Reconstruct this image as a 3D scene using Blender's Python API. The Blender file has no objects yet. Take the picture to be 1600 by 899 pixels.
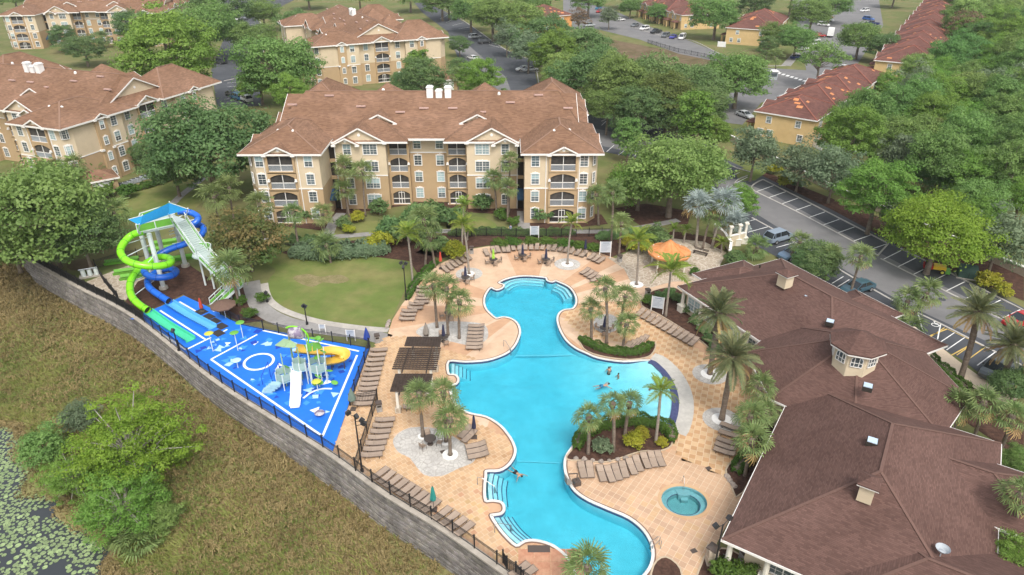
import bpy, math, random
import numpy as np
from mathutils import Vector, Matrix, geometry
random.seed(7)
S = bpy.context.scene
C = S.collection
R = math.radians

# ---------------------------------------------------------------- camera
CAM_H, PITCH, FPX = 45.0, R(28.5), 1080.0
cd = bpy.data.cameras.new('camera'); cam = bpy.data.objects.new('camera', cd); C.objects.link(cam)
cam.location = (0, 0, CAM_H); cam.rotation_euler = (R(90) - PITCH, 0, 0)
cd.sensor_fit = 'HORIZONTAL'; cd.sensor_width = 36.0; cd.lens = 36.0 * FPX / 1600.0
cd.clip_start = 0.5; cd.clip_end = 6000
S.camera = cam
# ---------------------------------------------------------------- sky, sun, exposure (bright overcast)
W = bpy.data.worlds.new('World'); S.world = W; W.use_nodes = True
nt = W.node_tree; bg = nt.nodes['Background']
sky = nt.nodes.new('ShaderNodeTexSky'); sky.sky_type = 'NISHITA'; sky.sun_disc = False
SUN_EL, SUN_AZ = R(54), R(166)          # azimuth clockwise from +Y
sky.sun_elevation = SUN_EL; sky.sun_rotation = SUN_AZ
sky.air_density = 1.6; sky.dust_density = 5.0; sky.ozone_density = 1.0
hs = nt.nodes.new('ShaderNodeHueSaturation'); hs.inputs['Saturation'].default_value = 0.35   # cloud layer greys the sky
nt.links.new(sky.outputs[0], hs.inputs['Color']); nt.links.new(hs.outputs[0], bg.inputs[0]); bg.inputs[1].default_value = 0.15
sd = bpy.data.lights.new('sun', 'SUN'); sun = bpy.data.objects.new('sun', sd); C.objects.link(sun)
sd.energy = 1.2; sd.angle = R(17); sd.color = (1.0, 0.95, 0.88)
_d = Vector((math.sin(SUN_AZ) * math.cos(SUN_EL), math.cos(SUN_AZ) * math.cos(SUN_EL), math.sin(SUN_EL)))
sun.rotation_euler = (-_d).to_track_quat('-Z', 'Y').to_euler(); sun.location = (0, 0, 120)
S.view_settings.view_transform = 'Standard'; S.view_settings.look = 'None'
S.view_settings.exposure = 0.60; S.view_settings.gamma = 1.0
S.cycles.max_bounces = 6; S.cycles.diffuse_bounces = 3; S.cycles.glossy_bounces = 2
S.cycles.transparent_max_bounces = 8; S.cycles.transmission_bounces = 3; S.cycles.volume_bounces = 0

# ---------------------------------------------------------------- survey: photo pixel (1600 wide) -> place on the plane z
_c, _s = math.cos(PITCH), math.sin(PITCH)
def P(u, v, z=0.0):
    a = (u - 800) / FPX; b = (v - 449.5) / FPX
    t = (z - CAM_H) / (-_s - b * _c)
    return Vector((a * t, (_c - b * _s) * t, z))
def PX(pts, z=0.0): return [P(u, v, z).xy for u, v in pts]
def scale_at(p): return FPX / (p[1] * _c + (CAM_H - p[2]) * _s)
def rise(bu, bv, cu, cv, z0=0.0):
    """foot at pixel (bu,bv), top at pixel (cu,cv): returns foot and top point above the same depth"""
    f = P(bu, bv, z0); b = (cv - 449.5) / FPX
    dz = -f.y * (_s + b * _c) / (_c - b * _s)
    z = CAM_H + dz; d = f.y * _c - dz * _s
    return f, Vector(((cu - 800) / FPX * d, f.y, z))

# ---------------------------------------------------------------- mesh builder
def spline(pts, n=6, closed=False):
    pts = [Vector(p) for p in pts]; out = []; N = len(pts)
    for i in range(N if closed else N - 1):
        if closed: p0, p1, p2, p3 = pts[i - 1], pts[i], pts[(i + 1) % N], pts[(i + 2) % N]
        else: p0, p1, p2, p3 = pts[max(i - 1, 0)], pts[i], pts[i + 1], pts[min(i + 2, N - 1)]
        for k in range(n):
            t = k / n
            out.append(0.5 * ((2 * p1) + (p2 - p0) * t + (2 * p0 - 5 * p1 + 4 * p2 - p3) * t * t + (3 * p1 - p0 - 3 * p2 + p3) * t ** 3))
    if not closed: out.append(pts[-1])
    return out
def area(poly): return 0.5 * sum(poly[i - 1][0] * poly[i][1] - poly[i][0] * poly[i - 1][1] for i in range(len(poly)))
def ccw(poly): return poly if area(poly) > 0 else poly[::-1]
def inside(p, poly):
    x, y = p[0], p[1]; r = False; j = len(poly) - 1
    for i in range(len(poly)):
        xi, yi = poly[i][0], poly[i][1]; xj, yj = poly[j][0], poly[j][1]
        if (yi > y) != (yj > y) and x < (xj - xi) * (y - yi) / (yj - yi) + xi: r = not r
        j = i
    return r
def inset(poly, d):
    """offset a closed ccw outline inwards by d"""
    n = len(poly); out = []
    for i in range(n):
        a, b, c = Vector(poly[i - 1][:2]), Vector(poly[i][:2]), Vector(poly[(i + 1) % n][:2])
        t = (c - a); t = t.normalized() if t.length > 1e-6 else Vector((1, 0))
        out.append(b + Vector((-t.y, t.x)) * d)
    return out
class MB:
    def __init__(s): s.v = []; s.f = []; s.m = []; s.c = []; s.mi = 0; s.col = (1, 1, 1); s.T = None
    def add(s, vs, fs):
        o = len(s.v)
        s.v += [tuple(s.T @ Vector(v)) for v in vs] if s.T is not None else [tuple(v) for v in vs]
        s.f += [tuple(i + o for i in f) for f in fs]; s.m += [s.mi] * len(fs); s.c += [s.col] * len(fs); return s
    def box(s, c, d, rz=0.0, rx=0.0, ry=0.0):
        x, y, z = d[0] / 2, d[1] / 2, d[2] / 2
        vs = [Vector(q) for q in ((-x, -y, -z), (x, -y, -z), (x, y, -z), (-x, y, -z), (-x, -y, z), (x, -y, z), (x, y, z), (-x, y, z))]
        if rz or rx or ry:
            M = Matrix.Rotation(rz, 3, 'Z') @ Matrix.Rotation(ry, 3, 'Y') @ Matrix.Rotation(rx, 3, 'X'); vs = [M @ q for q in vs]
        c = Vector(c)
        return s.add([c + q for q in vs], [(3, 2, 1, 0), (4, 5, 6, 7), (0, 1, 5, 4), (1, 2, 6, 5), (2, 3, 7, 6), (3, 0, 4, 7)])
    def bx(s, x0, x1, y0, y1, z0, z1): return s.box(((x0 + x1) / 2, (y0 + y1) / 2, (z0 + z1) / 2), (x1 - x0, y1 - y0, z1 - z0))
    def prism(s, poly, z0, z1, top=True, bottom=True):
        poly = ccw([(p[0], p[1]) for p in poly]); n = len(poly)
        vs = [(x, y, z0) for x, y in poly] + [(x, y, z1) for x, y in poly]
        fs = [(i, (i + 1) % n, n + (i + 1) % n, n + i) for i in range(n)]
        if top: fs.append(tuple(range(n, 2 * n)))
        if bottom: fs.append(tuple(range(n - 1, -1, -1)))
        return s.add(vs, fs)
    def sheet(s, poly, z): 
        poly = ccw([(p[0], p[1]) for p in poly]); return s.add([(x, y, z) for x, y in poly], [tuple(range(len(poly)))])
    def sheet_holes(s, outer, holes, z):
        loops = [[Vector((p[0], p[1], 0)) for p in ccw(list(outer))]] + [[Vector((p[0], p[1], 0)) for p in ccw(list(h))[::-1]] for h in holes]
        flat = [p for l in loops for p in l]; tris = geometry.tessellate_polygon(loops); fs = []
        for t in tris:
            a, b, c = flat[t[0]], flat[t[1]], flat[t[2]]
            fs.append(tuple(t) if (b - a).cross(c - a).z > 0 else tuple(t[::-1]))
        return s.add([(p.x, p.y, z) for p in flat], fs)
    def band(s, poly, w0, w1, z0, z1):
        """closed ring following a ccw outline, from inset w0 to inset w1, top at z1"""
        poly = ccw([Vector(p[:2]) for p in poly]); a = inset(poly, w0); b = inset(poly, w1); n = len(poly)
        vs = [(p.x, p.y, z) for z in (z0, z1) for q in (a, b) for p in q]
        fs = []
        for i in range(n):
            j = (i + 1) % n
            fs += [(2 * n + i, 2 * n + j, 3 * n + j, 3 * n + i), (i, j, 2 * n + j, 2 * n + i), (n + j, n + i, 3 * n + i, 3 * n + j)]
        return s.add(vs, fs)
    def strip(s, path, w, z0, z1):
        """a flat band of width w along an open path, with sides"""
        path = [Vector(p[:2]) for p in path]; n = len(path); L = []; Rr = []
        for i in range(n):
            t = (path[min(i + 1, n - 1)] - path[max(i - 1, 0)]).normalized(); nn = Vector((-t.y, t.x)) * w / 2
            L.append(path[i] + nn); Rr.append(path[i] - nn)
        return s.prism(Rr + L[::-1], z0, z1, bottom=False)
    def tube(s, pts, r, n=8, cap=True):
        pts = [Vector(p) for p in pts]; m = len(pts); rs = r if isinstance(r, (list, tuple)) else [r] * m; vs = []; up = Vector((0, 0, 1)); pu = None
        for i in range(m):
            t = (pts[min(i + 1, m - 1)] - pts[max(i - 1, 0)]).normalized()
            if pu is None: pu = up.cross(t) if abs(t.z) < 0.95 else Vector((1, 0, 0))
            u = (pu - t * pu.dot(t)).normalized(); pu = u; w = t.cross(u)
            vs += [pts[i] + (u * math.cos(2 * math.pi * k / n) + w * math.sin(2 * math.pi * k / n)) * rs[i] for k in range(n)]
        fs = [(i * n + k, i * n + (k + 1) % n, (i + 1) * n + (k + 1) % n, (i + 1) * n + k) for i in range(m - 1) for k in range(n)]
        if cap: fs += [tuple(range(n - 1, -1, -1)), tuple(range((m - 1) * n, m * n))]
        return s.add(vs, fs)
    def cyl(s, c, r, h, n=12, r2=None):
        c = Vector(c); return s.tube([c, c + Vector((0, 0, h))], [r, r if r2 is None else r2], n)
    def lathe(s, prof, n=16, c=(0, 0, 0)):
        m = len(prof); vs = [(c[0] + r * math.cos(2 * math.pi * k / n), c[1] + r * math.sin(2 * math.pi * k / n), c[2] + z) for r, z in prof for k in range(n)]
        fs = [(i * n + k, i * n + (k + 1) % n, (i + 1) * n + (k + 1) % n, (i + 1) * n + k) for i in range(m - 1) for k in range(n)]
        return s.add(vs, fs)
    def bar(s, a, b, w, h=None):
        a, b = Vector(a), Vector(b); h = h or w; t = (b - a).normalized()
        u = Vector((0, 0, 1)).cross(t); u = u.normalized() if u.length > 1e-3 else Vector((1, 0, 0)); q = t.cross(u)
        o = [(-u * w - q * h) / 2, (u * w - q * h) / 2, (u * w + q * h) / 2, (-u * w + q * h) / 2]
        return s.add([a + k for k in o] + [b + k for k in o], [(3, 2, 1, 0), (4, 5, 6, 7), (0, 1, 5, 4), (1, 2, 6, 5), (2, 3, 7, 6), (3, 0, 4, 7)])
    def mesh(s, name, mats, smooth=False):
        me = bpy.data.meshes.new(name); me.from_pydata(s.v, [], s.f)
        for m in (mats if isinstance(mats, (list, tuple)) else [mats]): me.materials.append(m)
        if any(s.m): me.polygons.foreach_set('material_index', s.m)
        if any(c != (1, 1, 1) for c in s.c) or any(m.get('tint') for m in me.materials if m):
            a = me.attributes.new('tint', 'FLOAT_COLOR', 'FACE'); a.data.foreach_set('color', [k for c in s.c for k in (c[0], c[1], c[2], 1.0)])
        if smooth: me.polygons.foreach_set('use_smooth', [True] * len(s.f))
        me.update(); return me
    def build(s, name, mats, parent=None, smooth=False, loc=None, rz=0.0):
        return obj(name, s.mesh(name, mats, smooth), parent, loc, rz)
def islands(mb):
    """split a builder into one builder for each connected piece"""
    p = list(range(len(mb.v)))
    def f(i):
        while p[i] != i: p[i] = p[p[i]]; i = p[i]
        return i
    for fc in mb.f:
        for k in fc[1:]: p[f(k)] = f(fc[0])
    out = {}
    for fc, m, c in zip(mb.f, mb.m, mb.c):
        q = out.setdefault(f(fc[0]), (MB(), {})); ids = []
        for k in fc:
            if k not in q[1]: q[1][k] = len(q[0].v); q[0].v.append(mb.v[k])
            ids.append(q[1][k])
        q[0].f.append(tuple(ids)); q[0].m.append(m); q[0].c.append(c)
    return [q[0] for q in out.values()]
def obj(name, me, parent=None, loc=None, rz=0.0):
    o = bpy.data.objects.new(name, me); C.objects.link(o)
    if parent is not None: o.parent = parent
    if loc is not None: o.location = loc
    if rz: o.rotation_euler = (0, 0, rz)
    return o
def tag(o, label=None, cat=None, group=None, kind=None):
    if label: o['label'] = label
    if cat: o['category'] = cat
    if group: o['group'] = group
    if kind: o['kind'] = kind
    return o
def thing(name, label, cat, loc=(0, 0, 0), rz=0.0, group=None):
    o = bpy.data.objects.new(name, None); C.objects.link(o); o.empty_display_size = 0.2
    o.location = loc; o.rotation_euler = (0, 0, rz); return tag(o, label, cat, group)
KIDS = {}
def kids(o):
    return [c for c in bpy.data.objects if c.parent is o]
def tree_of(o):
    """remember a thing's parts and sub-parts so that it can be copied quickly"""
    ch = list(o.children); return (o, [(c, list(c.children)) for c in ch])
def dup(tr, loc, rz=0.0, label=None, scale=None, group=None, swap=None):
    o, parts = tr; r = o.copy(); C.objects.link(r); r.location = loc; r.rotation_euler = (0, 0, rz)
    if scale is not None: r.scale = scale if isinstance(scale, (tuple, list)) else (scale,) * 3
    if label: r['label'] = label
    if group: r['group'] = group
    for c, sub in parts:
        k = c.copy(); C.objects.link(k); k.parent = r; reskin(k, swap)
        for g in sub:
            d = g.copy(); C.objects.link(d); d.parent = k; reskin(d, swap)
    return r
def reskin(o, swap):
    if swap and o.type == 'MESH' and o.material_slots:
        for sl in o.material_slots:
            m = swap.get(sl.material.name)
            if m is not None: sl.link = 'OBJECT'; sl.material = m
ORD = ['', 'first', 'second', 'third', 'fourth', 'fifth', 'sixth', 'seventh', 'eighth', 'ninth', 'tenth', 'eleventh', 'twelfth', 'thirteenth', 'fourteenth', 'fifteenth', 'sixteenth', 'seventeenth', 'eighteenth', 'nineteenth', 'twentieth']

# ---------------------------------------------------------------- materials
def _n(nt, t, **kw):
    n = nt.nodes.new(t)
    for k, v in kw.items(): setattr(n, k, v)
    return n
def mat(name, col, rough=0.7, col2=None, scale=2.0, var=0.1, bump=0.0, bscale=None, metal=0.0, spec=0.4, world=False, tint=False, orand=0.0, detail=5.0, stretch=None, edge=(0.4, 0.65), coat=0.0):
    m = bpy.data.materials.new(name); m.use_nodes = True; t = m.node_tree; b = t.nodes['Principled BSDF']; L = t.links.new
    if tint: m['tint'] = 1
    b.inputs['Roughness'].default_value = rough; b.inputs['Metallic'].default_value = metal; b.inputs['Specular IOR Level'].default_value = spec
    if coat: b.inputs['Coat Weight'].default_value = coat; b.inputs['Coat Roughness'].default_value = 0.06
    if world: co = _n(t, 'ShaderNodeNewGeometry').outputs['Position']
    else: co = _n(t, 'ShaderNodeTexCoord').outputs['Object']
    if stretch:
        mp = _n(t, 'ShaderNodeMapping'); mp.inputs['Scale'].default_value = stretch; L(co, mp.inputs['Vector']); co = mp.outputs[0]
    nz = _n(t, 'ShaderNodeTexNoise'); nz.inputs['Scale'].default_value = scale; nz.inputs['Detail'].default_value = detail; nz.inputs['Roughness'].default_value = 0.6
    L(co, nz.inputs['Vector'])
    rgb = _n(t, 'ShaderNodeRGB'); rgb.outputs[0].default_value = (*col, 1); out = rgb.outputs[0]
    if col2:
        mr = _n(t, 'ShaderNodeMapRange'); mr.inputs['From Min'].default_value = edge[0]; mr.inputs['From Max'].default_value = edge[1]; L(nz.outputs['Fac'], mr.inputs['Value'])
        mx = _n(t, 'ShaderNodeMix', data_type='RGBA'); L(mr.outputs[0], mx.inputs['Factor']); L(out, mx.inputs['A']); mx.inputs['B'].default_value = (*col2, 1); out = mx.outputs['Result']
    if tint:
        at = _n(t, 'ShaderNodeAttribute', attribute_name='tint'); mx = _n(t, 'ShaderNodeMix', data_type='RGBA', blend_type='MULTIPLY'); mx.inputs['Factor'].default_value = 1
        L(out, mx.inputs['A']); L(at.outputs['Color'], mx.inputs['B']); out = mx.outputs['Result']
    if var or orand:
        n2 = _n(t, 'ShaderNodeTexNoise'); n2.inputs['Scale'].default_value = scale * 4.3; n2.inputs['Detail'].default_value = 4; L(co, n2.inputs['Vector'])
        m1 = _n(t, 'ShaderNodeMath', operation='MULTIPLY_ADD'); L(n2.outputs['Fac'], m1.inputs[0]); m1.inputs[1].default_value = var * 4; m1.inputs[2].default_value = 1 - var * 2
        v = m1.outputs[0]
        if orand:
            oi = _n(t, 'ShaderNodeObjectInfo'); m2 = _n(t, 'ShaderNodeMath', operation='MULTIPLY_ADD'); L(oi.outputs['Random'], m2.inputs[0]); m2.inputs[1].default_value = orand * 2; m2.inputs[2].default_value = 1 - orand
            m3 = _n(t, 'ShaderNodeMath', operation='MULTIPLY'); L(v, m3.inputs[0]); L(m2.outputs[0], m3.inputs[1]); v = m3.outputs[0]
        h = _n(t, 'ShaderNodeHueSaturation'); L(out, h.inputs['Color']); L(v, h.inputs['Value']); out = h.outputs[0]
    L(out, b.inputs['Base Color'])
    if bump:
        nb = _n(t, 'ShaderNodeTexNoise'); nb.inputs['Scale'].default_value = bscale or scale * 8; nb.inputs['Detail'].default_value = 4; L(co, nb.inputs['Vector'])
        bp = _n(t, 'ShaderNodeBump'); bp.inputs['Strength'].default_value = bump; bp.inputs['Distance'].default_value = 0.05; L(nb.outputs['Fac'], bp.inputs['Height']); L(bp.outputs[0], b.inputs['Normal'])
    return m
def leafmat(name, col, col2, trans=0.46, orand=0.12):
    m = bpy.data.materials.new(name); m.use_nodes = True; t = m.node_tree; b = t.nodes['Principled BSDF']; L = t.links.new; out = t.nodes['Material Output']
    at = _n(t, 'ShaderNodeAttribute', attribute_name='tint'); sp = _n(t, 'ShaderNodeSeparateColor'); L(at.outputs['Color'], sp.inputs[0])
    oi = _n(t, 'ShaderNodeObjectInfo')
    mx = _n(t, 'ShaderNodeMix', data_type='RGBA'); L(sp.outputs[0], mx.inputs['Factor']); mx.inputs['A'].default_value = (*col, 1); mx.inputs['B'].default_value = (*col2, 1)
    m2 = _n(t, 'ShaderNodeMath', operation='MULTIPLY_ADD'); L(oi.outputs['Random'], m2.inputs[0]); m2.inputs[1].default_value = orand * 2; m2.inputs[2].default_value = 1 - orand
    h = _n(t, 'ShaderNodeHueSaturation'); L(mx.outputs['Result'], h.inputs['Color']); L(m2.outputs[0], h.inputs['Value'])
    m3 = _n(t, 'ShaderNodeMath', operation='MULTIPLY_ADD'); m4 = _n(t, 'ShaderNodeMath', operation='FRACT'); m5 = _n(t, 'ShaderNodeMath', operation='MULTIPLY'); L(oi.outputs['Random'], m5.inputs[0]); m5.inputs[1].default_value = 17.3; L(m5.outputs[0], m4.inputs[0]); L(m4.outputs[0], m3.inputs[0]); m3.inputs[1].default_value = orand * .28; m3.inputs[2].default_value = .5 - orand * .14; L(m3.outputs[0], h.inputs['Hue'])
    L(h.outputs[0], b.inputs['Base Color']); b.inputs['Roughness'].default_value = 0.55; b.inputs['Specular IOR Level'].default_value = 0.3
    tr = _n(t, 'ShaderNodeBsdfTranslucent'); L(h.outputs[0], tr.inputs[0]); ms = _n(t, 'ShaderNodeMixShader'); ms.inputs[0].default_value = trans
    L(b.outputs[0], ms.inputs[1]); L(tr.outputs[0], ms.inputs[2]); L(ms.outputs[0], out.inputs[0]); return m
def glassmat(name, col, rough=0.08, orand=0.3):
    return mat(name, col, rough=rough, var=0.0, orand=orand, spec=0.8)
M = {}
# ================================================================ SETTING: ground, terrain, pond
M['grass'] = mat('grass', (0.12, 0.145, 0.05), 0.95, (0.18, 0.16, 0.075), 0.10, 0.16, 0.5, 6.0, world=True, spec=0.1, edge=(0.42, 0.66))
M['lawn'] = mat('lawn', (0.125, 0.165, 0.045), 0.95, (0.225, 0.195, 0.085), 0.13, 0.13, 0.4, 8.0, world=True, spec=0.1, edge=(0.45, 0.75))
M['mulch'] = mat('mulch', (0.06, 0.034, 0.026), 0.95, (0.10, 0.055, 0.04), 1.5, 0.25, 0.8, 12.0, world=True, spec=0.1)
M['dirt'] = mat('dirt', (0.16, 0.115, 0.075), 0.95, (0.10, 0.085, 0.04), 0.12, 0.22, 0.7, 3.0, world=True, spec=0.1)
M['asphalt'] = mat('asphalt', (0.05, 0.054, 0.063), 0.85, (0.075, 0.08, 0.09), 0.09, 0.12, 0.3, 12.0, world=True, edge=(0.35, 0.7))
M['lane'] = mat('lane_asphalt', (0.185, 0.18, 0.18), 0.85, (0.13, 0.13, 0.135), 0.11, 0.10, 0.3, 12.0, world=True, edge=(0.3, 0.75))
M['concrete'] = mat('concrete', (0.42, 0.39, 0.35), 0.85, (0.33, 0.31, 0.28), 0.5, 0.1, 0.2, 9.0, world=True)
M['sidewalk'] = mat('sidewalk', (0.27, 0.26, 0.25), 0.85, (0.22, 0.21, 0.2), 0.5, 0.1, 0.2, 9.0, world=True)
M['kerb'] = mat('kerb', (0.42, 0.40, 0.375), 0.8, (0.35, 0.33, 0.30), 0.6, 0.08, 0.1, 9.0, world=True)
M['paint_white'] = mat('paint_white', (0.78, 0.78, 0.76), 0.6, (0.6, 0.6, 0.6), 1.2, 0.06, world=True)
M['paint_yellow'] = mat('paint_yellow', (0.62, 0.42, 0.10), 0.6, (0.5, 0.36, 0.12), 1.2, 0.06, world=True)

WALLPX = [(30, 398), (120, 447), (210, 495), (330, 590), (430, 655), (520, 712), (600, 770), (690, 825), (790, 895)]
WL = [p.to_3d().xy for p in PX(WALLPX)]
WL.append(WL[-1] + (WL[-1] - WL[-2]).normalized() * 14)
WALL = [p.xy for p in spline([p.to_3d() for p in WL], 8)]
WS = [0.0]
for a, b in zip(WALL, WALL[1:]): WS.append(WS[-1] + (b - a).length)
WLEN = WS[-1]
LEFTDIR = Vector((-0.97, 0.24)).normalized()
def wall_at(s):
    if s < 0: return WALL[0] + LEFTDIR * (-s), None
    if s >= WLEN: return WALL[-1] + (WALL[-1] - WALL[-2]).normalized() * (s - WLEN), None
    for i in range(len(WS) - 1):
        if WS[i + 1] >= s:
            t = (s - WS[i]) / (WS[i + 1] - WS[i]); return WALL[i].lerp(WALL[i + 1], t), None
def wall_nrm(s):
    a = wall_at(s - 1.5)[0]; b = wall_at(s + 1.5)[0]; t = (b - a).normalized(); return Vector((t.y, -t.x))   # towards the marsh
def sm(t): t = min(max(t, 0.0), 1.0); return t * t * (3 - 2 * t)
def zbase(s): return -3.9 * sm((s + 4) / 9.0) - .5 * sm((s - 55) / 20)
POND_Z = -6.4
def pond_d(s): return 17.2 + 0.7 * math.sin(s * 0.31) + 0.5 * math.sin(s * 0.83 + 1) + 24 * sm((22 - s) / 30)
def terr_z(s, d):
    zb = zbase(s); z = zb + (-4.7 - zb) * sm(d / 11.0)
    pd = pond_d(s); z += -1.6 * sm((d - 6) / (pd - 6)) if d > 6 else 0
    if d > pd: z -= min(1.6, (d - pd) * 0.25)
    return z + (0.10 * math.sin(s * 0.9 + d * 0.5) * math.sin(d * 0.8 - s * 0.3) + 0.06 * math.sin(s * 2.1) * math.sin(d * 1.9)) * sm(d / 3)
def terr_p(s, d):
    p = wall_at(s)[0] + wall_nrm(s) * d; return Vector((p.x, p.y, terr_z(s, d)))
# main ground: one sheet to the horizon, cut along the retaining wall
far = [wall_at(WLEN + 30)[0], Vector((60, -60)), Vector((3000, -60)), Vector((3000, 4000)), Vector((-3000, 4000)), Vector((-3000, WALL[0].y + 700))]
GROUND_EDGE = [p for p in WALL] + far
# marsh slope below the wall
M['marsh'] = mat('marsh_soil', (0.21, 0.16, 0.08), 0.95, (0.17, 0.18, 0.07), 0.10, 0.25, 0.8, 4.0, world=True, spec=0.1, edge=(0.45, 0.62))
mb = MB(); ss = [-150 + i * 1.1 for i in range(int((WLEN + 190) / 1.1))]; ds = [-0.3 + 1.1 * j for j in range(70)]
mb.v = [tuple(terr_p(s, d)) for s in ss for d in ds]; nd = len(ds)
mb.f = [(i * nd + j, i * nd + j + 1, (i + 1) * nd + j + 1, (i + 1) * nd + j) for i in range(len(ss) - 1) for j in range(nd - 1)]
mb.m = [0] * len(mb.f); mb.c = [(1, 1, 1)] * len(mb.f)
tag(mb.build('marsh_terrain', M['marsh'], smooth=True), kind='structure')
# pond
wm = bpy.data.materials.new('pond_water'); wm.use_nodes = True; b = wm.node_tree.nodes['Principled BSDF']
b.inputs['Base Color'].default_value = (0.035, 0.04, 0.045, 1); b.inputs['Roughness'].default_value = 0.07; b.inputs['Specular IOR Level'].default_value = 0.6
_nz = _n(wm.node_tree, 'ShaderNodeTexNoise'); _nz.inputs['Scale'].default_value = 3; _bp = _n(wm.node_tree, 'ShaderNodeBump'); _bp.inputs['Strength'].default_value = 0.06
wm.node_tree.links.new(_nz.outputs['Fac'], _bp.inputs['Height']); wm.node_tree.links.new(_bp.outputs[0], b.inputs['Normal'])
mb = MB(); mb.sheet([(-260, -20), (-5, -20), (-20, 36), (-36, 54), (-70, 80), (-260, 130)], POND_Z)
tag(mb.build('pond_water', wm), kind='structure')

# ---------------------------------------------------------------- retaining wall: courses of split-face blocks
M['block'] = mat('wall_block', (0.29, 0.275, 0.26), 0.95, (0.19, 0.18, 0.17), 0.35, 0.2, 0.8, 7.0, world=True, tint=True, spec=0.15)
M['cap'] = mat('wall_cap', (0.40, 0.36, 0.31), 0.9, (0.30, 0.27, 0.23), 0.6, 0.12, 0.3, 8.0, world=True)
rw = thing('retaining_wall', 'long grey block retaining wall below the splash pad and pool deck', 'wall', (0, 0, 0))
mb = MB(); rs = random.Random(3); CH = 0.30; nc = 17
for k in range(nc):
    z0 = -0.06 - (k + 1) * CH; off = 0.012 * k + 0.02; s = (k % 2) * 0.23
    while s < WLEN:
        w = 0.46; s1 = min(s + w, WLEN)
        if zbase(s) - 0.4 < z0 + CH:
            a = wall_at(s + 0.008)[0]; b_ = wall_at(s1 - 0.008)[0]; n = wall_nrm((s + s1) / 2); o = off + rs.uniform(0, 0.04) + .03 * ((k * 7) % 3)
            v = rs.uniform(0.72, 1.12) * (.85 + .25 * ((k * 37) % 10) / 10); mb.col = (v, v * rs.uniform(0.95, 1.0), v * rs.uniform(0.9, 1.0))
            p = [a + n * o, b_ + n * o, b_ - n * 0.25, a - n * 0.25]
            mb.add([(q.x, q.y, z0 + 0.03) for q in p] + [(q.x, q.y, z0 + CH - 0.03) for q in p], [(0, 1, 5, 4), (4, 5, 6, 7), (1, 2, 6, 5), (3, 0, 4, 7), (1, 0, 3, 2)])
        s = s1
o = mb.build('block_courses', M['block'], rw); o['kind'] = 'stuff'
mb = MB(); mb.strip([wall_at(-0.3 + i * 1.0)[0] for i in range(int(WLEN) + 1)], 0.62, -0.06, 0.10); mb.build('coping', M['cap'], rw)
mb = MB(); mb.strip([wall_at(i * 1.0)[0] - wall_nrm(i * 1.0) * 0.1 for i in range(int(WLEN) + 1)], 0.3, -5.2, -0.08); mb.build('backing', mat('wall_backing', (.05, .045, .04), .95), rw)

# ---------------------------------------------------------------- pool outline (outer edge of its coping)
POOLPX = [(755, 473), (757, 461), (766, 449), (776, 452.5), (784, 449.5), (785.5, 445.5), (778, 442), (790, 435.5), (811, 431), (832, 431), (853, 433.5), (856, 438), (862, 440), (868, 438), (872, 439.5), (890, 448), (900, 461), (902, 473.5), (896, 483), (883, 485), (875, 490.5), (872.5, 501), (877, 516),
          (886, 531), (900, 543), (917, 551), (936, 558.5), (974, 564), (1016, 562), (1034, 573), (1047, 588), (1056, 605), (1061, 625), (1059, 650), (1049, 673),
          (1035, 664), (1012, 660), (980, 658), (940, 664), (912, 680), (896, 700), (886, 716), (885, 733), (890, 750), (900, 766), (920, 780), (952, 794), (984, 808), (1008, 828), (1021, 852), (1022, 876), (1012, 897), (985, 920), (940, 930), (905, 915),
          (890, 882), (878, 866), (859, 853), (837, 847), (821, 848), (806, 855), (786, 837), (773, 820), (765, 805.5), (772, 803), (782, 801), (785.5, 795), (782, 787), (770, 784.5), (757, 784), (755, 764), (757, 744), (759, 735), (779, 734), (792, 726.5), (800, 716), (803, 706), (801.5, 697), (795, 684), (780, 666), (759, 653), (736, 648), (717, 640), (706, 625), (702, 610), (704, 602), (712, 599), (714.5, 593), (710, 587), (699, 584.5), (700, 564), (727, 564.5), (753, 563), (772, 559), (791, 551), (802, 541), (808, 530), (811, 518), (807, 506), (797, 498.5), (785, 496.5), (775, 498.5), (765, 491), (758, 483)]
POOL = ccw([p.xy for p in spline([p.to_3d() for p in PX(POOLPX)], 3, True)])
_i0 = min(range(len(POOL)), key=lambda i: (POOL[i] - P(1016, 562).xy).length); _i1 = min(range(len(POOL)), key=lambda i: (POOL[i] - P(1049, 673).xy).length)
_i2 = min(range(len(POOL)), key=lambda i: (POOL[i] - P(1059, 640).xy).length)
def seg(a, b, through):
    n = len(POOL); r = []; i = a
    while i != b: r.append(i); i = (i + 1) % n
    r.append(b)
    return r if through in r else seg(b, a, through)
BEACH = set(seg(_i0, _i1, _i2))
BEACHPTS = [POOL[i] for i in BEACH]
SPA_C = P(1069, 783).xy; SPA_R = (1.98, 1.75)
SPA = [SPA_C + Vector((math.cos(t) * 2.05, math.sin(t) * 1.85)) for t in [2 * math.pi * k / 40 for k in range(40)]]

tag(MB().sheet_holes(GROUND_EDGE, [inset(POOL, -0.15), [SPA_C + (p - SPA_C) * 1.1 for p in SPA]], -0.06).build('ground', M['grass']), kind='structure')
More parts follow.
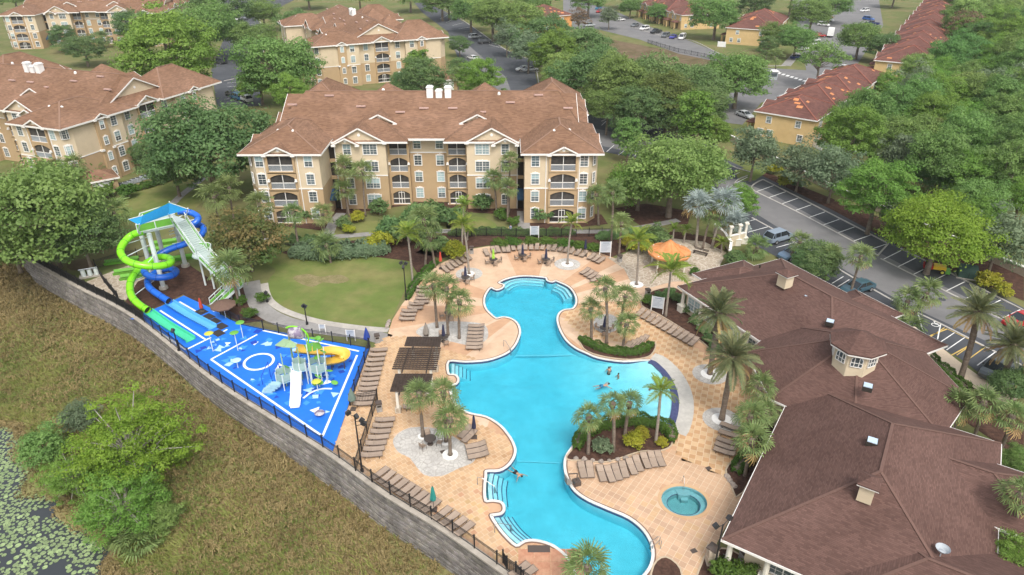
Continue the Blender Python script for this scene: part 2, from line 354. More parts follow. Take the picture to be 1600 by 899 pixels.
# ---------------------------------------------------------------- deck
DECKPX = [(606, 522), (613, 500), (628, 476), (652, 446), (684, 414), (738, 389), (800, 379), (868, 378), (925, 391), (962, 404), (985, 392), (1040, 372), (1100, 378), (1135, 395), (1120, 425), (1065, 452), (1110, 490), (1215, 600), (1225, 640), (1140, 800), (1100, 899), (1090, 940), (800, 940)]
DECK = PX(DECKPX) + [wall_at(s)[0] - wall_nrm(s) * 0.32 for s in np.linspace(WS[-9] + 2, 71.3, 24)] + PX([(518.5, 711), (545, 634), (578, 545), (604, 540)])
M['deck'] = mat('deck_concrete', (0.52, 0.33, 0.20), 0.8, (0.45, 0.27, 0.16), 0.4, 0.07, 0.15, 10, world=True)
def deck_nodes(m):
    t = m.node_tree; L = t.links.new; b = t.nodes['Principled BSDF']; old = b.inputs['Base Color'].links[0].from_socket
    ge = _n(t, 'ShaderNodeNewGeometry'); mp = _n(t, 'ShaderNodeMapping'); c0 = P(828, 478); mp.inputs['Location'].default_value = (-c0.x, -c0.y, 0); L(ge.outputs['Position'], mp.inputs['Vector'])
    gr = _n(t, 'ShaderNodeTexGradient', gradient_type='RADIAL'); L(mp.outputs[0], gr.inputs['Vector'])
    cr = _n(t, 'ShaderNodeValToRGB'); cr.color_ramp.interpolation = 'CONSTANT'; E = cr.color_ramp.elements
    peach, orange, pale = (0.56, 0.39, 0.265, 1), (0.50, 0.305, 0.185, 1), (0.58, 0.425, 0.30, 1)
    seq = [(0.0, orange), (0.05, peach), (0.105, pale), (0.115, orange), (0.155, pale), (0.165, peach), (0.205, pale), (0.215, orange), (0.25, pale), (0.262, peach), (0.30, orange), (0.335, pale), (0.35, peach), (0.385, pale), (0.395, orange), (0.43, peach), (0.47, pale), (0.48, orange), (0.515, pale), (0.53, peach), (0.56, pale), (0.575, orange), (0.605, pale), (0.62, orange), (0.65, peach), (0.70, pale), (0.72, orange), (0.78, peach), (0.9, orange), (0.95, peach)]
    E[0].position, E[0].color = seq[0]; E[1].position, E[1].color = seq[1]
    for p_, c_ in seq[2:]: e = E.new(p_); e.color = c_
    L(gr.outputs['Fac'], cr.inputs[0])
    mx = _n(t, 'ShaderNodeMix', data_type='RGBA', blend_type='MULTIPLY'); mx.inputs['Factor'].default_value = 1
    # keep the fine wear of the concrete: old colour divided by its mean
    dv = _n(t, 'ShaderNodeMix', data_type='RGBA', blend_type='DIVIDE'); dv.inputs['Factor'].default_value = 1; L(old, dv.inputs['A']); dv.inputs['B'].default_value = (0.50, 0.31, 0.185, 1)
    L(cr.outputs[0], mx.inputs['A']); L(dv.outputs['Result'], mx.inputs['B']); L(mx.outputs['Result'], b.inputs['Base Color'])
deck_nodes(M['deck'])
dk = tag(MB().sheet_holes(DECK, [inset(POOL, 0.15), SPA], 0.0).build('pool_deck', M['deck']), kind='structure')

# pavers: each a low block with an open joint
M['paver'] = mat('paver', (0.53, 0.355, 0.21), 0.85, (0.46, 0.30, 0.172), 0.25, 0.07, 0.2, 10, world=True, tint=True)
M['grout'] = mat('paver_bed', (0.62, 0.50, 0.37), 0.9, None, 1.0, 0.08, world=True)
Z1 = PX([(604, 525), (640, 527), (700, 548), (745, 560), (700, 566), (700, 590), (712, 640), (800, 690), (800, 720), (756, 735), (756, 790), (800, 852), (860, 847), (895, 890), (890, 945), (800, 945)]) + [wall_at(s)[0] - wall_nrm(s) * 0.5 for s in np.linspace(WS[-9] + 2, 71.8, 24)] + PX([(522, 709), (547, 634), (580, 545)])
Z2 = PX([(876, 488), (930, 470), (1000, 480), (1090, 545), (1130, 590), (1215, 600), (1225, 650), (1165, 755), (1120, 740), (1060, 715), (1052, 690), (1068, 650), (1070, 620), (1060, 590), (1018, 550), (900, 520)])
Z3 = PX([(884, 725), (940, 750), (1052, 700), (1060, 715), (1120, 740), (1165, 755), (1100, 899), (1085, 945), (1020, 945), (1030, 880), (1010, 820), (900, 770)])
MULCHES = []
def pavers(zone, ang, size, bond, colour, name, others=()):
    zone = ccw(zone); ca, sa = math.cos(ang), math.sin(ang); us = [p[0] * ca + p[1] * sa for p in zone]; vs = [-p[0] * sa + p[1] * ca for p in zone]
    out = []; nu = int((max(us) - min(us)) / size) + 2; nv = int((max(vs) - min(vs)) / size) + 2
    for j in range(nv):
        for i in range(nu):
            u = min(us) + (i + (0.5 if bond and j % 2 else 0)) * size; v = min(vs) + j * size
            p = Vector((u * ca - v * sa, u * sa + v * ca))
            if inside(p, zone) and not inside(p, POOLIN) and not inside(p, SPAX) and not any(inside(p, q) for q in others): out.append((p, colour(i, j)))
    return [(p, ang, size, c) for p, c in out]
POOLIN = inset(POOL, 0.05); SPAX = [SPA_C + (p - SPA_C) * 1.15 for p in SPA]
rc = random.Random(5)
def c1(i, j):
    v = rc.uniform(0.9, 1.08); return (v, v * 0.99, v * 0.97) if rc.random() < 0.8 else (v * 0.9, v * 0.84, v * 0.78)
def c2(i, j):
    v = rc.uniform(0.93, 1.06); return (v * 1.08, v * 1.12, v * 1.12) if (i + j) % 2 else (v * 0.94, v * 0.85, v * 0.75)
def c3(i, j):
    v = rc.uniform(0.93, 1.05); return (v * 0.98, v * 0.98, v * 1.08)
TILES = pavers(Z1, R(38), 0.52, True, c1, 'z1') 
TILES += pavers(Z2, R(-20), 0.62, False, c2, 'z2', [ccw(Z3)])
TILES += pavers(Z3, R(-35), 0.58, False, c3, 'z3')
BLOBS = {'lower': [(614, 690), (622, 678), (640, 669), (665, 668), (690, 673), (720, 690), (741, 708), (740, 722), (715, 733), (690, 744), (665, 743), (651, 730), (640, 716), (622, 706)],
         'upper': [(650, 519), (665, 508), (690, 503), (725, 503), (755, 507), (763, 520), (758, 533), (735, 540), (700, 533), (665, 528)],
         'isle': [(928, 500), (940, 492), (958, 493), (966, 503), (963, 516), (945, 521), (930, 514)]}
BL = {k: ccw([p.xy for p in spline([q.to_3d() for q in PX(v)], 4, True)]) for k, v in BLOBS.items()}
TILES = [t for t in TILES if not any(inside(t[0], b) for b in BL.values())]
TILES.sort(key=lambda t: t[0].length)
def visible(p): 
    d = p.y * _c + CAM_H * _s; u = 800 + FPX * p.x / d; v = 449.5 + FPX * (-p.y * _s + CAM_H * _c) / d; return 0 < u < 1600 and 0 < v < 899
beds = MB()
for p, ang, size, col in TILES:
    beds.T = Matrix.Translation((p.x, p.y, 0.003)) @ Matrix.Rotation(ang, 4, 'Z'); h = size / 2; beds.add([(-h, -h, 0), (h, -h, 0), (h, h, 0), (-h, h, 0)], [(0, 1, 2, 3)])
beds.build('paver_bed', M['grout'], dk)
mb = MB(); singles = 0; base_mesh = {}
for p, ang, size, col in TILES:
    h = size / 2 - 0.015
    if singles < 300 and visible(p):
        key = (round(size, 2), tuple(round(c * 8) / 8 for c in col))
        if key not in base_mesh:
            q = MB(); q.col = key[1]; q.add([(-h, -h, 0), (h, -h, 0), (h, h, 0), (-h, h, 0), (-h + .006, -h + .006, .014), (h - .006, -h + .006, .014), (h - .006, h - .006, .014), (-h + .006, h - .006, .014)], [(4, 5, 6, 7), (0, 1, 5, 4), (1, 2, 6, 5), (2, 3, 7, 6), (3, 0, 4, 7)]); base_mesh[key] = q.mesh('paver', M['paver'])
        obj('paver', base_mesh[key], dk, (p.x, p.y, 0.0), ang); singles += 1; continue
    mb.col = col; mb.T = Matrix.Translation((p.x, p.y, 0)) @ Matrix.Rotation(ang, 4, 'Z')
    mb.add([(-h, -h, 0), (h, -h, 0), (h, h, 0), (-h, h, 0), (-h + .006, -h + .006, .014), (h - .006, -h + .006, .014), (h - .006, h - .006, .014), (-h + .006, h - .006, .014)], [(4, 5, 6, 7), (0, 1, 5, 4), (1, 2, 6, 5), (2, 3, 7, 6), (3, 0, 4, 7)])
mb.T = None
o = mb.build('pavers', M['paver'], dk); o['kind'] = 'stuff'
# pale stone islands round the palms
M['palestone'] = mat('pale_stone', (0.50, 0.48, 0.45), 0.9, (0.40, 0.38, 0.36), 0.9, 0.12, 0.3, 6, world=True)
def voro(m, scale, dark):
    t = m.node_tree; b = t.nodes['Principled BSDF']; L = t.links.new; old = b.inputs['Base Color'].links[0].from_socket
    ge = _n(t, 'ShaderNodeNewGeometry'); vo = _n(t, 'ShaderNodeTexVoronoi', feature='DISTANCE_TO_EDGE'); vo.inputs['Scale'].default_value = scale; L(ge.outputs['Position'], vo.inputs['Vector'])
    lt = _n(t, 'ShaderNodeMath', operation='LESS_THAN'); lt.inputs[1].default_value = 0.05; L(vo.outputs['Distance'], lt.inputs[0])
    mx = _n(t, 'ShaderNodeMix', data_type='RGBA'); L(lt.outputs[0], mx.inputs['Factor']); L(old, mx.inputs['A']); mx.inputs['B'].default_value = (*dark, 1); L(mx.outputs['Result'], b.inputs['Base Color'])
voro(M['palestone'], 2.2, (0.36, 0.34, 0.31))
for k, b_ in BL.items(): MB().prism(b_, 0.0, 0.018, bottom=False).build('stone_island', M['palestone'], dk)
M['flag'] = mat('flagstone', (0.40, 0.335, 0.26), 0.9, (0.31, 0.25, 0.19), 0.5, 0.15, 0.3, 6, world=True); voro(M['flag'], 1.3, (0.5, 0.44, 0.36))
FLAG = PX([(948, 402), (962, 404), (985, 392), (1040, 372), (1100, 378), (1135, 395), (1120, 425), (1085, 440), (1052, 440), (1015, 450), (985, 440), (975, 420)])
MB().prism(FLAG, 0.0, 0.02, bottom=False).build('flagstone_paving', M['flag'], dk)
M['beachcrete'] = mat('beach_concrete', (0.5, 0.48, 0.44), 0.8, (0.42, 0.4, 0.37), 0.8, 0.08, world=True)
bp_ = [POOL[i] for i in sorted(BEACH)]
if (bp_[0] - POOL[_i0]).length > 3: bp_ = bp_[::-1]
nb = len(bp_)
def offs(path, d):
    out = []
    for i in range(len(path)):
        t = (path[min(i + 1, len(path) - 1)] - path[max(i - 1, 0)]).normalized(); out.append(path[i] + Vector((-t.y, t.x)) * d)
    return out
sgn = 1 if not inside(offs(bp_, 0.6)[nb // 2], POOL) else -1
MB().prism(bp_ + offs(bp_, sgn * 1.5)[::-1], 0.0, 0.02, bottom=False).build('beach_apron', M['beachcrete'], dk)
M['navytile'] = mat('navy_tile', (0.045, 0.055, 0.14), 0.35, (0.07, 0.08, 0.18), 3, 0.2, world=True)
MB().prism(offs(bp_, -sgn * 0.75) + offs(bp_, sgn * 0.02)[::-1], -0.06, 0.012, bottom=False).build('tile_band', M['navytile'], dk)

# ---------------------------------------------------------------- pool
pool = thing('swimming_pool', 'large winding turquoise swimming pool with beach entry beside the clubhouse', 'pool', (0, 0, 0))
M['coping'] = mat('pool_coping', (0.66, 0.64, 0.60), 0.6, (0.56, 0.54, 0.5), 0.8, 0.06, world=True)
M['plaster'] = mat('pool_plaster', (0.31, 0.67, 0.73), 0.6, (0.38, 0.74, 0.80), 0.28, 0.06, world=True, detail=3)  # paler mottling imitates light rippling over the basin, put into the plaster colour
mb = MB(); n = len(POOL); A = inset(POOL, 0.0); B_ = inset(POOL, 0.25); Dk = inset(POOL, -0.12); wallm = MB(); tilem = MB(); edgem = MB()
for i in range(n):
    j = (i + 1) % n
    if not (i in BEACH and j in BEACH):
        mb.add([(A[i].x, A[i].y, 0.0), (A[j].x, A[j].y, 0.0), (A[j].x, A[j].y, 0.05), (A[i].x, A[i].y, 0.05), (B_[j].x, B_[j].y, 0.05), (B_[i].x, B_[i].y, 0.05), (B_[j].x, B_[j].y, -0.04), (B_[i].x, B_[i].y, -0.04)], [(0, 1, 2, 3), (3, 2, 4, 5), (5, 4, 6, 7)])
        edgem.add([(Dk[i].x, Dk[i].y, 0.0), (Dk[j].x, Dk[j].y, 0.0), (Dk[j].x, Dk[j].y, 0.03), (Dk[i].x, Dk[i].y, 0.03), (A[j].x, A[j].y, 0.03), (A[i].x, A[i].y, 0.03)], [(0, 1, 2, 3), (3, 2, 4, 5)])
        tilem.add([(B_[i].x, B_[i].y, -0.04), (B_[j].x, B_[j].y, -0.04), (B_[j].x, B_[j].y, -0.3), (B_[i].x, B_[i].y, -0.3)], [(0, 1, 2, 3)])
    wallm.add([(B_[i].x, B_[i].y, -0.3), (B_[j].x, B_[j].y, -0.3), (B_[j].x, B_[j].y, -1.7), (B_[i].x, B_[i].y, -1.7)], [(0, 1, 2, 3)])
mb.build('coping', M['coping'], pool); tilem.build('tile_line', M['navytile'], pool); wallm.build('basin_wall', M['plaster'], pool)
M['edging'] = mat('brown_edging', (0.17, 0.10, 0.075), 0.8, None, 2, 0.1, world=True); 
BPc = P(1040, 620).xy
def bed_z(p):
    d = min((p - q).length for q in BEACHPTS); return -0.05 - min(1.25, max(0.0, d * 0.105 - 0.02))
xs = np.arange(min(p.x for p in POOL) - .5, max(p.x for p in POOL) + 1.0, 0.6); ys = np.arange(min(p.y for p in POOL) - .5, max(p.y for p in POOL) + 1.0, 0.6)
fm = MB(); idx = {}; PO = inset(POOL, -0.8)
for i, x in enumerate(xs):
    for j, y in enumerate(ys):
        if inside((x, y), PO): idx[i, j] = len(fm.v); fm.v.append((x, y, bed_z(Vector((x, y)))))
for (i, j), k in idx.items():
    q = [(i + 1, j), (i + 1, j + 1), (i, j + 1)]
    if all(t in idx for t in q): fm.f.append((k, idx[q[0]], idx[q[1]], idx[q[2]])); fm.m.append(0); fm.c.append((1, 1, 1))
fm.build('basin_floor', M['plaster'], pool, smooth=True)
M['stepw'] = mat('step_plaster', (0.44, 0.72, 0.78), 0.6, None, 1, 0.04, world=True)
for path, k0 in (([(759, 736), (756, 750), (755.5, 764), (757, 783)], 4), ([(766, 808), (774, 821), (787, 837), (804, 852)], 4), ([(700, 567), (699.5, 583)], 5), ([(780, 443), (792, 435.5), (811, 431.5), (832, 431.5), (852, 433.5)], 3), ([(874, 440.5), (890, 448.5), (899, 461)], 3)):
    pp = [q.xy for q in spline([q.to_3d() for q in PX(path)], 4)]
    sg = 1 if inside(offs(pp, 0.9)[len(pp) // 2], POOL) else -1
    for k in range(k0):
        zt = -0.22 - 0.24 * k
        MB().prism(offs(pp, sg * (0.40 + 0.42 * k)) + offs(pp, sg * (0.82 + 0.42 * k))[::-1], -1.35, zt, bottom=False).build('step', M['stepw'], pool)
        MB().prism(offs(pp, sg * (0.75 + 0.42 * k)) + offs(pp, sg * (0.83 + 0.42 * k))[::-1], zt + 0.004, zt + 0.012, bottom=False).build('step_edge', M['navytile'], pool)
def watermat(name, absorb, dens):
    m = bpy.data.materials.new(name); m.use_nodes = True; t = m.node_tree; L = t.links.new; o = t.nodes['Material Output']; t.nodes.remove(t.nodes['Principled BSDF'])
    tr = _n(t, 'ShaderNodeBsdfTransparent'); gl = _n(t, 'ShaderNodeBsdfGlossy'); gl.inputs['Roughness'].default_value = 0.05; fr = _n(t, 'ShaderNodeFresnel'); fr.inputs[0].default_value = 1.33
    ge = _n(t, 'ShaderNodeNewGeometry'); nz = _n(t, 'ShaderNodeTexNoise'); nz.inputs['Scale'].default_value = 1.1; nz.inputs['Detail'].default_value = 4; nz.inputs['Distortion'].default_value = 1.5; L(ge.outputs['Position'], nz.inputs['Vector'])
    n2 = _n(t, 'ShaderNodeTexNoise'); n2.inputs['Scale'].default_value = 0.22; n2.inputs['Detail'].default_value = 3; n2.inputs['Distortion'].default_value = 2.5; L(ge.outputs['Position'], n2.inputs['Vector'])
    ad = _n(t, 'ShaderNodeMath', operation='MULTIPLY_ADD'); L(n2.outputs['Fac'], ad.inputs[0]); ad.inputs[1].default_value = 2.0; L(nz.outputs['Fac'], ad.inputs[2])
    bp = _n(t, 'ShaderNodeBump'); bp.inputs['Strength'].default_value = 0.6; bp.inputs['Distance'].default_value = 0.15; L(ad.outputs[0], bp.inputs['Height']); L(bp.outputs[0], gl.inputs['Normal']); L(bp.outputs[0], fr.inputs['Normal'])
    mx = _n(t, 'ShaderNodeMixShader'); L(fr.outputs[0], mx.inputs[0]); L(tr.outputs[0], mx.inputs[1]); L(gl.outputs[0], mx.inputs[2]); L(mx.outputs[0], o.inputs['Surface'])
    va = _n(t, 'ShaderNodeVolumeAbsorption'); va.inputs['Color'].default_value = (*absorb, 1); va.inputs['Density'].default_value = dens; L(va.outputs[0], o.inputs['Volume']); return m
M['water'] = watermat('pool_water', (0.19, 0.84, 0.92), 0.68)
wi = inset(POOL, 0.22); q = MB(); q.sheet_holes(wi, [], -0.085); q.prism(wi, -2.0, -0.085, False, False); q.sheet_holes(wi, [], -2.0); q.build('water', M['water'], pool)
for a_, b_2 in (((806, 546), (903, 545)), ((806, 706), (885, 709)), ((700, 566), (800, 546)) if False else ((888, 545), (905, 546))):
    A_, B2 = P(*a_).xy, P(*b_2).xy; z_ = max(bed_z(A_.lerp(B2, k / 4)) for k in range(5)) + .02; MB().strip([A_, B2], .16, z_ - .04, z_).build('depth_line', M['stepw'], pool)
# seam
M['edgeblue'] = M['navytile']
# spa
spa = thing('hot_tub', 'small round turquoise hot tub with steps set in pink pavers', 'hot tub', (SPA_C.x, SPA_C.y, 0))
def ell(a, b, n=40): return [(a * math.cos(2 * math.pi * k / n), b * math.sin(2 * math.pi * k / n)) for k in range(n)]
M['spaplaster'] = mat('spa_plaster', (0.20, 0.43, 0.48), 0.6, (0.17, 0.38, 0.43), 1, 0.05)
MB().band(ell(2.28, 2.08), 0, 0.32, -0.02, 0.04).build('coping', M['paver'], spa)
q = MB(); e0 = ell(2.0, 1.8); 
q.band(ell(2.0, 1.8), 0, 0.05, -1.0, -0.02); q.sheet(ell(2.0, 1.8), -0.9); q.build('basin', M['spaplaster'], spa)
q = MB(); q.band(ell(1.95, 1.75), 0.0, 0.5, -0.9, -0.4); q.build('bench', M['spaplaster'], spa)
q = MB(); q.band(ell(1.46, 1.26), 0.0, 0.05, -0.42, -0.39); q.build('bench_edge', M['navytile'], spa)
for k in range(2):
    MB().prism([(0.15 - 0.55 + 0.2 * k, 1.75), (0.15 + 0.75 - .2 * k, 1.75), (0.15 + 0.6 - .2 * k, 0.95 - 0.35 * k), (0.15 - 0.4 + .2 * k, 0.95 - 0.35 * k)], -0.9, -0.3 - 0.25 * k).build('step', M['spaplaster'], spa)
M['spawater'] = watermat('spa_water', (0.35, 0.8, 0.78), 0.5)
MB().prism(ell(1.97, 1.77), -1.2, -0.12).build('water', M['spawater'], spa)
M['steel'] = mat('steel_rail', (0.4, 0.4, 0.41), 0.3, None, 2, 0.03, metal=0.9)
MB().tube([(0.35, 2.3, 0), (0.35, 2.3, 0.75), (0.35, 1.95, 0.82), (0.32, 1.6, 0.4), (0.32, 1.55, -0.3)], 0.02, 6).build('handrail', M['steel'], spa)
edgem.build('edging', M['edging'], pool)
# ================================================================ roads, parking, paths
def sheetpx(name, pts, z, m, parent=None, smooth=0):
    pp = PX(pts)
    if smooth: pp = [q.xy for q in spline([p.to_3d() for p in pp], smooth, True)]
    o = MB().sheet(pp, z).build(name, m, parent)
    return tag(o, kind='structure') if parent is None else o
M['thin'] = mat('thin_turf', (0.17, 0.155, 0.07), .95, (0.24, 0.2, 0.11), .9, .2, .5, 5, world=True, spec=.1)
# lawns and beds
sheetpx('lawn', [(392, 398), (450, 386), (560, 390), (640, 395), (660, 410), (632, 455), (608, 505), (590, 513), (520, 507), (450, 490), (425, 470), (418, 440), (430, 420)], -0.045, M['lawn'], smooth=3)
sheetpx('lawn', [(600, 352), (640, 338), (700, 350), (690, 362), (600, 364)], -0.04, M['lawn'], smooth=3)
sheetpx('lawn', [(550, 350), (590, 345), (600, 358), (553, 364)], -0.04, M['lawn'], smooth=3)
sheetpx('lawn', [(700, 345), (745, 338), (775, 350), (765, 362), (705, 360)], -0.04, M['lawn'], smooth=3)
sheetpx('lawn', [(180, 310), (300, 275), (330, 290), (300, 330), (210, 345), (170, 335)], -0.045, M['lawn'], smooth=2)
sheetpx('mulch_bed', [(415, 350), (520, 362), (540, 335), (640, 320), (700, 330), (790, 335), (812, 345), (840, 362), (950, 350), (940, 335), (830, 325), (640, 312), (520, 322)], -0.035, M['mulch'])
sheetpx('mulch_bed', [(690, 365), (760, 362), (900, 365), (990, 362), (1060, 362), (1140, 375), (1135, 392), (1040, 370), (985, 390), (955, 402), (925, 390), (868, 376), (800, 377), (735, 388), (690, 404), (650, 395)], -0.03, M['mulch'])
sheetpx('mulch_bed', [(440, 395), (470, 383), (560, 375), (640, 372), (690, 366), (680, 400), (655, 432), (640, 408), (560, 398), (470, 404)], -0.03, M['mulch'])
sheetpx('mulch_bed', [(215, 440), (290, 410), (335, 440), (345, 470), (318, 478), (286, 460), (250, 478), (205, 495), (190, 480)], -0.03, M['mulch'])
sheetpx('mulch_bed', [(345, 440), (400, 440), (402, 480), (420, 500), (380, 505), (345, 488)], -0.03, M['mulch'])
sheetpx('mulch_bed', [(960, 325), (1010, 318), (1080, 330), (1075, 350), (1000, 352)], -0.03, M['mulch'])
sheetpx('sand_yard', [(135, 440), (185, 420), (215, 410), (250, 405), (262, 425), (232, 445), (205, 470), (165, 465)], -0.035, M['flag'])
sheetpx('gravel_patch', [(105, 412), (130, 404), (148, 410), (140, 420), (112, 422)], -0.04, M['dirt'], smooth=3)
sheetpx('bare_patch', [(458, 433), (480, 428), (500, 432), (530, 429), (546, 437), (528, 443), (505, 441), (488, 448), (468, 442)], -0.04, M['thin'], smooth=3)
# planting beds by the clubhouse, raised a little above the pavers
M['bedkerb'] = mat('bed_kerb', (0.45, 0.36, 0.26), 0.85, None, 1, 0.1, world=True)
def bed(pts):
    pp = ccw([q.xy for q in spline([p.to_3d() for p in PX(pts)], 3, True)])
    o = tag(MB().prism(pp, 0.0, 0.07, bottom=False).build('planting_bed', M['mulch']), kind='structure')
    MB().band(pp, -0.12, 0.02, 0.0, 0.11).build('kerb', M['bedkerb'], o); return pp
BED1 = bed([(1003, 478), (1008, 464), (1022, 455), (1048, 450), (1066, 458), (1112, 497), (1130, 545), (1122, 560), (1098, 535), (1030, 492)])
BED2 = bed([(1135, 735), (1150, 718), (1163, 712), (1215, 640), (1222, 650), (1160, 770), (1143, 757)])
BED3 = bed([(886, 718), (896, 702), (912, 682), (940, 667), (980, 661), (1012, 663), (1035, 668), (1049, 678), (1048, 697), (1030, 705), (1000, 706), (950, 722), (915, 720)])
BED4 = bed([(905, 524), (917, 534), (946, 545), (977, 551), (1003, 546), (1016, 535), (1024, 540), (1017, 555), (1000, 561), (975, 562), (936, 556), (912, 545)])
BED5 = bed([(1022, 885), (1040, 872), (1062, 890), (1060, 920), (1020, 920)])
BED6 = bed([(1098, 880), (1108, 868), (1140, 860), (1200, 905), (1180, 930), (1090, 930)])

# asphalt
road = sheetpx('parking_lot', [(905, 180), (965, 180), (1035, 200), (1125, 245), (1200, 279), (1300, 328), (1405, 384), (1600, 481), (1680, 520), (1680, 640), (1600, 600), (1560, 605), (1500, 560), (1420, 515), (1330, 470), (1230, 410), (1165, 375), (1150, 330), (1100, 290), (1010, 250), (930, 235)], -0.02, M['asphalt'])
def pstrip(name, pts, w, z0, z1, m, parent=None, n=4, kind='structure'):
    pp = [q.xy for q in spline([p.to_3d() for p in PX(pts)], n)] if n else PX(pts)
    o = MB().strip(pp, w, z0, z1).build(name, m, parent)
    if parent is None: tag(o, kind=kind)
    return o
sheetpx('drive_lane', [(925, 200), (1000, 215), (1075, 245), (1135, 275), (1200, 300), (1270, 338), (1355, 385), (1450, 435), (1600, 510), (1680, 550), (1680, 600), (1600, 560), (1420, 478), (1325, 425), (1215, 355), (1160, 320), (1110, 285), (1020, 245), (940, 228)], -0.014, M['lane'])
pstrip('gutter', [(1178, 298), (1240, 328), (1320, 370), (1372, 399)], 0.32, -0.02, 0.006, M['kerb'])
pstrip('gutter', [(1376, 404), (1450, 441), (1520, 476), (1600, 516), (1660, 546)], 0.32, -0.02, 0.006, M['kerb'])
pstrip('gutter', [(1175, 340), (1215, 362), (1260, 390), (1330, 432), (1400, 472), (1470, 506), (1560, 552), (1640, 592)], 0.3, -0.02, 0.006, M['kerb'])
for pts in ([(1192, 281), (1240, 305), (1320, 346), (1388, 381)], [(1407, 389), (1450, 410), (1520, 445), (1600, 486), (1660, 516)], [(1192, 281), (1180, 287), (1174, 293), (1178, 298)], [(1148, 287), (1153, 281), (1168, 275)], [(1038, 204), (1090, 226), (1140, 258), (1175, 270)], [(1372, 399), (1388, 381)], [(940, 190), (965, 184), (1035, 205)]):
    pstrip('kerb', pts, 0.22, -0.03, 0.12, M['kerb'])
def linepx(a, b, w=0.12, m='paint_white', z=0.0): 
    MB().strip(PX([a, b]), w, -0.013, z - 0.006).build('bay_line', M[m], road)
def stalls(a0, a1, b0, b1, n, m='paint_white'):
    A0, A1, B0, B1 = [P(*q).xy for q in (a0, a1, b0, b1)]
    for k in range(n + 1):
        t = k / n; MB().strip([A0.lerp(A1, t), B0.lerp(B1, t)], 0.13, -0.018, -0.004).build('bay_line', M[m], road)
stalls((1209, 290), (1386, 381), (1182, 299.5), (1360, 390), 8)
stalls((1409, 391), (1626, 500), (1379, 406), (1596, 514), 8)
stalls((1148, 352), (1262, 413), (1182, 342.5), (1296, 404), 5)
stalls((1420, 505), (1465, 530), (1400, 472), (1470, 506), 2)
stalls((1120, 250), (1168, 277), (1100, 253), (1150, 286), 4)
stalls((950, 187), (1033, 206), (940, 196), (1020, 220), 5)
stalls((930, 232), (985, 248), (940, 222), (1000, 238), 3)
for k in range(7):      # hatched access aisle by the clubhouse door
    linepx((1447 + 16 * k, 531 + 8 * k), (1476 + 16 * k, 512 + 7.5 * k), 0.11, 'paint_yellow' if k in (0, 3, 4) else 'paint_white')
linepx((1443, 529), (1480, 514), 0.16, 'paint_yellow'); linepx((1480, 514), (1560, 552), 0.12, 'paint_yellow'); linepx((1485, 556), (1520, 537), 0.16, 'paint_yellow')
for k in range(4): linepx((1300 + 9 * k, 443 + 5 * k), (1318 + 9 * k, 432 + 5 * k), 0.12)
# wheelchair mark
wc = MB(); c0 = P(1462, 507); 
for a, b in (((-.15, .5), (-.05, .1)), ((-.05, .1), (.4, .05)), ((.4, .05), (.5, -.35)), ((-.12, .32), (.3, .3))): wc.strip([Vector(a), Vector(b)], 0.1, 0, 0.014)
wc.band([(0.45 * math.cos(t) - .05, 0.45 * math.sin(t) - .15) for t in [2 * math.pi * k / 18 for k in range(18)]], 0, .1, 0, 0.012); wc.cyl((-.15, .65, 0), .11, .012)
wc.build('wheelchair_mark', M['paint_white'], road, loc=(c0.x, c0.y, -0.018), rz=R(-30))
MB().cyl((0, 0, 0), 0.45, 0.012, 16).build('manhole_cover', M['asphalt'], road, loc=P(1472, 468, -0.008))
# sidewalk along the clubhouse entrance, verge
pstrip('pavement', [(1415, 512), (1450, 540), (1490, 572), (1530, 600), (1580, 628)], 2.4, -0.02, 0.06, M['grout'])
sheetpx('mulch_bed', [(1402, 388), (1600, 470), (1600, 420), (1400, 350), (1300, 310), (1180, 262), (1180, 280), (1300, 330)], -0.03, M['mulch'])
sheetpx('mulch_bed', [(1250, 420), (1420, 500), (1440, 540), (1540, 620), (1600, 660), (1600, 720), (1480, 640), (1380, 520)], -0.025, M['mulch'])
sheetpx('lawn', [(1148, 268), (1172, 258), (1200, 268), (1180, 282), (1155, 283)], -0.015, M['lawn'])
# far streets
street = sheetpx('street', [(880, -5), (950, 12), (1010, 40), (1080, 65), (1135, 88), (1180, 105), (1260, 110), (1250, 60), (1240, 15), (1235, -20), (1370, -20), (1380, 40), (1340, 100), (1300, 140), (1190, 160), (1160, 195), (1120, 190), (1140, 140), (1130, 98), (1060, 84), (1000, 62), (930, 45), (880, 45)], -0.02, M['lane'])
sheetpx('lot', [(640, -5), (690, 15), (735, 40), (790, 78), (832, 95), (842, 140), (836, 160), (770, 160), (745, 120), (715, 90), (700, 50), (660, 20)], -0.02, M['asphalt'])
sheetpx('drive_lane', [(700, 60), (725, 65), (760, 95), (790, 120), (805, 160), (780, 160), (765, 120), (735, 95), (712, 80)], -0.014, M['lane'])
sheetpx('lot', [(345, 10), (395, 10), (415, 60), (405, 110), (410, 165), (340, 170), (330, 110), (350, 60)], -0.02, M['asphalt'])
sheetpx('lot', [(330, -20), (500, -20), (420, 20), (340, 15)], -0.021, M['asphalt'])
stallsets = [((690, 22), (755, 62), (705, 18), (735, 42), 7), ((740, 68), (820, 112), (758, 64), (838, 100), 7), ((808, 118), (842, 118), (808, 135), (842, 135), 1)]
for k in range(9): MB().strip([P(688 + 9.5 * k, 30 + 5 * k).xy, P(702 + 11 * k, 22 + 6.8 * k).xy], 0.14, -0.018, -0.004).build('bay_line', M['paint_white'], road)
for k in range(7): MB().strip([P(375 + 1.5 * k, 40 + 3.2 * k).xy, P(402, 38 + 3 * k).xy], 0.14, -0.018, -0.004).build('bay_line', M['paint_white'], road)
for k in range(5): MB().strip([P(355, 130 + 6 * k).xy, P(385, 127 + 6 * k).xy], 0.14, -0.018, -0.004).build('bay_line', M['paint_white'], road)
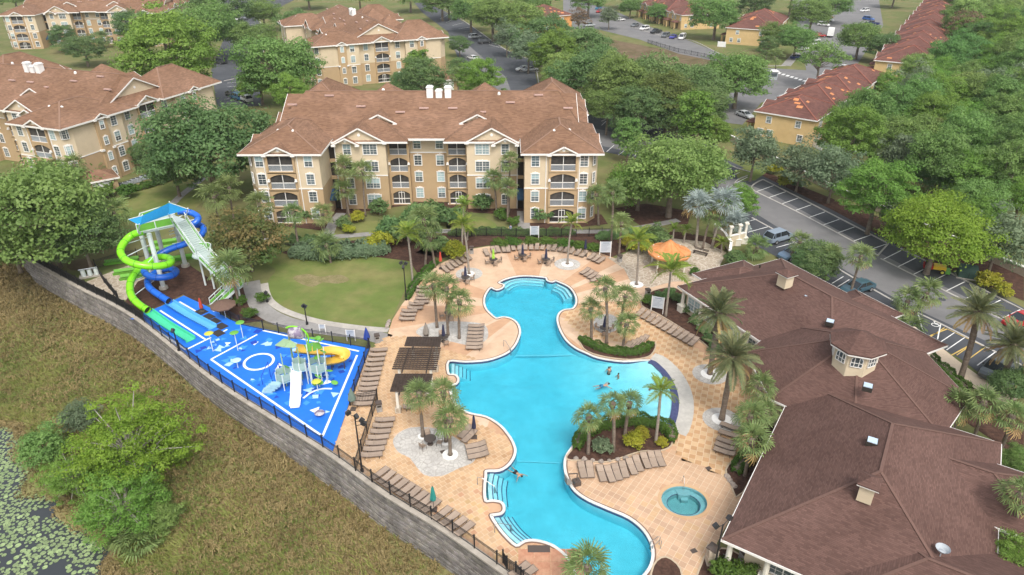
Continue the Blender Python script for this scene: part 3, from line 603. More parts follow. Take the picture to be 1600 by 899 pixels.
for pts in ([(692, 12), (735, 40), (790, 78), (832, 94)], [(835, 94), (843, 140), (838, 160)], [(812, 112), (842, 112)], [(400, 20), (415, 60), (402, 108)], [(405, 112), (380, 120), (350, 127)]):
    pstrip('kerb', pts, 0.3, -0.03, 0.12, M['kerb'])
for k in range(9): MB().strip([P(1216 + 6.6 * k, 115.5 + 2.0 * k).xy, P(1219 + 6.6 * k, 113.5 + 2.0 * k).xy], 0.9, -0.018, -0.005).build('crosswalk_bar', M['paint_white'], street)
pstrip('kerb', [(985, 42), (1040, 58), (1082, 64), (1130, 87), (1180, 102), (1228, 103)], 0.35, -0.03, 0.12, M['kerb'])
pstrip('pavement', [(1228, 103), (1238, 92), (1248, 82)], 3.0, -0.02, 0.05, M['sidewalk'])
sheetpx('dry_slope', [(945, 60), (1010, 72), (1080, 84), (1130, 98), (1110, 118), (1010, 105), (960, 80)], -0.045, M['dirt'])
sheetpx('lawn', [(985, 95), (1060, 108), (1080, 120), (1000, 118)], -0.04, M['lawn'], smooth=2)
# walks
M['walk'] = M['sidewalk']
pstrip('path', [(392, 440), (397, 458), (405, 478), (425, 494), (460, 507), (520, 516), (565, 521), (606, 531)], 2.3, -0.04, 0.0, M['sidewalk'], n=6)
pstrip('path_kerb', [(413, 443), (416, 458), (425, 473), (450, 488), (500, 503), (560, 512), (607, 516)], 1.0, -0.04, 0.012, M['concrete'], n=6)
pstrip('path', [(500, 372), (560, 367), (640, 362), (720, 361), (800, 363), (880, 362), (960, 361), (1010, 354), (1060, 344)], 1.5, -0.04, 0.0, M['sidewalk'])
pstrip('path', [(533, 333), (520, 350), (512, 369)], 1.7, -0.04, 0.004, M['sidewalk'])
pstrip('path', [(817, 330), (818, 348), (820, 362)], 2.0, -0.04, 0.004, M['sidewalk'])
pstrip('path', [(318, 278), (300, 292), (278, 310), (255, 335)], 1.4, -0.04, 0.0, M['sidewalk'])
pstrip('path', [(330, 362), (390, 370), (420, 372)], 1.4, -0.04, 0.0, M['sidewalk'])
# ================================================================ apartment blocks
M['beige'] = mat('stucco_beige', (0.59, 0.485, 0.345), 0.9, (0.55, 0.45, 0.315), 0.25, 0.04, 0.15, 6)
M['tan'] = mat('stucco_tan', (0.435, 0.31, 0.18), 0.9, (0.405, 0.285, 0.165), 0.25, 0.04, 0.15, 6)
M['trim'] = mat('white_trim', (0.74, 0.72, 0.69), 0.6, None, 1, 0.04)
def shingle(name, col, col2, blotch, sc=2.2, ct=.15):
    """asphalt shingle courses: rows across the slope with tabs of differing tone"""
    m = mat(name, col, 0.93, blotch, 0.12, 0.10, world=False, spec=0.15)
    t = m.node_tree; L = t.links.new; b = t.nodes['Principled BSDF']; old = b.inputs['Base Color'].links[0].from_socket
    ge = _n(t, 'ShaderNodeNewGeometry'); sp = _n(t, 'ShaderNodeSeparateXYZ'); L(ge.outputs['Position'], sp.inputs[0])
    # courses follow the height; along each slope runs the level direction of that slope
    cr = _n(t, 'ShaderNodeVectorMath', operation='CROSS_PRODUCT'); L(ge.outputs['True Normal'], cr.inputs[0]); cr.inputs[1].default_value = (0, 0, 1)
    nm = _n(t, 'ShaderNodeVectorMath', operation='NORMALIZE'); L(cr.outputs[0], nm.inputs[0]); dt = _n(t, 'ShaderNodeVectorMath', operation='DOT_PRODUCT'); L(nm.outputs[0], dt.inputs[0]); L(ge.outputs['Position'], dt.inputs[1])
    cb = _n(t, 'ShaderNodeCombineXYZ'); L(dt.outputs['Value'], cb.inputs[0]); L(sp.outputs[2], cb.inputs[1])
    br = _n(t, 'ShaderNodeTexBrick'); br.inputs['Scale'].default_value = 1.0; br.inputs['Brick Width'].default_value = 0.7 / sc * 2.2; br.inputs['Row Height'].default_value = 0.12 / sc * 2.2; br.inputs['Mortar Size'].default_value = 0.006; br.inputs['Bias'].default_value = 0.0
    br.inputs['Color1'].default_value = (1 - ct, 1 - ct, 1 - ct, 1); br.inputs['Color2'].default_value = (1 + ct, 1 + ct, 1 + ct, 1); br.inputs['Mortar'].default_value = (0.8, 0.8, 0.8, 1); L(cb.outputs[0], br.inputs['Vector'])
    mx = _n(t, 'ShaderNodeMix', data_type='RGBA', blend_type='MULTIPLY'); mx.inputs['Factor'].default_value = 1; L(old, mx.inputs['A']); L(br.outputs[0], mx.inputs['B']); L(mx.outputs['Result'], b.inputs['Base Color'])
    bp = _n(t, 'ShaderNodeBump'); bp.inputs['Strength'].default_value = 0.3; bp.inputs['Distance'].default_value = 0.03; L(br.outputs['Fac'], bp.inputs['Height']); bp.invert = True; L(bp.outputs[0], b.inputs['Normal'])
    return m
M['shingle'] = shingle('roof_shingle', (0.19, 0.108, 0.068), None, (0.235, 0.138, 0.092), 2.6, .2)
M['ridgecap'] = mat('ridge_cap', (0.24, 0.145, 0.10), 0.9, None, 1, 0.08)
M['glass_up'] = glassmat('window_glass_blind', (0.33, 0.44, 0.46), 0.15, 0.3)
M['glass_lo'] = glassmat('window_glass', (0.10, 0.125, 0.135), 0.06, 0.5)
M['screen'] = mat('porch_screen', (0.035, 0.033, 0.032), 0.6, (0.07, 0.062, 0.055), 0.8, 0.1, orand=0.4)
M['rail'] = mat('porch_rail', (0.36, 0.39, 0.42), 0.6, None, 2, 0.06)
M['awning'] = mat('blue_awning', (0.015, 0.05, 0.10), 0.7, None, 2, 0.08)
M['dark'] = mat('shade_and_dark_paint', (0.035, 0.028, 0.022), 0.9, None, 1, 0.1)  # near-black: painted shade in openings, own colour of pipes, curbs and doors
M['ventmetal'] = mat('vent_metal', (0.45, 0.30, 0.26), 0.6, None, 2, 0.05)
M['whitebox'] = mat('white_box', (0.75, 0.75, 0.74), 0.6, None, 2, 0.04)

def hip(mb, x0, x1, y0, y1, z, k, gable=None, thick=0.16):
    """hip roof over a rectangle, eave at z, slope k; gable='x' or 'y' makes upright ends on that axis' ridge"""
    w, d = x1 - x0, y1 - y0; zb = z - thick
    if w >= d:
        h = d / 2 * k; e = 0.0 if gable else d / 2; cy = (y0 + y1) / 2
        A, B = (x0 + e, cy, z + h), (x1 - e, cy, z + h)
        vs = [(x0, y0, z), (x1, y0, z), (x1, y1, z), (x0, y1, z), A, B, (x0, y0, zb), (x1, y0, zb), (x1, y1, zb), (x0, y1, zb)]
        fs = [(0, 1, 5, 4), (1, 2, 5), (2, 3, 4, 5), (3, 0, 4)]
    else:
        h = w / 2 * k; e = 0.0 if gable else w / 2; cx = (x0 + x1) / 2
        A, B = (cx, y0 + e, z + h), (cx, y1 - e, z + h)
        vs = [(x0, y0, z), (x1, y0, z), (x1, y1, z), (x0, y1, z), A, B, (x0, y0, zb), (x1, y0, zb), (x1, y1, zb), (x0, y1, zb)]
        fs = [(0, 1, 4), (1, 2, 5, 4), (2, 3, 5), (3, 0, 4, 5)]
    mb.add(vs, fs + [(9, 8, 7, 6), (0, 6, 7, 1), (1, 7, 8, 2), (2, 8, 9, 3), (3, 9, 6, 0)])
    return A, B
def fascia(mb, x0, x1, y0, y1, z, t=0.06, h=0.28, sides='nsew'):
    z -= .03
    if 's' in sides: mb.bx(x0 - t, x1 + t, y0 - t, y0 - 0.003, z - h, z + 0.02)
    if 'n' in sides: mb.bx(x0 - t, x1 + t, y1 + 0.003, y1 + t, z - h, z + 0.02)
    if 'w' in sides: mb.bx(x0 - t, x0 - 0.003, y0, y1, z - h, z + 0.018)
    if 'e' in sides: mb.bx(x1 + 0.003, x1 + t, y0, y1, z - h, z + 0.018)
def gable(roof, face, trim, T, w, z, k, depth, over=0.35, disc=True, rot=0):
    """small front gable: local frame T with x along the wall, -y outwards, apex centred"""
    for m in (roof, face, trim): m.T = T
    h = w / 2 * k; o = w / 2 + 0.3; zo = z - 0.3 * k
    roof.add([(-o, -over, zo), (0, -over, z + h), (o, -over, zo), (-o, depth, zo), (0, depth, z + h), (o, depth, zo), (-o, -over, zo - .12), (o, -over, zo - .12), (0, -over, z + h - .12)],
             [(0, 1, 4, 3), (1, 2, 5, 4), (0, 6, 8, 1), (1, 8, 7, 2)])
    face.add([(-w / 2, 0, z - 0.05), (w / 2, 0, z - 0.05), (0, 0, z + h - 0.05)], [(0, 1, 2)])
    for s in (-1, 1): trim.bar((s * o, -over - 0.04, zo - 0.10), (0, -over - 0.04, z + h - 0.10), 0.08, 0.22)
    for s in (-1, 1): trim.bx(s * o - (0.7 if s > 0 else 0), s * o + (0.7 if s < 0 else 0), -over - 0.10, -over + 0.02, zo - 0.28, zo + 0.0)
    if disc: trim.tube([(0, -0.06, z + h * 0.45), (0, 0.0, z + h * 0.45)], 0.26, 12)
    for m in (roof, face, trim): m.T = None
# window kinds: frame mesh with two sash panes; x along the wall, -y outwards, origin at the middle of the sill line
def winmesh(w, h, two=False, arch=True):
    f = MB(); t = 0.14
    f.bx(-w / 2 - t, -w / 2, -0.09, 0, -t, h + t * .6); f.bx(w / 2, w / 2 + t, -0.09, 0, -t, h + t * .6)
    f.bx(-w / 2, w / 2, -0.10, 0, -t, 0.0); f.bx(-w / 2 - t * 1.2, w / 2 + t * 1.2, -0.12, 0, h, h + t)
    if arch: f.bx(-w / 2 * .8, w / 2 * .8, -0.11, 0, h + t, h + t * 1.9); f.bx(-.1, .1, -0.13, 0, h + t * 1.9, h + t * 2.6)
    f.bx(-w / 2, w / 2, -0.07, 0, h * .5 - .03, h * .5 + .03)
    for x in ([0] if two else []): f.bx(x - .05, x + .05, -0.07, 0, 0, h)
    mun = [-w / 4, w / 4] if two else [0]
    for x in mun: f.bx(x - .016, x + .016, -0.055, 0, 0, h)
    for z in (h * .25, h * .75): f.bx(-w / 2, w / 2, -0.05, 0, z - .014, z + .014)
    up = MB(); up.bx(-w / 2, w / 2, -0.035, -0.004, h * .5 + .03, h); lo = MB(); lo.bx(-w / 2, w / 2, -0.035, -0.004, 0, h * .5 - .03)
    return f.mesh('window', M['trim']), up.mesh('pane', M['glass_up']), lo.mesh('pane', M['glass_lo'])
WIN = {'a': winmesh(1.15, 1.65), 'b': winmesh(2.2, 1.65, True), 's': winmesh(0.8, 1.35), 'n': winmesh(0.55, 1.6, arch=False), 't': winmesh(1.0, 1.3, arch=False), 'd': winmesh(1.9, 1.3, True, False)}
rw_ = random.Random(11)
def window(parent, kind, loc, rz=0.0):
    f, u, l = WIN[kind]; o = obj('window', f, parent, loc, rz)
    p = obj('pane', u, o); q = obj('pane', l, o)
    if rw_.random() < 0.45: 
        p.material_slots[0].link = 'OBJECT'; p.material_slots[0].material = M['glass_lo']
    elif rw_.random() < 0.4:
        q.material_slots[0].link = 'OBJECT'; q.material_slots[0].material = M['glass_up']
    return o
def porchmesh(w, h, arch):
    sur = MB(); n = 10; t = 0.32; hh = h
    # surround with an opening: piers + head (arched)
    sur.bx(-w / 2 - t, -w / 2, -0.3, 0, -0.35, hh + 0.3); sur.bx(w / 2, w / 2 + t, -0.3, 0, -0.35, hh + 0.3); sur.bx(-w / 2, w / 2, -0.3, 0, -0.35, 0.0)
    for k in range(n):
        x0 = -w / 2 + w * k / n; x1 = x0 + w / n; a0 = (hh - (0.55 * (2 * k / n - 1) ** 2 if arch else 0)); a1 = (hh - (0.55 * (2 * (k + 1) / n - 1) ** 2 if arch else 0))
        sur.add([(x0, -0.3, a0), (x1, -0.3, a1), (x1, -0.3, hh + .3), (x0, -0.3, hh + .3), (x0, 0, a0), (x1, 0, a1)], [(0, 1, 2, 3), (4, 5, 1, 0)])
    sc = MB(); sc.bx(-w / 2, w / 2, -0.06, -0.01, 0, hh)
    mu = MB(); mu.bx(-.05, .05, -0.16, -0.07, 0, hh); mu.bx(-w / 2, w / 2, -0.16, -0.07, 0.95, 1.05); mu.bx(-w / 2, w / 2, -0.17, -.07, 0, .07)
    rl = MB(); nb_ = int(w / 0.14)
    for k in range(nb_): x = -w / 2 + (k + .5) * w / nb_; rl.bx(x - .035, x + .035, -0.13, -0.07, 0.07, 0.95)
    return sur.mesh('surround', M['tan']), sc.mesh('screen', M['screen']), mu.mesh('mullion', M['trim']), rl.mesh('railing', M['rail'])
POR = {(w, a): porchmesh(w, 2.45, a) for w in (3.9, 2.9) for a in (True, False)}
lampm = MB(); lampm.bx(-.22, .22, -.62, -.3, -.1, .05); lampm.bx(-.14, .14, -.55, -.3, .05, .3); lampm = lampm.mesh('lamp_bracket', M['trim'])
doorm = MB(); doorm.bx(-.5, -.42, -.17, -.07, 0, 2.1); doorm.bx(.42, .5, -.17, -.07, 0, 2.1); doorm.bx(-.5, .5, -.17, -.07, 2.1, 2.2); doorm.bx(-.42, .42, -.15, -.07, .9, 1.0); doorm.bx(-1.9, 1.9, -.2, -.07, -.3, .12); doorm = doorm.mesh('screen_door', M['trim'])
def porch(parent, w, arch, loc, rz=0.0, rail=True, lamps=False):
    s_, sc, mu, rl = POR[w, arch]; o = obj('porch', s_, parent, loc, rz)
    obj('screen', sc, o); obj('mullion', mu, o)
    if rail: obj('railing', rl, o)
    else: obj('screen_door', doorm, o)
    if lamps:
        for x in (-w / 2 - .2, w / 2 + .2): obj('lamp', lampm, o, (x, 0, 1.4))
    return o
EAVE, FL = 11.9, 2.95
_roofcache = {}
def apartment(loc, rz, label, front=True, ends=''):
    """local frame: x along the long front, -y is the front, y 0..40 deep, x -28..28"""
    b = thing('apartment_building', label, 'building', loc, rz, 'four-storey apartment buildings')
    lo, up = MB(), MB(); Zs = 2 * FL + 0.1
    def blk(poly, zs=Zs): lo.prism(poly, -0.06, zs, bottom=False, top=False); up.prism(poly, zs, EAVE, bottom=False)
    def rect(x0, x1, y0, y1): return [(x0, y0), (x1, y0), (x1, y1), (x0, y1)]
    if 'walls' not in _roofcache:
        for sx in (-1, 1):
            X = lambda *q: sorted((sx * q[0], sx * q[1]))
            cw = [(sx * 28, 2.0), (sx * 26.4, 0), (sx * 16.2, 0), (sx * 16.2, 13), (sx * 28, 13)]; blk(cw)
            cr = [(sx * 28, 38.0), (sx * 26.4, 40), (sx * 16.2, 40), (sx * 16.2, 27), (sx * 28, 27)]; blk(cr)
            a, c = X(15.2, 6.7); blk(rect(a, c, 6.3, 33.7), Zs)
            a, c = X(6.7, 3.2); blk(rect(a, c, 8.4, 31.6), 3 * FL + .1)
            a, c = X(27, 15.2); blk(rect(a, c, 12.5, 27.5))
        blk(rect(-3.2, 3.2, 9.6, 30.4), 3 * FL + .1)
        tr = MB()      # belt courses
        for sx in (-1, 1):
            a, c = sorted((sx * 28.05, sx * 16.15)); tr.bx(a + (1.6 if sx < 0 else 0), c - (1.6 if sx > 0 else 0), -0.06, 0.02, Zs - .1, Zs + .1)
            a, c = sorted((sx * 15.25, sx * 6.65)); tr.bx(a, c, 6.24, 6.32, Zs - .1, Zs + .1)
            tr.bx(sx * 28 - .06, sx * 28 + .06, 2.0, 13, Zs - .1, Zs + .1); tr.bx(sx * 28 - .06, sx * 28 + .06, 27, 38, Zs - .1, Zs + .1)
        tr.bx(-3.2, 3.2, 9.54, 9.62, 3 * FL, 3 * FL + .2)
        for sx in (-1, 1):   # downpipes
            for x, y in ((24.9, -.08), (19.6, -.08), (6.6, 8.3), (3.3, 9.5), (15.1, 6.2)): tr.bx(sx * x - .06, sx * x + .06, y - .06, y + .06, 0, EAVE)
        rf, fa, tm, dk_ = MB(), MB(), MB(), MB()
        h_ = 12.4 * .41; rf.add([(-26.8, 7.6, EAVE), (26.8, 7.6, EAVE), (26.8, 32.4, EAVE), (-26.8, 32.4, EAVE), (-22.5, 20, EAVE + h_), (22.5, 20, EAVE + h_)], [(0, 1, 5, 4), (1, 2, 5), (2, 3, 4, 5), (3, 0, 4)])
        for sx in (-1, 1):
            for y0, y1 in ((-.6, 16.6), (23.4, 40.6)):
                a, c = sorted((sx * 28.6, sx * 15.6)); hip(rf, a, c, y0, y1, EAVE + (.004 if y0 < 0 else .007), .44 if y0 < 0 else .70); fascia(tm, a, c, y0, y1, EAVE, sides='nsew')
            a, c = sorted((sx * 27.6, sx * 14.2)); hip(rf, a, c, 11.5, 28.5, EAVE + .01, 0.46)
            tm.bx(*sorted((sx * 27.6, sx * 27.7)), 12, 28, EAVE - .3, EAVE + .02)
            # big end gable above the hip roofs
            gable(rf, fa, tm, Matrix.Translation((sx * 25.4, 20, 0)) @ Matrix.Rotation(sx * math.pi / 2, 4, 'Z'), 13.6, EAVE + 1.2, .5, 7)
            # front and rear bay roofs
            for fy, ry in ((6.3, 0), (33.7, math.pi)):
                g = lambda x, w, y, z, k, d: gable(rf, fa, tm, Matrix.Translation((sx * x, y if ry == 0 else 40 - y, 0)) @ Matrix.Rotation(ry, 4, 'Z'), w, z, k, d)
                g(10.9, 8.4, 6.25, EAVE, .54, 12); g(13.1, 4.0, 5.7, EAVE - .25, .5, 5); g(8.4, 5.6, 11.5, EAVE + 1.75, .5, 8)
                a, c = sorted((sx * 15.4, sx * 3.0)); y0, y1 = (5.9, 18) if ry == 0 else (22, 34.1)
                hip(rf, a, c, y0, y1, EAVE - .02, .46 if ry == 0 else .8); fascia(tm, a, c, y0, y1, EAVE, sides='s' if ry == 0 else 'n')
                g(22.3, 4.6, -.35, EAVE, .5, 6)
            for yy in (8.0, 32.0, 20.0):
                w = 3.0 if yy != 20 else 5.4
                gable(rf, fa, tm, Matrix.Translation((sx * (28.35 if yy != 20 else 27.5), yy, 0)) @ Matrix.Rotation(sx * math.pi / 2, 4, 'Z'), w, EAVE, .5, 4)
        tm.bx(-3.4, 3.4, 7.45, 7.6, EAVE - .3, EAVE + .02)
        caps = MB()
        for sx in (-1, 1):
            for (y0, y1) in ((-.6, 16.6), (23.4, 40.6)):
                zr = EAVE + 6.5 * (.44 if y0 < 0 else .70); cx = sx * 22.1
                for a, c in (((sx * 28.6, y0, EAVE), (cx, y0 + 6.5, zr)), ((sx * 15.6, y0, EAVE), (cx, y0 + 6.5, zr)), ((cx, y0 + 6.5, zr), (cx, y1 - 6.5, zr)), ((sx * 28.6, y1, EAVE), (cx, y1 - 6.5, zr)), ((sx * 15.6, y1, EAVE), (cx, y1 - 6.5, zr))): caps.bar(Vector(a) + Vector((0, 0, .02)), Vector(c) + Vector((0, 0, .02)), .28, .06)
        caps.bar((-22.5, 20, EAVE + 12.4 * .41 + .02), (22.5, 20, EAVE + 12.4 * .41 + .02), .3, .07)
        _roofcache.update(walls=(lo.mesh('wall', M['tan']), up.mesh('wall', M['beige']), [q.mesh('trim', M['trim']) for q in islands(tr)]), roof=rf.mesh('roof', M['shingle']), gab=[q.mesh('gable_wall', M['beige']) for q in islands(fa)], tm=tm.mesh('fascia', M['trim']), caps=caps.mesh('ridge_cap', M['ridgecap']))
        vb = MB(); vb.bx(-.8, .8, -.2, .2, 0, .22); _roofcache['vent'] = vb.mesh('roof_vent', M['ventmetal'])
        sv = MB(); sv.lathe([(.28, 0), (.28, .3), (.12, .5), (0.01, .52)], 10); _roofcache['turb'] = sv.mesh('roof_vent', M['trim'])
        cb = MB(); cb.bx(-.55, .55, -.6, .6, -.8, 1.3); cb.bx(-.63, .63, -.68, .68, 1.3, 1.42); cb.bx(-.45, .45, -.5, .5, 1.42, 1.6); _roofcache['box'] = cb.mesh('vent_stack', M['whitebox'])
    rc_ = _roofcache
    obj('wall', rc_['walls'][0], b); obj('wall', rc_['walls'][1], b); 
    for q in rc_['walls'][2]: obj('trim', q, b)
    r = obj('roof', rc_['roof'], b); [obj('gable_wall', q, b) for q in rc_['gab']]; obj('fascia', rc_['tm'], b); obj('ridge_cap', rc_['caps'], r)
    kk = .41
    for x, y in ((-24, 16), (-18, 18.4), (-12, 15.5), (-5, 14), (-1, 15), (4, 15), (9, 14), (14, 16.5), (19, 18.5), (24, 15)):
        obj('roof_vent', rc_['vent'], r, (x, y, EAVE + (min(y - 7.6, 32.4 - y)) * kk + .1))
    for x, y in ((-23.5, 5), (-21, 4.6), (21, 4.6), (23.5, 5), (-23.5, 35), (21, 35.2), (12, 19), (-9, 22)):
        obj('roof_vent', rc_['turb'], r, (x, y, EAVE + (1.9 if abs(x) > 20 else 4.6)))
    for x, z in ((-.2, 4.7), (1.4, 4.1), (3.0, 4.7)): obj('vent_stack', rc_['box'], r, (x, 18.6, EAVE + z))
    fz = lambda k: k * FL
    if front:
        for sx in (-1, 1):
            for k in range(4):
                window(b, 'a', (sx * 25.6, 0, fz(k) + .85)); window(b, 'a', (sx * 17.9, 0, fz(k) + .85))
                o = window(b, 'n', (sx * 27.3, .85, fz(k) + .85), sx * R(51))
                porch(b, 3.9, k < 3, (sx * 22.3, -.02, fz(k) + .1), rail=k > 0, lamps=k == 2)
                window(b, 'a', (sx * 13.1, 6.3, fz(k) + .85)); window(b, 'b', (sx * 9.3, 6.3, fz(k) + .85))
                porch(b, 2.9, k < 3, (sx * 4.95, 8.4, fz(k) + .1), rail=k > 0, lamps=k == 2)
                window(b, 'a', (sx * 1.9, 9.6, fz(k) + .85))
                # breezeway: dark slab stands in for the shade of the opening, between floor edges
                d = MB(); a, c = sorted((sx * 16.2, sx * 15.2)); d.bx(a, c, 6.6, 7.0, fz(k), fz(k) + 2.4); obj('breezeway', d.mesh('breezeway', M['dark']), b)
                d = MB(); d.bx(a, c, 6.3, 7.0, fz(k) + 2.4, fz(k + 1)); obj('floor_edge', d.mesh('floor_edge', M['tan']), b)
            d = MB(); a, c = sorted((sx * 17.3, sx * 15.1)); d.add([(a, 5.6, 3.9), (c, 5.6, 3.9), (c, 3.4, 2.9), (a, 3.4, 2.9), (c, 3.4, 2.6), (a, 3.4, 2.6), (a, 5.6, 2.6), (c, 5.6, 2.6)], [(3, 2, 1, 0), (5, 4, 2, 3), (6, 5, 3, 0), (4, 7, 1, 2)]); d.build('awning', M['awning'], b)
    for e in ends:
        sx = 1 if e == 'r' else -1; a = sx * math.pi / 2
        for k in range(4):
            for yy in (11.0, 29.0): window(b, 'a', (sx * 28, yy, fz(k) + .85), a)
            for yy in (15.2, 24.8): window(b, 'a', (sx * 27, yy, fz(k) + .85), a)
            for yy in (8.0, 32.0): window(b, 's', (sx * 28.36, yy, fz(k) + 1.0), a)
            porch(b, 3.9, k < 3, (sx * 27.02, 20, fz(k) + .1), a, rail=k > 0, lamps=k == 2)
            for yy in (1.0,): window(b, 'a', (sx * 27.2, 1.0, fz(k) + .85), sx * R(51))
        for yy in (8.0, 32.0):
            d = MB(); d.bx(*sorted((sx * 28.001, sx * 28.36)), yy - 1.25, yy + 1.25, -.06, EAVE + .2); d.build('pier', M['tan'], b)
            d = MB()
            for y2 in (yy - 1.25, yy + 1.25): MB().bx(*sorted((sx * 28.002, sx * 28.6)), y2 - .3, y2 + .3, 2 * FL - .1, 2 * FL + .25).build('cornice', M['trim'], b)
    return b
apartment((-14.2, 105.2, 0), R(0.3), 'four-storey beige apartment building with blue awnings facing the pool', True, '')
def corner_place(pc, pe, label, ends='r', front=True):
    """right-hand front corner at pc, end facade running to pe"""
    a = P(*pc, EAVE).xy; c = P(*pe, EAVE).xy; d = (c - a).normalized(); rz = math.atan2(d.y, d.x) - math.pi / 2
    ex = Vector((math.cos(rz), math.sin(rz))); o = a - ex * 28.3
    return apartment((o.x, o.y, 0), rz, label, front, ends), rz
_, RZ2 = corner_place((96, 201), (348, 126), 'beige apartment building behind the waterslide tower, its end wall facing the lawn')
_, RZ4 = corner_place((489, 73), (707, 57), 'beige apartment building beyond the central one, gable end towards the pool', front=False)
p3 = P(252, 20, EAVE); apartment((p3.x - 28, p3.y - 4, 0), R(8), 'farthest beige apartment building at the top corner behind the leafy bright tree', True, '')
# small utility sheds with a white door
def shed(loc, rz, label):
    t = thing('utility_shed', label, 'shed', loc, rz, 'utility sheds')
    MB().bx(-2.6, 2.6, -2.2, 2.2, 0, 2.9).build('wall', M['tan'], t)
    r = MB(); hip(r, -3.0, 3.0, -2.6, 2.6, 2.95, .5); r.build('roof', M['shingle'], t)
    f = MB(); fascia(f, -3.0, 3.0, -2.6, 2.6, 2.95); f.build('fascia', M['trim'], t)
    MB().bx(-1.5, 1.5, -2.26, -2.2, 0, 2.4).build('door', M['whitebox'], t)
shed(P(160, 300, 0), RZ2 + R(58), 'tan utility shed with white door at the slide-side apartment corner')
shed(P(700, 138, 0), R(10), 'tan utility shed with white door by the far drive')
# ================================================================ clubhouse
M['clubroof'] = shingle('club_shingle', (0.108, 0.062, 0.052), None, (0.13, 0.076, 0.064), 4.6, .2)
M['cream'] = mat('stucco_cream', (0.60, 0.51, 0.37), 0.9, (0.55, 0.46, 0.33), 0.4, 0.05, 0.1, 6)
M['column'] = mat('column_paint', (0.70, 0.66, 0.58), 0.7, None, 1, 0.05)
M['clubcap'] = mat('club_ridge_cap', (0.132, 0.075, 0.06), 0.9, None, 1, 0.08)
club = thing('clubhouse', 'sprawling one-storey clubhouse with dark brown hip roofs and windowed lantern beside pool', 'building', (0, 0, 0))
rf, fs, wl, cp = MB(), MB(), MB(), MB()
TA = Matrix.Translation((20.9, 76.67, 0)) @ Matrix.Rotation(R(-63.4), 4, 'Z')
TC = Matrix.Translation((15.77, 36.6, 0)) @ Matrix.Rotation(R(57.1), 4, 'Z')
def block(T, x0, x1, y0, y1, z, k, ins=0.9, sides='nsew', walls=True):
    for m in (rf, fs, wl, cp): m.T = T
    A, B = hip(rf, x0, x1, y0, y1, z, k); fascia(fs, x0, x1, y0, y1, z, 0.06, 0.2, sides)
    if walls: wl.bx(x0 + ins, x1 - ins, y0 + ins, y1 - ins, -0.05, z - .1)
    up = Vector((0, 0, .02))
    cs = [(x0, y0), (x1, y0), (x1, y1), (x0, y1)]
    A, B = Vector(A), Vector(B)
    for c in cs:
        c = Vector((c[0], c[1], z)); e = A if (c - A).length < (c - B).length else B; cp.bar(c + up, e + up, .22, .05)
    cp.bar(A + up, B + up, .24, .06)
    for m in (rf, fs, wl, cp): m.T = None
block(TA, 0, 24, 0, 17.6, 3.6, .44)
block(TA, -2.2, 6, 4.2, 13, 3.4, .42)          # step of the end hip
block(TA, 10.5, 17.3, 9.5, 19.5, 3.45, .46, sides='nse')
block(TC, 0, 24, -17.4, 0, 3.6, .50, ins=1.6)
block(TC, -3, 10.6, -25, -6, 3.25, .40)
block(TC, 12.4, 20.5, -20.5, -9, 3.75, .46)
# central octagon
oc = Vector((34.6, 57.6)); OR = 10.4; oct_ = [(oc.x + OR * math.cos(R(22.5 + 45 * k)), oc.y + OR * math.sin(R(22.5 + 45 * k))) for k in range(8)]
ap = Vector((33.6, 56.6, 8.9))
vs = [(x, y, 3.7) for x, y in oct_] + [tuple(ap)] + [(x, y, 3.5) for x, y in oct_]
rf.add(vs, [(k, (k + 1) % 8, 8) for k in range(8)] + [(9 + k, 9 + (k + 1) % 8, (k + 1) % 8, k) for k in range(8)] + [tuple(9 + 7 - k for k in range(8))])
fs.band(oct_, -.06, -.003, 3.46, 3.66); wl.prism(inset(oct_, 1.0), -.05, 3.5)
for x, y in oct_: cp.bar((x, y, 3.72), ap + Vector((0, 0, .02)), .22, .05)
wall_o = wl.build('wall', M['cream'], club); roof_o = rf.build('roof', M['clubroof'], club); fs.build('gutter', M['trim'], club); cp.build('ridge_cap', M['clubcap'], roof_o)
# lantern
lc = Vector((32.7, 54.9)); L1 = [(lc.x + 2.0 * math.cos(R(22.5 + 45 * k - 20)), lc.y + 2.0 * math.sin(R(22.5 + 45 * k - 20))) for k in range(8)]
MB().prism(L1, 6.4, 9.3).build('lantern', M['cream'], club)
q = MB(); L2 = [(lc.x + 2.62 * math.cos(R(22.5 + 45 * k - 20)), lc.y + 2.62 * math.sin(R(22.5 + 45 * k - 20))) for k in range(8)]
q.add([(x, y, 9.35) for x, y in L2] + [(lc.x, lc.y, 10.6)] + [(x, y, 9.2) for x, y in L2], [(k, (k + 1) % 8, 8) for k in range(8)] + [(9 + k, 9 + (k + 1) % 8, (k + 1) % 8, k) for k in range(8)] + [tuple(9 + 7 - k for k in range(8))])
q.build('lantern_roof', M['clubroof'], club)
MB().band(L2, .01, .06, 9.06, 9.19).build('lantern_gutter', M['trim'], club)
fw = MB(); gw = MB(); w_ = .5
gw.bx(-w_, w_, -.05, -.01, 0, .75); gw.add([(w_ * math.cos(t), -.05, .75 + .3 * math.sin(t)) for t in [math.pi * k / 8 for k in range(9)]], [tuple(range(9))])
for x in (-w_, -.2, .2, w_): fw.bx(x - .03, x + .03, -.1, 0, 0, .95 if abs(x) < .5 else .75)
fw.bx(-w_, w_, -.1, 0, -.06, 0); fw.bx(-w_, w_, -.09, 0, .37, .42); fw.tube([(w_ * math.cos(t), -.05, .75 + .3 * math.sin(t)) for t in [math.pi * k / 8 for k in range(9)]], .05, 5)
fwm, gwm = fw.mesh('window', M['trim']), gw.mesh('pane', M['glass_lo'])
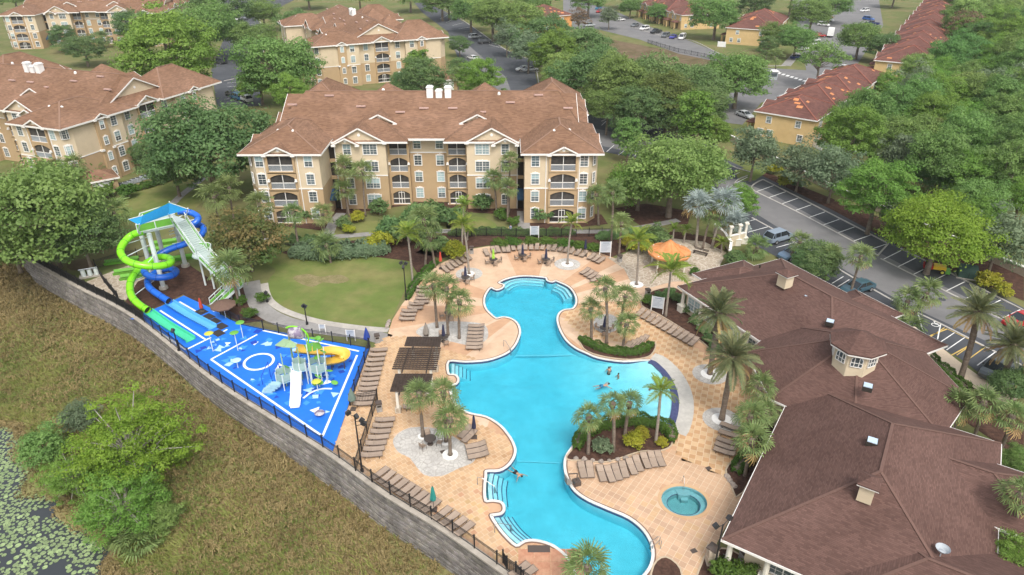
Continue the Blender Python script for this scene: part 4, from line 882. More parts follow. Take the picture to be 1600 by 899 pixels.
for k in range(8):
    a = R(45 * k - 20 + 45); o = obj('window', fwm, club, (lc.x + 1.86 * math.cos(a), lc.y + 1.86 * math.sin(a), 7.75), a + math.pi / 2); obj('pane', gwm, o)
# little roof turrets
def turret(p, rz, s):
    o = MB().bx(-s, s, -s, s, -1.1, .6).build('turret', M['cream'], club, loc=p, rz=rz)
    r = MB(); hip(r, -s - .3, s + .3, -s - .26, s + .26, .65, .5, thick=.1); r.build('turret_roof', M['clubroof'], o)
    f = MB(); f.band([(-s - .3, -s - .26), (s + .3, -s - .26), (s + .3, s + .26), (-s - .3, s + .26)], .02, .08, .46, .545); f.build('turret_gutter', M['trim'], o)
turret(P(1228, 434, 7.9), R(-63), .62); turret(P(1356, 762, 7.9), R(57), .5)
M['skylight'] = mat('skylight', (0.45, 0.55, 0.66), 0.15, None, 2, 0.05)
def onroof(u, v, hint):
    return P(u, v, hint)
for u, v, z in ((1263, 463, 6.7), (1297, 503, 6.6), (1356, 604, 7.2), (1363, 690, 7.6)):
    p = P(u, v, z); o = MB().bx(-.42, .42, -.42, .42, -.35, .1).build('skylight_curb', M['dark'], roof_o, loc=p, rz=R(-30)); MB().bx(-.36, .36, -.36, .36, .1, .16).build('skylight', M['skylight'], o)
for u, v, z, w in ((1276, 544, 5.8, 1.3), (1397, 558, 5.8, 1.3)): MB().bx(-w / 2, w / 2, -.3, .3, -.2, .12).build('roof_vent', M['ventmetal'], roof_o, loc=P(u, v, z))
for u, v, z in ((1187, 419, 4.6), (1344, 500, 5.2), (1300, 466, 5.6), (1453, 823, 5.4)): MB().lathe([(.1, -.3), (.1, .3), (.16, .3), (.16, .42), (.01, .45)], 8).build('vent_pipe', M['dark'], roof_o, loc=P(u, v, z))
q = MB(); q.tube([(0, 0, -.4), (0, 0, .35)], .04, 6); q.lathe([(.01, .5), (.25, .42), (.42, .62), (.48, .72)], 16); q.build('satellite_dish', M['rail'], club, loc=P(1469, 868, 5.6))
# porch columns on the pool side and the low corner
colm = MB(); colm.bx(-.42, .42, -.42, .42, 0, .95); colm.bx(-.48, .48, -.48, .48, .95, 1.05); colm.tube([(0, 0, 1.05), (0, 0, 3.4)], [.24, .2], 10); colm.bx(-.3, .3, -.3, .3, 3.2, 3.42); colm = colm.mesh('column', M['column'])
for x in (.6, 4.6, 8.6, 12.6, 16.6, 20.6): p = TC @ Vector((x, -.6, 0)); obj('column', colm, club, p, R(57))
for y in (-.6, -3.4, -6.6, -9.8): p = TC @ Vector((.62, y, 0)); obj('column', colm, club, p, R(57))
for x in (.6, 4, 7.5, 11, 14.5, 18, 21): p = TA @ Vector((x, .6, 0)); obj('column', colm, club, p, R(-63))
for T, pts in ((TA, [(2.5, .88), (6, .88), (9.5, .88), (13, .88), (16.5, .88)]), (TC, [])):
    for x, y in pts:
        p = T @ Vector((x, y, .9)); window(club, 'b', p, R(-63.4))
for y in (-4.5, -8): p = TC @ Vector((1.58, y, .9)); window(club, 'b', p, R(57 - 90))
# ================================================================ townhouses with red tiled roofs
M['yellow'] = mat('stucco_yellow', (0.60, 0.43, 0.215), 0.9, (0.56, 0.395, 0.19), 0.3, 0.05, 0.1, 5)
M['apricot'] = mat('stucco_apricot', (0.62, 0.29, 0.10), 0.9, (0.57, 0.26, 0.09), 0.3, 0.05)
M['redtile'] = shingle('red_roof_tile', (0.13, 0.062, 0.052), None, (0.165, 0.078, 0.062), 1.6)
M['patch'] = mat('new_roof_tile', (0.55, 0.19, 0.07), 0.85, (0.5, 0.24, 0.11), 1.5, 0.15)
M['hipcap'] = mat('hip_tile', (0.24, 0.085, 0.06), 0.85, None, 1, 0.1)
rt = random.Random(21)
def townhouse(label, A, B, L, wall='yellow', h=6.0, step=0.0, side='w', sh=0.0):
    """end wall from A to B (eave corners), the row running L metres back"""
    A, B = A.xy, B.xy; d = B - A; w = d.length; rz = math.atan2(d.y, d.x)
    t = thing('townhouse', label, 'house', (A.x, A.y, 0), rz, 'townhouses with red tiled roofs')
    MB().bx(.4, w - .4, .4, L - .4, -.05, h - .1).build('wall', M[wall], t)
    r, f, c, g = MB(), MB(), MB(), MB(); k = .42
    nseg = max(1, round(L / 17)); sl = L / nseg
    for i in range(nseg):
        y0, y1 = i * sl - (1.2 if i else 0), (i + 1) * sl + (1.2 if i < nseg - 1 else 0); z = h + (0.35 * (i % 2))
        a, b = hip(r, 0 + .15 * (i % 2), w - .15 * (i % 2), y0, y1, z + .004 * i, k); fascia(f, 0, w, y0, y1, z, .1, .22, 'ew' + ('s' if i == 0 else '') + ('n' if i == nseg - 1 else ''))
        a, b = Vector(a), Vector(b)
        for q in ((0, y0), (w, y0), (w, y1), (0, y1)):
            q = Vector((q[0], q[1], z)); e = a if (q - a).length < (q - b).length else b; c.bar(q, e, .3, .14)
        c.bar(a, b, .32, .16)
        # cross gable with porch towards the street side
        for sx, x in ((-1, 0),):
            T = Matrix.Translation((-.05, (y0 + y1) / 2, 0)) @ Matrix.Rotation(-math.pi / 2, 4, 'Z')
            gable(r, g, f, T, 5.0, h - .2, .5, 5, disc=False)
    ro = r.build('roof', M['redtile'], t); f.build('fascia', M['trim'], t); c.build('hip_tiles', M['hipcap'], ro); [q.build('gable_wall', M[wall], t) for q in islands(g)]
    # entrance porches
    for i in range(nseg * 2):
        y = (i + .5) * sl / 2; p = MB()
        for yy in (y - 1.3, y + 1.3): p.bx(-1.9, -1.5, yy - .2, yy + .2, 0, 2.6)
        p.bx(-1.95, .4, y - 1.6, y + 1.6, 2.6, 2.85); po = p.build('porch', M[wall], t)
        q = MB(); hip(q, -2.2, 1.2, y - 1.9, y + 1.9, 2.9, .4); q.build('porch_roof', M['redtile'], po)
        MB().bx(.3, .38, y - .5, y + .5, 0, 2.1).build('door', M['dark'], t)
        for dy in (-2.6, 2.6):
            window(t, 't', (.4, y + dy, 3.7), -math.pi / 2)
    for x, z, kd in ((w * .25, 3.8, 't'), (w * .72, 3.8, 't'), (w * .14, .9, 't'), (w * .3, .9, 't'), (w * .78, .9, 't')): window(t, kd, (x, .4, z))
    for i in range(nseg):
        window(t, 'd', (w - .4, (i + .3) * sl, 3.7), math.pi / 2); window(t, 't', (w - .4, (i + .7) * sl, 3.7), math.pi / 2); window(t, 'd', (w - .4, (i + .4) * sl, .9), math.pi / 2)
    # repaired roof patches
    for _ in range(int(5 * nseg + 5)):
        i = rt.randrange(nseg); zz = h + .35 * (i % 2)
        if rt.random() < .5 and i == 0:
            y = rt.uniform(1.5, min(w, sl) / 2 - 1); x = rt.uniform(y + 1, w - y - 1)
            n = Vector((0, -k, 1)); z = zz + y * k
        else:
            e = rt.uniform(1.5, w / 2 - 1); y = rt.uniform(i * sl + e + .5, max(i * sl + e + .6, (i + 1) * sl - e - .5)); s = rt.choice((-1, 1)); x = e if s < 0 else w - e
            n = Vector((-k if s < 0 else k, 0, 1)); z = zz + e * k
        p = MB(); p.bx(-rt.uniform(.3, .9), rt.uniform(.3, .9), -rt.uniform(.2, .6), rt.uniform(.2, .5), .0, .05)
        o = p.build('roof_patch', M['patch'], ro, loc=(x, y, z + .01)); o.rotation_euler = n.to_track_quat('Z', 'Y').to_euler()
    return t
townhouse('yellow townhouse row at the wood edge with its end wall towards the car park', Vector((54.2, 154.7, 0)), P(1277, 189, 6), 60)
townhouse('yellow townhouse row behind the street trees with long patched roof', P(1366, 94, 6), P(1366, 94, 6) + Vector((15.3, -9.5, 0)), 190)
townhouse('yellow townhouse with side arch beside the parked box truck', P(1134, 43, 6), P(1212, 48, 6), 40)
townhouse('pale yellow townhouse row facing the street parking with small gables', P(1065, 24, 6), P(1128, 22, 6), 48)
townhouse('apricot townhouse with dark red roof behind the far drive trees', P(838, 28, 6), P(896, 23, 6), 18, 'apricot')
# white vinyl privacy screens by the wood-edge house and a screened porch
M['vinyl'] = mat('white_vinyl', (0.75, 0.75, 0.75), 0.5, None, 2, 0.04)
def panel_fence(name, label, pts, h):
    t = thing(name, label, 'fence', P(*pts[0]), 0); o0 = P(*pts[0])
    for a, b in zip(pts, pts[1:]):
        a, b = P(*a) - o0, P(*b) - o0; n = max(2, int((b - a).length / .9))
        for k in range(n):
            MB().bar(a.lerp(b, k / n) + Vector((0, 0, h / 2)), a.lerp(b, (k + .97) / n) + Vector((0, 0, h / 2)), .06, h).build('board', M['vinyl'], t)
        for q in (a, b): MB().bx(q.x - .08, q.x + .08, q.y - .08, q.y + .08, 0, h + .1).build('post', M['vinyl'], t)
panel_fence('privacy_screen', 'white vinyl privacy screen at the corner of the wood-edge townhouse', [(1268, 228), (1283, 236)], 1.9)
panel_fence('privacy_screen', 'white vinyl privacy screen behind the wood-edge townhouse patio', [(1292, 214), (1306, 220)], 1.9)
panel_fence('privacy_screen', 'white vinyl privacy screen beside the arched townhouse', [(1121, 73), (1133, 74)], 1.9)
M['bwall'] = mat('boundary_wall', (0.42, 0.35, 0.27), 0.9, None, .5, .1)
bwt = thing('boundary_wall', 'low tan boundary wall with white cap behind the parking shrubs', 'wall', P(1140, 220))
o0 = P(1140, 220)
pp = [P(u, v) - o0 for u, v in ((1140, 220), (1200, 250), (1300, 300), (1420, 352), (1600, 432), (1700, 476))]
for a, b in zip(pp, pp[1:]):
    MB().bar(a + Vector((0, 0, .6)), b + Vector((0, 0, .6)), .25, 1.25).build('panel', M['bwall'], bwt); MB().bar(a + Vector((0, 0, 1.28)), b + Vector((0, 0, 1.28)), .4, .12).build('cap', M['trim'], bwt)
bwt = thing('boundary_wall', 'long tan boundary wall along the far drive verge', 'wall', P(700, 0)); o0 = P(700, 0)
pp = [P(u, v) - o0 for u, v in ((700, 0), (750, 30), (800, 62), (840, 84))]
for a, b in zip(pp, pp[1:]):
    MB().bar(a + Vector((0, 0, .9)), b + Vector((0, 0, .9)), .25, 1.9).build('panel', M['bwall'], bwt); MB().bar(a + Vector((0, 0, 1.95)), b + Vector((0, 0, 1.95)), .4, .14).build('cap', M['trim'], bwt)
# ================================================================ VEGETATION
M['bark'] = mat('bark', (0.16, 0.125, 0.095), 0.95, (0.23, 0.19, 0.155), 2, 0.15, 0.6, 12)
M['palebark'] = mat('pale_bark', (0.42, 0.39, 0.35), 0.9, (0.32, 0.29, 0.25), 2, 0.12, 0.4, 12)
M['palmtrunk'] = mat('palm_trunk', (0.15, 0.115, 0.09), 0.95, (0.23, 0.185, 0.145), 1.5, 0.15, 0.8, 10, stretch=(1, 1, 4))
M['queentrunk'] = mat('grey_palm_trunk', (0.30, 0.26, 0.22), 0.9, (0.22, 0.19, 0.16), 1.5, 0.12, 0.5, 8, stretch=(1, 1, 4))
LEAF = {'oak': leafmat('oak_leaf', (0.134, 0.238, 0.064), (0.239, 0.367, 0.107)), 'dark': leafmat('dark_leaf', (0.108, 0.201, 0.071), (0.199, 0.308, 0.112)),
        'bright': leafmat('bright_leaf', (0.138, 0.265, 0.048), (0.230, 0.380, 0.076)), 'lime': leafmat('lime_leaf', (0.173, 0.292, 0.032), (0.281, 0.410, 0.054), orand=0.02),
        'sage': leafmat('sage_leaf', (0.145, 0.210, 0.115), (0.228, 0.299, 0.173)), 'wood': leafmat('wood_leaf', (0.132, 0.230, 0.063), (0.231, 0.353, 0.104), orand=0.28), 'rust': leafmat('rust_leaf', (0.10, 0.18, 0.045), (0.30, 0.22, 0.09)),
        'brown': leafmat('brown_leaf', (0.200, 0.150, 0.085), (0.270, 0.200, 0.120)), 'hedge': leafmat('hedge_leaf', (0.083, 0.165, 0.028), (0.132, 0.231, 0.039)), 'gold': leafmat('gold_leaf', (0.300, 0.340, 0.030), (0.440, 0.420, 0.050)),
        'sabal': leafmat('sabal_frond', (0.112, 0.174, 0.056), (0.207, 0.274, 0.095), 0.2), 'queen': leafmat('queen_frond', (0.120, 0.200, 0.030), (0.260, 0.320, 0.050), 0.2), 'date': leafmat('date_frond', (0.130, 0.170, 0.085), (0.250, 0.250, 0.110), 0.2), 'silver': leafmat('silver_frond', (0.234, 0.296, 0.289), (0.328, 0.382, 0.359), 0.15),
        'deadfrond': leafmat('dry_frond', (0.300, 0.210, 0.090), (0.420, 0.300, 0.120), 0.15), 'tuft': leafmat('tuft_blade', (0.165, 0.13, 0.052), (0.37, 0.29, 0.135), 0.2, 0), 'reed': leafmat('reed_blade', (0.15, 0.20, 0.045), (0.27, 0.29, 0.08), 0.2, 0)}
def quads_mesh(name, V, tint, m):
    """V: (n,4,3) array of quads, tint: (n,) value per quad"""
    n = len(V); me = bpy.data.meshes.new(name); me.vertices.add(n * 4); me.vertices.foreach_set('co', V.reshape(-1)); me.loops.add(n * 4); me.loops.foreach_set('vertex_index', np.arange(n * 4, dtype=np.int32))
    me.polygons.add(n); me.polygons.foreach_set('loop_start', np.arange(0, n * 4, 4, dtype=np.int32)); me.polygons.foreach_set('loop_total', np.full(n, 4, dtype=np.int32))
    a = me.attributes.new('tint', 'FLOAT_COLOR', 'FACE'); c = np.ones((n, 4)); c[:, :3] = np.clip(tint, 0, 1)[:, None]; a.data.foreach_set('color', c.reshape(-1))
    me.materials.append(m); me.update(); me.validate(); return me
def leaf_quads(rng, pos, nrm, size, aspect=0.6):
    n = len(pos); t = rng.normal(size=(n, 3)); nrm = nrm / (np.linalg.norm(nrm, axis=1, keepdims=True) + 1e-6); t -= nrm * (t * nrm).sum(1, keepdims=True); t /= np.linalg.norm(t, axis=1, keepdims=True) + 1e-6; b = np.cross(nrm, t)
    s = (size * rng.uniform(0.7, 1.3, n))[:, None]
    return np.stack([pos - t * s, pos - b * s * aspect + nrm * s * .12, pos + t * s, pos + b * s * aspect + nrm * s * .12], axis=1)
def crown(seed, rx, rz, nclump, nleaf, size, cr=0.30, flat=0.35, hollow=0.55, lobes=3.0, m='oak'):
    """crown centred on the origin, radius rx wide and rz high, made of leaf clumps carried at the branch ends"""
    rng = np.random.default_rng(seed); i = np.arange(nclump) + .5; ph = np.arccos(1 - 2 * i / nclump * (1 - flat * .5)); th = np.pi * (1 + 5 ** .5) * i
    d = np.stack([np.cos(th) * np.sin(ph), np.sin(th) * np.sin(ph), np.cos(ph)], 1)
    k = rng.normal(size=(5, 3)); lob = 1 + .24 * np.sin(d @ k.T * lobes + rng.uniform(0, 6, 5)).sum(1) / 2
    r = rng.uniform(hollow, 1.0, nclump) ** .6 * lob; c = d * r[:, None] * np.array([rx, rx, rz]) + rng.normal(size=(nclump, 3)) * rx * .06
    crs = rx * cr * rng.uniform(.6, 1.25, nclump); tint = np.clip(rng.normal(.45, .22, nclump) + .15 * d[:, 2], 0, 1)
    j = np.repeat(np.arange(nclump), nleaf); n = len(j); ld = rng.normal(size=(n, 3)); ld[:, 2] = np.abs(ld[:, 2]) * .9 - .25; ld /= np.linalg.norm(ld, axis=1, keepdims=True)
    rr = np.where(rng.random(n) < .16, rng.uniform(1.0, 1.5, n), rng.uniform(.45, 1.0, n))[:, None]; pos = c[j] + ld * rr * crs[j][:, None] * np.array([1, 1, .72])
    nrm = ld + rng.normal(size=(n, 3)) * .45 + np.array([0, 0, .55]); V = leaf_quads(rng, pos, nrm, np.full(n, size))
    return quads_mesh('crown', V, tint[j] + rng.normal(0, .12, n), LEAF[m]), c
def limbs(h0, c, r0, seed, nb=8, droop=0):
    """trunk from the ground up to the crown with limbs reaching clumps; crown centre at height h0"""
    rs = random.Random(seed); mb = MB(); top = Vector((rs.uniform(-.3, .3), rs.uniform(-.3, .3), h0 * .95)); fork = Vector((top.x * .4, top.y * .4, h0 * .5))
    mb.tube([(0, 0, -.3), (0.02, 0, .4), fork.lerp(Vector((0, 0, 0)), .4), fork, top], [r0 * 1.45, r0 * 1.05, r0 * .95, r0 * .85, r0 * .3], 8)
    pick = rs.sample(range(len(c)), min(nb, len(c)))
    for k in pick:
        e = Vector(c[k]) + Vector((0, 0, h0)); s = fork.lerp(top, rs.uniform(0, .7)); mid = s.lerp(e, .5) + Vector((0, 0, rs.uniform(.1, .5)))
        mb.tube([s, mid, e], [r0 * .45, r0 * .28, r0 * .08], 5, cap=False)
    return mb
CR = {}
def species(key, mesh_args, h, trunk_r, name, bark='bark', n=3, nb=8):
    out = []
    for v in range(n):
        cm, cc = crown(hash_(key) + v * 17, **mesh_args); tr = limbs(h, cc, trunk_r, hash_(key) + v, nb).mesh('trunk', M[bark], True); out.append((cm, tr, h))
    CR[key] = (out, name, mesh_args['rx'])
def hash_(s): return sum(ord(c) * (i + 3) for i, c in enumerate(s)) % 9973
species('oak', dict(rx=5.0, rz=3.4, nclump=120, nleaf=150, size=.165, cr=.27, m='oak'), 5.6, .34, 'oak_tree', n=4)
species('dark', dict(rx=4.2, rz=3.6, nclump=100, nleaf=150, size=.16, cr=.28, m='dark'), 5.6, .28, 'evergreen_tree', n=3)
species('bright', dict(rx=4.2, rz=3.9, nclump=125, nleaf=190, size=.125, cr=.22, lobes=4, m='bright'), 6.0, .28, 'maple_tree', n=3)
species('lime', dict(rx=4.6, rz=3.0, nclump=130, nleaf=210, size=.12, cr=.22, m='lime'), 5.0, .3, 'lime_green_tree', n=2)
species('tall', dict(rx=2.3, rz=4.4, nclump=80, nleaf=75, size=.19, cr=.36, m='bright'), 5.8, .2, 'slender_tree', n=2)
species('sage', dict(rx=3.6, rz=3.4, nclump=70, nleaf=75, size=.19, cr=.33, hollow=.4, lobes=5, m='sage'), 5.0, .2, 'wispy_tree', n=3)
species('wood', dict(rx=4.6, rz=3.9, nclump=115, nleaf=160, size=.15, cr=.25, lobes=4, m='wood'), 7.2, .3, 'wood_tree', n=5)
species('rust', dict(rx=4.3, rz=3.6, nclump=90, nleaf=75, size=.21, cr=.29, lobes=4, m='rust'), 4.6, .2, 'rusty_tree', n=1)
species('sparse', dict(rx=4.6, rz=2.6, nclump=46, nleaf=70, size=.20, cr=.26, hollow=.5, lobes=5, m='oak'), 6.2, .22, 'open_tree', n=2, nb=20)
species('brown', dict(rx=3.2, rz=3.2, nclump=46, nleaf=60, size=.18, cr=.30, m='brown'), 6.6, .2, 'bare_tree', n=1, nb=20)
species('shrub', dict(rx=1.0, rz=.85, nclump=46, nleaf=40, size=.11, cr=.34, flat=.9, hollow=.7, m='hedge'), .75, .05, 'shrub', n=3, nb=5)
species('swamp', dict(rx=4.6, rz=3.7, nclump=170, nleaf=120, size=.105, cr=.165, hollow=.35, lobes=6, m='lime'), 5.0, .26, 'swamp_tree', 'palebark', n=2, nb=60)
tcount = {}
def tree(key, u, v, rpx, label, mat_=None, stretch=1.0, z0=0.0, group=None, cat='tree', name=None):
    """tree whose crown centre is seen at pixel (u,v) with a crown radius of rpx pixels"""
    vs, nm, r0 = CR[key]; k = tcount.get(key, 0); tcount[key] = k + 1; cm, tr, h = vs[k % len(vs)]
    s = 1.0
    for _ in range(4):
        p = P(u, v, z0 + h * s); s = rpx / scale_at(p) / r0
    t = thing(name or nm, label, cat, (p.x, p.y, z0 - .05), random.uniform(0, 6.28), group); t.scale = (s, s, s * stretch)
    t.location.z = z0 - .05
    obj('trunk', tr, t); c = obj('crown', cm, t, (0, 0, h))
    if mat_: c.material_slots[0].link = 'OBJECT'; c.material_slots[0].material = LEAF[mat_]
    return t
T_ = tree
T_('oak', 58, 325, 92, 'huge round oak at the end of the retaining wall'); T_('dark', 128, 372, 44, 'dark bushy tree beside the wall end, against the huge oak'); T_('oak', 15, 378, 45, 'low oak at the edge of the marsh by the wall end')
T_('oak', 322, 222, 80, 'broad dark oak between the slide-side apartments and the central building', 'dark'); T_('dark', 270, 262, 36, 'dark tree on the slide-side lawn below the broad oak'); T_('dark', 228, 240, 20, 'slim dark tree against the slide-side apartment end wall')
T_('bright', 258, 68, 66, 'large bright green tree behind the slide-side apartment roof'); T_('oak', 322, 42, 44, 'green tree behind the large bright tree by the lot'); T_('dark', 205, 40, 24, 'small tree in front of the farthest apartment building')
T_('dark', 128, 68, 26, 'dark tree in the gap between two apartment roofs', stretch=.8); T_('dark', 98, 58, 18, 'smaller dark tree in the gap between two apartment roofs')
T_('oak', 440, 100, 55, 'large oak filling the gap before the far gable-end building'); T_('oak', 405, 130, 30, 'oak at the lot kerb by the parked cars', 'bright'); T_('bright', 455, 145, 28, 'light green tree behind the central building roof end'); T_('oak', 395, 60, 30, 'oak by the far lot, behind the kerb')
T_('dark', 460, 35, 20, 'dark tree against the far building side wall'); T_('oak', 410, 20, 24, 'tree at the top of the far lot'); T_('dark', 350, 8, 34, 'dark tree at the top edge by the far lot')
T_('dark', 660, 125, 34, 'dark cone-shaped tree in front of the far gable-end building'); T_('tall', 655, 105, 16, 'slim light tree in front of the far gable-end building', 'bright'); T_('dark', 632, 130, 20, 'low dark tree at the foot of the far gable-end building')
T_('bright', 750, 122, 30, 'bright green tree beside the far drive, above the central roof'); T_('dark', 718, 70, 14, 'small dark tree at the corner of the far building'); T_('dark', 716, 105, 14, 'dark column tree beside the far building corner')
far_trees = [('oak', 690, 2, 26), ('oak', 735, 15, 30), ('oak', 770, 22, 36), ('oak', 810, 30, 34), ('dark', 850, 58, 34), ('sage', 792, 60, 20), ('oak', 830, 8, 26)]
for i, (k, u, v, r) in enumerate(far_trees): T_(k, u, v, r, ORD[i + 1] + ' tree counted from the drive end in the verge grove along the far drive', group='verge grove along the far drive')
T_('sage', 826, 78, 26, 'grey-green wispy tree by the far drive'); T_('bright', 866, 82, 36, 'tall bright green tree beside the wispy grey one')
grove = [('dark', 912, 78, 36), ('dark', 940, 104, 28), ('dark', 920, 120, 44), ('wood', 965, 128, 44), ('dark', 1008, 130, 44), ('wood', 1045, 150, 40), ('dark', 1000, 172, 36), ('dark', 1060, 180, 28), ('wood', 950, 165, 30), ('dark', 1090, 135, 34), ('dark', 1105, 165, 30), ('wood', 880, 110, 30)]
for i, (k, u, v, r) in enumerate(grove): T_(k, u, v, r, ORD[i + 1] + ' tree from the drive in the dense grove behind the car park', group='dense grove behind the car park')
T_('oak', 1155, 118, 46, 'large rounded oak at the corner of the crosswalk street'); T_('oak', 1120, 130, 30, 'oak tucked against the crosswalk corner oak')
T_('tall', 1088, 188, 24, 'tall light green tree at the car park corner'); T_('bright', 1120, 208, 24, 'bright green tree over the parked white car'); T_('tall', 983, 212, 17, 'narrow upright tree beside the central building end', 'oak')
T_('oak', 1052, 268, 68, 'spreading oak beside the central building end, above the silver palms'); T_('oak', 1000, 285, 42, 'oak half hidden behind the spreading oak', 'bright'); T_('oak', 1100, 262, 36, 'oak at the parking corner, joined to the spreading oak')
T_('sage', 1180, 236, 36, 'dull green tree on the parking island by the wall'); T_('sage', 1252, 258, 32, 'grey-green tree behind the parking bays'); T_('sage', 1305, 268, 38, 'white-flowering tree behind the parking bays')
T_('bright', 1372, 300, 50, 'round bright tree behind the long row of parking bays', 'bright'); T_('sage', 1405, 335, 32, 'thin grey tree between the bright and the lime trees'); T_('lime', 1468, 362, 68, 'broad lime green tree above the red utility cart'); T_('sage', 1562, 378, 44, 'grey-green tree beyond the green transformer box'); T_('bright', 1530, 330, 30, 'bright tree behind the lime tree')
T_('dark', 1282, 398, 32, 'dark bushy tree between clubhouse and parking', stretch=.8); T_('dark', 1260, 412, 20, 'small dark bush tree against the clubhouse roof edge'); T_('bright', 1155, 315, 26, 'leafy tree beside the silver palms'); T_('oak', 1590, 600, 34, 'dark green tree behind the entrance date palms', 'dark'); T_('bright', 1585, 880, 40, 'bright shrub tree at the clubhouse corner by the satellite dish'); T_('oak', 1598, 720, 26, 'green tree by the clubhouse entrance walk')
# street trees in front of the townhouses
for k, u, v, r, lab in (('oak', 1120, 22, 34, 'large street oak beside the arched townhouse'), ('sparse', 1284, 88, 36, 'open-crowned street tree at the crosswalk'), ('oak', 1345, 58, 30, 'round street oak by the blue parked cars'), ('oak', 1215, 55, 24, 'street tree in front of the arched townhouse porch'), ('dark', 1200, 72, 15, 'small street tree at the arched townhouse corner'), ('oak', 1245, 62, 26, 'street oak over the row of white cars'), ('oak', 1270, 20, 28, 'street oak beside the far end of the white cars'), ('sage', 952, 26, 14, 'young street tree in the road bend'), ('brown', 905, 28, 14, 'bare street tree near the apricot townhouse'), ('oak', 1030, 18, 16, 'street tree before the pale yellow townhouse row'), ('oak', 985, 10, 16, 'street tree at the far end of the pale yellow row'), ('dark', 1380, 72, 20, 'dark street tree against the long patched roof'), ('oak', 1300, 4, 28, 'street oak at the top of the street'), ('oak', 920, -4, 26, 'street oak behind the apricot townhouse'), ('dark', 1180, 2, 24, 'dark oak at the top edge behind the arched townhouse')):
    T_(k, u, v, r, lab)
# the wood on the slope behind the car park: every tree its own, ranked from the car park upwards
rw2 = random.Random(77); ranks = []
v = 312.0; rank = 0
while v > -12:
    rank += 1; i = 0; stepu = 25 + v * .10
    u = float(np.interp(v, [-20, 60, 95, 112, 150, 185, 215, 250, 315], [1500, 1498, 1488, 1445, 1372, 1330, 1312, 1400, 1525])) + rw2.uniform(0, 10)
    while u < 1630:
        i += 1; r = (19 + v * .062) * rw2.uniform(.85, 1.3); key = rw2.choice(('wood', 'wood', 'wood', 'oak', 'oak', 'sage', 'bright', 'bright', 'lime')); 
        mt = {'bright': rw2.choice(('bright', 'wood', 'oak')), 'lime': 'bright', 'oak': rw2.choice(('oak', 'dark', 'wood'))}.get(key)
        T_(key, u + rw2.uniform(-6, 6), v + rw2.uniform(-7, 7), r, f'{ORD[min(i, 20)]} tree from the houses in the {ORD[rank]} rank of the hillside wood', mt, 1.15, group='trees of the wood')
        u += stepu * rw2.uniform(.8, 1.2)
    v -= 15 + v * .055
T_('brown', 1508, 42, 22, 'dead brown tree standing in the wood'); T_('sage', 1352, 196, 34, 'tall pine with bare pale trunk at the wood edge', 'oak', 1.3)
for i_, (u_, v_, r_) in enumerate(((20, -6, 22), (60, -10, 24), (110, -8, 22), (290, -8, 30), (480, -14, 24), (560, -16, 22), (640, -12, 26), (700, -14, 26), (760, -14, 24), (860, -14, 22), (980, -14, 24), (1060, -16, 24), (1140, -14, 22), (1240, -16, 24), (1400, -14, 22))): T_('wood' if i_ % 2 else 'oak', u_, v_, r_, ORD[i_ + 1] + ' tree, counted from the farthest apartments, in the line along the top edge', group='trees along the top edge')
# marsh trees below the wall
T_('swamp', 205, 690, 84, 'big bright green swamp tree with pale branches on the pond bank', 'lime', 1.0, -6.0)
T_('swamp', 185, 775, 66, 'lower bright swamp tree leaning over the lily pads', 'bright', .8, -6.2); T_('swamp', 110, 740, 42, 'swamp bush-tree nearest the open water', 'bright', .9, -6.2); T_('swamp', 272, 705, 30, 'outer bright tree on the bank towards the wall', 'lime', .9, -5.8); T_('sage', 62, 690, 36, 'grey-green bush at the pond edge', 'oak', .8, -6.2); T_('sage', 120, 640, 26, 'sage bush on the marsh slope', 'sage', .7, -5.6); T_('dark', 240, 800, 30, 'shaded bush beside the palmetto', 'oak', .7, -6.0)

# ---------------------------------------------------------------- hedges and bushes
def hedge(label, pts, w, h, key='hedge', z=0.0, name='hedge', cat='hedge', dens=210):
    pp = [q for q in spline([P(u, v, z) for u, v in pts], 6)]; rng = np.random.default_rng(hash_(label)); o0 = pp[0]
    L = [0.0]
    for a, b in zip(pp, pp[1:]): L.append(L[-1] + (b - a).length)
    n = int(L[-1] * (w + 2 * h) * dens); s = rng.uniform(0, L[-1], n); X = np.array([tuple(p) for p in pp]); xs_ = np.interp(s, L, X[:, 0]); ys_ = np.interp(s, L, X[:, 1])
    T = np.stack([np.interp(s + .2, L, X[:, 0]) - np.interp(s - .2, L, X[:, 0]), np.interp(s + .2, L, X[:, 1]) - np.interp(s - .2, L, X[:, 1])], 1); T /= np.linalg.norm(T, axis=1, keepdims=True) + 1e-6; N = np.stack([-T[:, 1], T[:, 0]], 1)
    a = rng.uniform(0, np.pi, n); e = .45; cx = np.sign(np.cos(a)) * np.abs(np.cos(a)) ** e * w / 2; cz = np.abs(np.sin(a)) ** e * h
    wob = (1 + .13 * np.sin(s * 2.3 + 1) + .09 * np.sin(s * 5.1)) * np.clip(np.minimum(s, L[-1] - s) / .8, .45, 1); cx *= wob; cz *= wob; rr = rng.uniform(.8, 1.04, n) if w < 2 else rng.uniform(.55, 1.25, n); cx *= rr; cz *= rr
    pos = np.stack([xs_ + N[:, 0] * cx - o0.x, ys_ + N[:, 1] * cx - o0.y, cz], 1); nr = np.stack([N[:, 0] * np.cos(a), N[:, 1] * np.cos(a), np.sin(a) + .3], 1) + rng.normal(size=(n, 3)) * .5
    tint = .5 + .3 * np.sin(s * 3.1) * np.sin(s * 1.3 + 2) + rng.normal(0, .18, n)
    me = quads_mesh('hedge', leaf_quads(rng, pos, nr, np.full(n, .085 if w < 2 else .14)), tint, LEAF[key])
    t = thing(name, label, cat, o0); obj('foliage', me, t)
    mb = MB(); mb.strip([(p - o0).xy for p in pp[2:-2]], w * .45, 0, h * .6); mb.build('stems', M['bark'], t); return t
